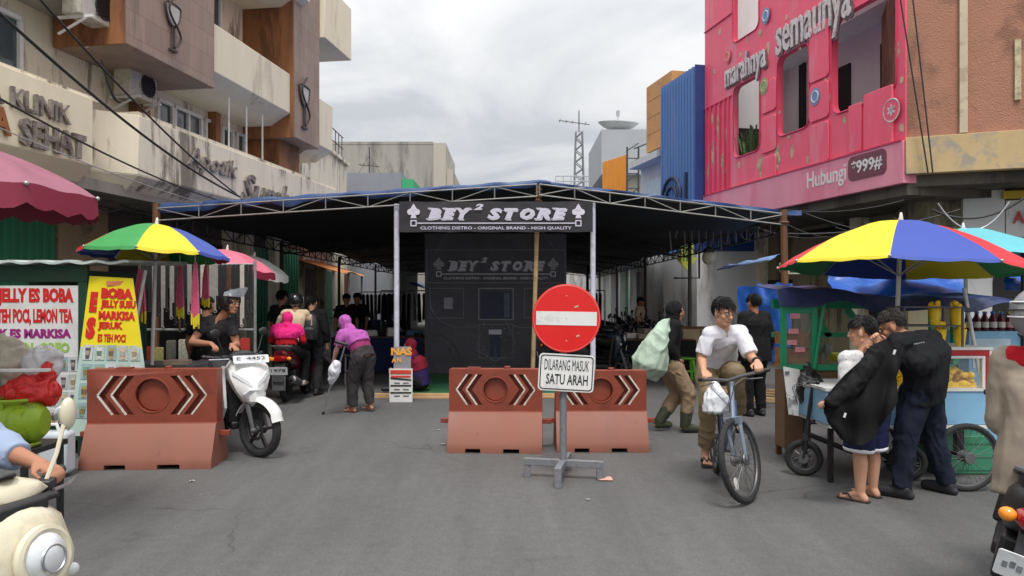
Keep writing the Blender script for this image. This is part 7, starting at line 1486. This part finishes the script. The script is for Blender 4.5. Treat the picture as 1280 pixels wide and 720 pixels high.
# blue cart with yellow snacks
dB = 6.45; X0, X1 = P(1033, 500, dB).x, P(1238, 500, dB).x; zb0 = P(0, 531, dB).z; zb1 = P(0, 489, dB).z; zf = P(0, 436, dB).z
bc = thing('snack_cart', 'light blue snack cart with red and white window frame and spoked wheels', 'food cart', ((X0 + X1) / 2, dB + .35, 0))
mb = MB(); mb.box2((X0, dB, zb0), (X1, dB + .75, zb1)); mb.build('body', LBL, bc, world=True, bevel=.008)
mb = MB(); mb.box2((X0 - .01, dB - .012, zb1), (X1 + .01, dB + .77, zb1 + .025)); mb.box2((X0 + .02, dB - .01, zb0 - .03), (X1, dB + .76, zb0 - .003)); mb.build('white_trim', WHITE, bc, world=True)
XF = P(1150, 500, dB).x
mb = MB(); mb.box2((XF, dB - .006, zf - .06), (X1, dB + .04, zf - .012)); mb.box2((X1 - .045, dB - .006, zb1 + .026), (X1 - .012, dB + .04, zf - .061)); mb.box2((X1 - .05, dB + .7, zb1 + .026), (X1, dB + .75, zf - .01)); mb.box2((X1 - .05, dB + .041, zf - .06), (X1, dB + .7, zf - .012)); mb.build('red_frame', CRED, bc, world=True, bevel=.003)
mb = MB(); mb.box2((XF - .02, dB - .012, zf - .011), (X1 + .02, dB + .77, zf + .012)); mb.box2((X1 - .075, dB - .008, zb1 + .026), (X1 - .047, dB + .035, zf - .062)); mb.box2((X1 - .011, dB - .008, zb1 + .026), (X1 + .01, dB + .035, zf - .012)); mb.box2((XF, dB - .008, zf - .085), (X1 - .075, dB + .03, zf - .062)); mb.build('white_frame', WHITE, bc, world=True, bevel=.003)
mb = MB(); mb.box2((XF, dB + .01, zb1 + .026), (X1 - .08, dB + .016, zf - .09)); mb.build('glass_pane', CLR, bc, world=True)
mb = MB(); mb.box2((XF - .1, dB + .74, zb1 + .03), (X1 - .05, dB + .755, zf - .02)); mb.build('back_panel', mat('back_grey', s2l(90, 92, 96), .6, .3, 6), bc, world=True)
mb = MB(); rr = random.Random(10)
for i in range(260):
    x = rr.uniform(XF - .1, X1 - .1); y = rr.uniform(dB + .04, dB + .5); h = zb1 + .04 + rr.uniform(0, .15) * (1 - abs((x - (XF + X1) / 2) / .4) * .4); q = V(x, y, h); mb.ell(q, (rr.uniform(.02, .05), rr.uniform(.015, .03), rr.uniform(.012, .035)), Matrix.Rotation(rr.uniform(0, 3), 3, (rr.random(), rr.random(), rr.random() + .1)), 8, 6)
mb.box2((XF - .1, dB + .05, zb1 + .026), (X1 - .09, dB + .55, zb1 + .07)); sn = mb.build('snack_heap', SNK, origin=V(XF, dB + .3, zb1)); tag(sn, 'heap of yellow fried snacks behind the glass of the blue cart', 'snacks')
mb = MB(); zs1_, zs2_ = zf + .02, P(0, 409, dB).z; zs3_ = P(0, 385, dB).z; SX0, SX1 = P(1138, 400, dB).x, P(1212, 400, dB).x
for x in (SX0, SX1):
    for y in (dB + .1, dB + .4): mb.box2((x - .008, y - .008, zf + .013), (x + .008, y + .008, zs3_))
for z in (zs2_, zs3_): mb.box2((SX0, dB + .09, z), (SX1, dB + .41, z + .012))
mb.build('cup_shelf', GPL, bc, world=True)
for i, (px, py) in enumerate(((1168, 408), (1195, 410), (1175, 436), (1200, 436))):
    q = P(px, py, dB + .2); q.z = (zs2_ + .013) if i < 2 else zf + .013; c = thing('snack_cup', ('yellow snack cup on the top shelf of the blue cart, nearer the bowed man', 'yellow snack cup on the top shelf of the blue cart, nearer the leaning pole', 'yellow snack cup on the lower shelf of the blue cart, nearer the bowed man', 'yellow snack cup on the lower shelf of the blue cart, nearer the leaning pole')[i], 'cup', q, 0, 'yellow snack cups on the blue cart')
    mb = MB(); mb.lathe([(.01, 0), (.036, 0), (.055, .15), (.052, .15), (.034, .01), (.01, .01)], 18); mb.build('cup_wall', mat('cup_yellow', s2l(246, 204, 40), .45, .08, 12), c)
    mb = MB(); rr = random.Random(i)
    for k in range(14): a = rr.uniform(0, 6.28); mb.ell((math.cos(a) * .03, math.sin(a) * .03, .15 + rr.uniform(0, .05)), (.022, .014, .02), Matrix.Rotation(a, 3, 'Y'), 8, 5)
    mb.build('snack_top', SNK, c)
for i, (x, y, r) in enumerate(((P(1208, 573, 6.22).x, 6.24, .285), (P(1208, 573, 6.22).x, 7.18, .285))):
    pass
wx = P(1208, 573, 6.22).x
wh = MB(); Mw = lambda y: Matrix.Translation((wx - bc.location.x, y - bc.location.y, .285)) @ Matrix.Rotation(R(90), 4, 'Z')
for y in (6.22, 7.26): wheel(bc, (0, 0, 0), .285, .024, 32, Mw(y), GPL, True, n=56)
mb = MB(); mb.tube([V(wx, 6.2, .285), V(wx, 7.28, .285)], .018, 8); mb.box2((wx - .03, 6.3, .285), (wx + .03, 6.36, zb0)); mb.box2((wx - .03, 7.1, .285), (wx + .03, 7.16, zb0)); mb.build('axle', BLACK, bc, world=True)
mb = MB()
for y in (dB + .08, dB + .66): mb.box2((X0 + .05, y - .02, 0), (X0 + .09, y + .02, zb0 - .03))
mb.build('prop_leg', BLACK, bc, world=True)
# green crate below and to the right of the wheel
q = G(1224, 603); gcr = thing('green_crate', 'green plastic crate on the road behind the big cart wheel', 'crate', (q.x + .05, 7.0, 0))
mb = MB(); mb.box((0, 0, .18), (.5, .4, .35)); mb.build('crate_body', mat('crate_green', s2l(52, 130, 96), .5, .1, 5), gcr, bevel=.01)
mb = MB()
for z in (.06, .18, .3): mb.box((0, -.203, z), (.5, .012, .03))
mb.build('rail', mat('crate_green', s2l(52, 130, 96), .5, .1, 5), gcr)
kb, kp, kd = bicycle('small black bicycle parked behind the boy with only its little front wheel in view', (P(1015, 0, 6.55).x + .5, 6.66, 0), 283, wr=.165, tyre=.03, frame=mat('bike_frame_black', (.02, .02, .022), .35, .2, 8), steer=12, base=.86, kid=True)
# drink fridge stall far right
fs = thing('bottle_stall', 'light blue bottle stall with rows of small capped bottles', 'stall', (5.1, 7.9, 0))
dF = 7.9; fx0, fx1 = P(1211, 400, dF).x, P(1330, 400, dF).x; fz = P(0, 414, dF).z
mb = MB(); mb.box2((fx0, dF, .1), (fx1, dF + .6, fz)); mb.build('cabinet', LBL, fs, world=True, bevel=.006)
mb = MB(); mb.box2((fx0 + .55, dF - .04, .0), (fx0 + .61, dF, 2.2)); mb.box2((fx0 + .62, dF - .03, fz - .2), (fx1, dF, fz - .12)); mb.build('black_post', BLACK, fs, world=True)
mb = MB(); a = P(1216, 460, dF - .004); mb.box2((a.x, dF - .006, a.z), (a.x + .4, dF - .002, fz - .08)); mb.build('door_print', mat('door_print_pale', s2l(190, 208, 220), .4, .12, 6), fs, world=True)
BC_ = [s2l(90, 26, 34), s2l(70, 22, 40), s2l(130, 60, 30), s2l(60, 70, 60)]; CC_ = [s2l(230, 200, 60), s2l(220, 220, 220), s2l(60, 140, 90), s2l(200, 60, 50), s2l(70, 110, 180)]
def bottle(n_):
    o = thing('drink_bottle', 'small ' + ('maroon drink bottle with yellow cap', 'plum drink bottle with white cap', 'amber drink bottle with green cap', 'dark green drink bottle with red cap', 'maroon drink bottle with blue cap')[n_] + ' in the rows on the bottle stall', 'bottle', (0, 0, 0), 0, 'bottles on the blue bottle stall')
    mb = MB(); mb.lathe([(.01, 0), (.032, 0), (.034, .01), (.034, .12), (.014, .165), (.014, .19), (.01, .19)], 12); mb.build('glass_body', mat('bottle_glass_%d' % n_, BC_[n_ % 4], .15, .1, 8), o)
    mb = MB(); mb.lathe([(.0345, .035), (.0355, .04), (.0355, .09), (.0345, .095)], 12); mb.build('paper_label', mat('bottle_label_%d' % (n_ % 3), s2l(*((214, 150, 160), (206, 200, 190), (190, 90, 90))[n_ % 3]), .6, .2, 40), o)
    mb = MB(); mb.lathe([(.01, .205), (.017, .203), (.017, .18), (.01, .18)], 10); mb.build('cap', mat('bottle_cap_%d' % (n_ % 5), CC_[n_ % 5], .4, .05), o); return o
protos = [bottle(k) for k in range(5)]; used_ = set(); rr = random.Random(3)
for row in range(2):
    for i in range(12):
        k = rr.randrange(5); p = (fx0 + .05 + i * .088, dF + .08 + row * .16, fz + .002 + row * .0)
        if k not in used_: protos[k].location = p; used_.add(k)
        else: dup(protos[k], p, rr.uniform(0, 6), protos[k]['label'])
for k in range(5):
    if k not in used_: protos[k].location = (fx0 + .05 + k * .09, dF + .42, fz + .002)
tag(MB().tube([P(1224, 466, 7.2), P(1205, 360, 7.3)], .018, 8).build('leaning_pole', WHITE, origin=P(1224, 466, 7.2)), 'white leaning pole behind the snack cups', 'pole')
# tarps and awnings on the right
def tarp(lb_, TL, TR, BL, BR, m, wav=.05, th=.008, n=(30, 20), name='tarpaulin', sd=0.):
    f = lambda u, v: (BL.lerp(BR, u)).lerp(TL.lerp(TR, u), v) + V(0, -1, 0) * wav * (noise.noise(V(u * 5 + sd, v * 4, 1)) + .5 * math.sin(u * 22 + v * 6) * .4) + V(0, 0, 1) * wav * .6 * noise.noise(V(u * 6 + sd, v * 2, 5))
    mb = MB(); mb.grid(f, n[0], n[1], th); return tag(mb.build(name, m, origin=BL), lb_, 'tarpaulin')
BT_ = mat('blue_hanging_tarp', s2l(30, 84, 168), .4, .16, 3, bump=.2, bscale=12, dirt=s2l(70, 120, 190), damt=.5, dscale=4)
tarp('blue tarp hanging like a wall behind the man in black and the cyclist', P(922, 358, 11), P(990, 354, 10.4), P(924, 452, 11), P(988, 452, 10.4), BT_, .07)
tarp('blue tarp sheet sagging behind the navy cart roof', P(1036, 330, 9.4), P(1206, 340, 9.6), P(1040, 384, 8.7), P(1206, 384, 8.9), BT_, .1, sd=3)
tarp('pale blue cloth awning over the far right shops near the globe lamp', P(975, 318, 14), P(905, 333, 15.2), P(962, 326, 12.6), P(896, 338, 13.6), mat('pale_blue_awning', s2l(112, 150, 196), .55, .1, 4), .06, sd=6)
tarp('blue tarp corner under the teal umbrella at the right edge', P(1256, 345, 8.8), P(1330, 345, 8.8), P(1256, 362, 8.4), P(1330, 366, 8.4), BT_, .04, sd=8)
# posts and globe lamp, arrow sign, wooden pole
gl_ = thing('globe_lamp', 'cream globe lamp hanging by the right shops under the tent edge', 'lamp', P(886, 322, 14.4))
mb = MB(); mb.ell((0, 0, 0), (.13, .13, .14), n=20, m=14); mb.build('globe', mat('globe_cream', s2l(206, 202, 176), .4, .04), gl_)
mb = MB(); mb.lathe([(.1, .1), (.1, .16), (.03, .2), (.02, .9)], 14); mb.build('bracket', BLACK, gl_)
ar = thing('arrow_sign', 'yellow green downward arrow sign on a dark frame by the right shops', 'sign', P(858, 318, 19))
mb = MB(); k = 19 / F; mb.prism([(-8 * k, 18 * k), (8 * k, 18 * k), (8 * k, -4 * k), (14 * k, -4 * k), (0, -20 * k), (-14 * k, -4 * k), (-8 * k, -4 * k)], .06, (0, 0, 0), (1, 0, 0), (0, 0, 1)); mb.build('arrow_board', mat('arrow_lime', s2l(168, 180, 60), .5, .08, 6), ar)
mb = MB()
for i in range(3): mb.bar(V((-4 + 4 * i) * k, -.065, 14 * k), V((-4 + 4 * i) * k, -.065, -8 * k), .04, .01)
mb.build('print_stroke', mat('arrow_dark_green', s2l(74, 110, 60), .5), ar)
mb = MB(); mb.tube([V(-.3, .1, -.6), V(.35, .1, -.6), V(.35, .1, .5)], .03, 6); mb.build('bracket', BLACK, ar)
# clutter of old motorbikes parked under the tent
base_sc = rs_
P_ = [(746, 15.5, 100), (760, 17.2, 95), (773, 19, 92), (784, 16.3, 100), (792, 21, 85), (806, 18.0, 88), (818, 21.5, 80), (826, 16.4, 100), (756, 23, 90), (770, 25.5, 95)]
dk = scooter('dark motorbike parked side on under the tent, nearest of the row', ((742 - 640) * 14.4 / F, 14.4, 0), 98, mat('dark_navy_gloss', s2l(30, 34, 44), .25, .15, 5, coat=.4), 10, '1978', kind='dark', group='motorbikes parked under the tent')
for i, (px, d, h) in enumerate(P_):
    dup(dk, ((px - 640) * d / F, d, 0), -R(h), ('dark motorbike parked under the tent behind the nearest one', 'dark motorbike parked in the middle of the right row', 'dark motorbike parked before the green shutter', 'dark motorbike parked low behind the sign disc', 'dark motorbike parked by the brown door at right', 'dark motorbike parked in front of the striped top person', 'dark motorbike farthest right in the far row', 'dark motorbike parked next to the sack carrier', 'dark motorbike deep in the street by the far shops', 'dark motorbike deepest under the tent')[i])
for i, (px, d, h) in enumerate(((455, 21, -80), (470, 25, 260), (420, 21.5, 20))):
    dup(dk, ((px - 640) * d / F, d, 0), -R(h), ('dark motorbike parked behind the left tent table', 'dark motorbike far back on the left of the street', 'dark motorbike by the brown shop doors on the left')[i])
# tables of goods under the tent
def table(px, d, w_, lb_, m, seed):
    x = (px - 640) * d / F; o = thing('market_table', lb_, 'table', (x, d, 0), 0, 'market tables under the tent'); mb = MB(); mb.box((0, 0, .76), (w_, .8, .04)); mb.build('table_top', WOOD, o)
    mb = MB(); mb.grid(lambda u, v: V(-w_ / 2 + w_ * u, -.41 - .02 * math.sin(u * 30) * v, .77 - .74 * v), 40, 3, .006); mb.build('table_cloth', m, o)
    rr = random.Random(seed)
    for i in range(9):
        mb = MB(); c = V(rr.uniform(-w_ / 2 + .15, w_ / 2 - .15), rr.uniform(-.25, .25), .785); h = rr.uniform(.05, .22); mb.box(c + V(0, 0, h / 2), (rr.uniform(.15, .35), rr.uniform(.15, .3), h), rr.uniform(0, 1), taper=.9)
        k = rr.randrange(6); q = tag(mb.build('folded_goods', mat('goods_%d' % k, s2l(*((200, 196, 190), (150, 40, 50), (60, 70, 110), (40, 40, 44), (150, 140, 120), (90, 110, 140))[k]), .8, .2, 20), origin=c, bevel=.02), ('pale', 'dark red', 'slate blue', 'black', 'khaki grey', 'light blue')[k] + ' folded goods on the ' + lb_[:lb_.index(' table') + 6].replace('market ', ''), 'goods', 'folded goods on the market tables'); q.location = o.location + c
table(474, 16.2, 1.9, 'navy draped market table left of the white tent post', C_NAVY, 1); table(448, 21, 2.2, 'grey draped market table deep under the tent', C_GREY, 2); table(812, 15.2, 1.7, 'dark draped market table by the sack carrier', C_BLACK, 3)
# clothes hung on rails left of the backdrop
def rail(px, d, lb_, seed, w_=1.5):
    o = thing('clothes_rail', lb_, 'clothes rail', ((px - 640) * d / F, d, 0)); mb = MB()
    for x in (-w_ / 2, w_ / 2): mb.tube([V(x, 0, 0), V(x, 0, 1.8)], .018, 6)
    mb.tube([V(-w_ / 2, 0, 1.8), V(w_ / 2, 0, 1.8)], .018, 6); mb.build('rail_frame', STEEL, o); rr = random.Random(seed)
    for i in range(11):
        x = -w_ / 2 + .1 + i * (w_ - .2) / 10; L = rr.uniform(.6, .95); mb = MB(); mb.grid(lambda u, v: V(x + .03 * math.sin(u * 7 + i) * (1 - v), -.22 + .44 * u, 1.74 - L * (1 - v) - .1 * abs(u - .5)), 8, 6, .03); k = rr.randrange(7)
        mb.build('hung_garment', mat('garment_%d' % k, s2l(*((40, 40, 44), (110, 44, 50), (150, 140, 130), (44, 56, 96), (190, 186, 184), (80, 90, 70), (26, 26, 28))[k]), .85, .15, 8), o)
rail(512, 19.5, 'rail of mixed hanging garments seen left of the black backdrop', 4); rail(480, 24, 'rail of hanging garments deep on the left under the tent', 5); rail(726, 18.5, 'rail of hanging garments between the backdrop and the motorbikes', 6, 1.2)
blob('goods_sack', 'white filled sack standing beside the shop doors left of the mauve headscarf', 'sack', C_WHITE, [(V(-4.3, 18, .5), (.32, .28, .5)), (V(-4.2, 18, .95), (.2, .18, .2))], 7, .03, .02); blob('goods_sack', 'pale sack of goods behind the man with the backpack', 'sack', GBG, [(V(-5.0, 17.5, .6), (.35, .3, .6))], 8, .03, .02)
# green stool, tan bench, wooden laths on the ground
p = G(857, 476); st_ = thing('plastic_stool', 'bright green plastic stool behind the sack carrier', 'stool', (p.x, p.y, 0)); GS = mat('lime_plastic', s2l(96, 170, 40), .4, .06)
mb = MB(); mb.box((0, 0, .44), (.32, .32, .035)); mb.build('seat', GS, st_, bevel=.015)
for a in (-1, 1):
    for b in (-1, 1): mb = MB(); mb.bar(V(a * .17, b * .17, 0), V(a * .12, b * .12, .43), .05, .02); mb.build('leg', GS, st_)
mb = MB(); mb.box((0, -.15, .2), (.3, .015, .03)); mb.build('brace', GS, st_)
cb_ = thing('tan_cabinet', 'tan sales cabinet behind the sack carrier by the right shops', 'cabinet', ((872 - 640) * 15.4 / F, 15.4, 0)); mb = MB(); mb.box((0, 0, .5), (1.1, .5, .98)); mb.build('carcass', mat('tan_board', s2l(170, 150, 116), .6, .1, 4), cb_, bevel=.008)
mb = MB(); mb.box((0, 0, 1.0), (1.16, .56, .03)); mb.box((0, -.255, .5), (.02, .01, .9)); mb.build('top_board', WOOD, cb_)
rr = random.Random(6); lath = None
for i in range(9):
    a = G(912 + i * 2, 476 + i * 2.0); b = G(966 + i * 3, 487 + i * 1.2); mid = (a + b) / 2; L = 1.7
    if lath is None:
        mb = MB(); mb.box((0, 0, .02), (L, .045, .03)); lath = tag(mb.build('wooden_lath', mat('raw_lath', s2l(176, 146, 104), .7, .25, 6), origin=(0, 0, 0), bevel=.004), 'long raw wooden lath lying in the loose pile on the road behind the cyclist', 'lath', 'wooden laths on the road'); o = lath
    else: o = lath.copy(); COL.objects.link(o)
    o.location = (mid.x, 11.2 + i * .22 * 1.0, .004 + .02 * (i % 2)); o.rotation_euler = (0, 0, R(-28 + rr.uniform(-7, 7)))
# litter
rr = random.Random(12); lit = None
p = G(757, 600); mb = MB(); mb.grid(lambda u, v: V(-.06 + .12 * u, -.05 + .09 * v, .008 + .012 * math.sin(u * 6) * math.sin(v * 5)), 6, 6, .002); tag(mb.build('paper_scrap', mat('salmon_paper', s2l(220, 160, 144), .7, .1), origin=(0, 0, 0)), 'salmon pink paper scrap beside the sign foot', 'litter').location = (p.x, p.y, .004)
for i, (px, py) in enumerate(((548, 538), (553, 556), (952, 500), (962, 498), (985, 505), (240, 602), (1010, 515), (735, 625))):
    p = G(px, py); s_ = rr.uniform(.5, 1.2)
    if lit is None:
        mb = MB(); mb.grid(lambda u, v: V(-.025 + .05 * u, -.02 + .035 * v, .006 + .006 * math.sin(u * 7) * math.sin(v * 5)), 5, 5, .002); lit = tag(mb.build('litter_scrap', mat('pale_litter', s2l(160, 158, 152), .7, .15), origin=(0, 0, 0)), 'tiny pale scrap of litter lying on the road', 'litter', 'litter scraps on the road'); o = lit
    else: o = lit.copy(); COL.objects.link(o)
    o.location = (p.x, p.y, .004); o.rotation_euler = (0, 0, rr.uniform(0, 6)); o.scale = (s_,) * 3
# overhead cables
def cable(lb_, a, b, sag, r=.012, n=18, m=WIRE):
    pts = [a.lerp(b, i / n) - V(0, 0, sag * 4 * (i / n) * (1 - i / n)) for i in range(n + 1)]; mb = MB(); mb.tube(pts, r, 6); return tag(mb.build('overhead_cable', m, origin=a), lb_, 'cable')
cable('black overhead cable crossing from the top left corner down to the tent corner', P(-10, 8, 6.5), P(300, 246, 12.6), .16, .016); cable('upper black cable running steeply in front of the tiled panel to the tent', P(40, -12, 6.8), P(296, 243, 12.8), .12, .013); cable('lower black cable crossing in front of the weathered clinic lettering', P(-10, 118, 6.4), P(272, 250, 12.4), .08, .011); cable('thin grey cable across the lower sign band', P(0, 160, 7), P(262, 256, 12.), .05, .006, m=STEEL)
cable('dark cable hanging down the edge between pink cladding and brown stucco', P(1124, -10, 12.75), P(1160, 216, 12.7), .0, .014); cable('second dark cable hanging down the brown stucco wall', P(1140, -10, 12.6), P(1166, 216, 12.6), -.02, .014)
cable('dark cable drooping under the yellow ledge at right', P(1165, 262, 11.6), P(1290, 240, 11.2), .25, .018); cable('pale cable loop hanging in front of the right ground floor pier', P(1172, 254, 11.5), P(1262, 252, 11.2), .42, .014, m=STEEL); cable('dark service cable along the wall above the big umbrella', P(985, 292, 12.6), P(1200, 262, 11.9), .12, .014); cable('thin dark cable from the tent corner to the right pier', P(980, 262, 11.9), P(1130, 250, 12.2), .1, .01)
cable('black cable dangling from the old air conditioner on the clinic wall', P(127, 75, 11.5), P(150, 128, 11.9), .16, .02)
for i in range(7):
    cable('thin dark utility wire along the pink building ground floor wall', P(900 + 36 * i, 262 + (i * 17) % 23, 14.6 - .33 * i), P(985 + 42 * i, 268 + (i * 29) % 31, 13.9 - .35 * i), .05 + .05 * (i % 3), .007 + .003 * (i % 2))['group'] = 'thin wires on the pink building ground floor'
for i in range(5):
    cable('thin wire sagging across the clinic ground floor under the sign band', P(70 + 40 * i, 252 + (i * 13) % 11, 11.5 + i), P(150 + 44 * i, 262 + (i * 7) % 13, 12.6 + i), .1, .008)['group'] = 'thin wires under the clinic sign band'
# small white box sign on wall, hook sign near wooden post
q = P(1012, 336, 12.6); ws_ = thing('box_sign', 'long cream box sign with a black label on the wall behind the umbrella', 'sign', q); mb = MB(); mb.prism(rrect(-.52, -.09, .52, .12, .06), .1, (0, 0, 0), (1, 0, 0), (0, 0, 1)); mb.build('sign_box', mat('box_cream', s2l(196, 196, 170), .5, .05), ws_)
mb = MB(); mb.box((-.15, -.103, .0), (.46, .006, .13)); mb.build('black_label', BLACK, ws_)
mb = MB()
for i in range(5): mb.box((-.29 + i * .07, -.108, 0), (.05, .004, .03 + .02 * (i % 2)))
mb.build('label_mark', WHITE, ws_)
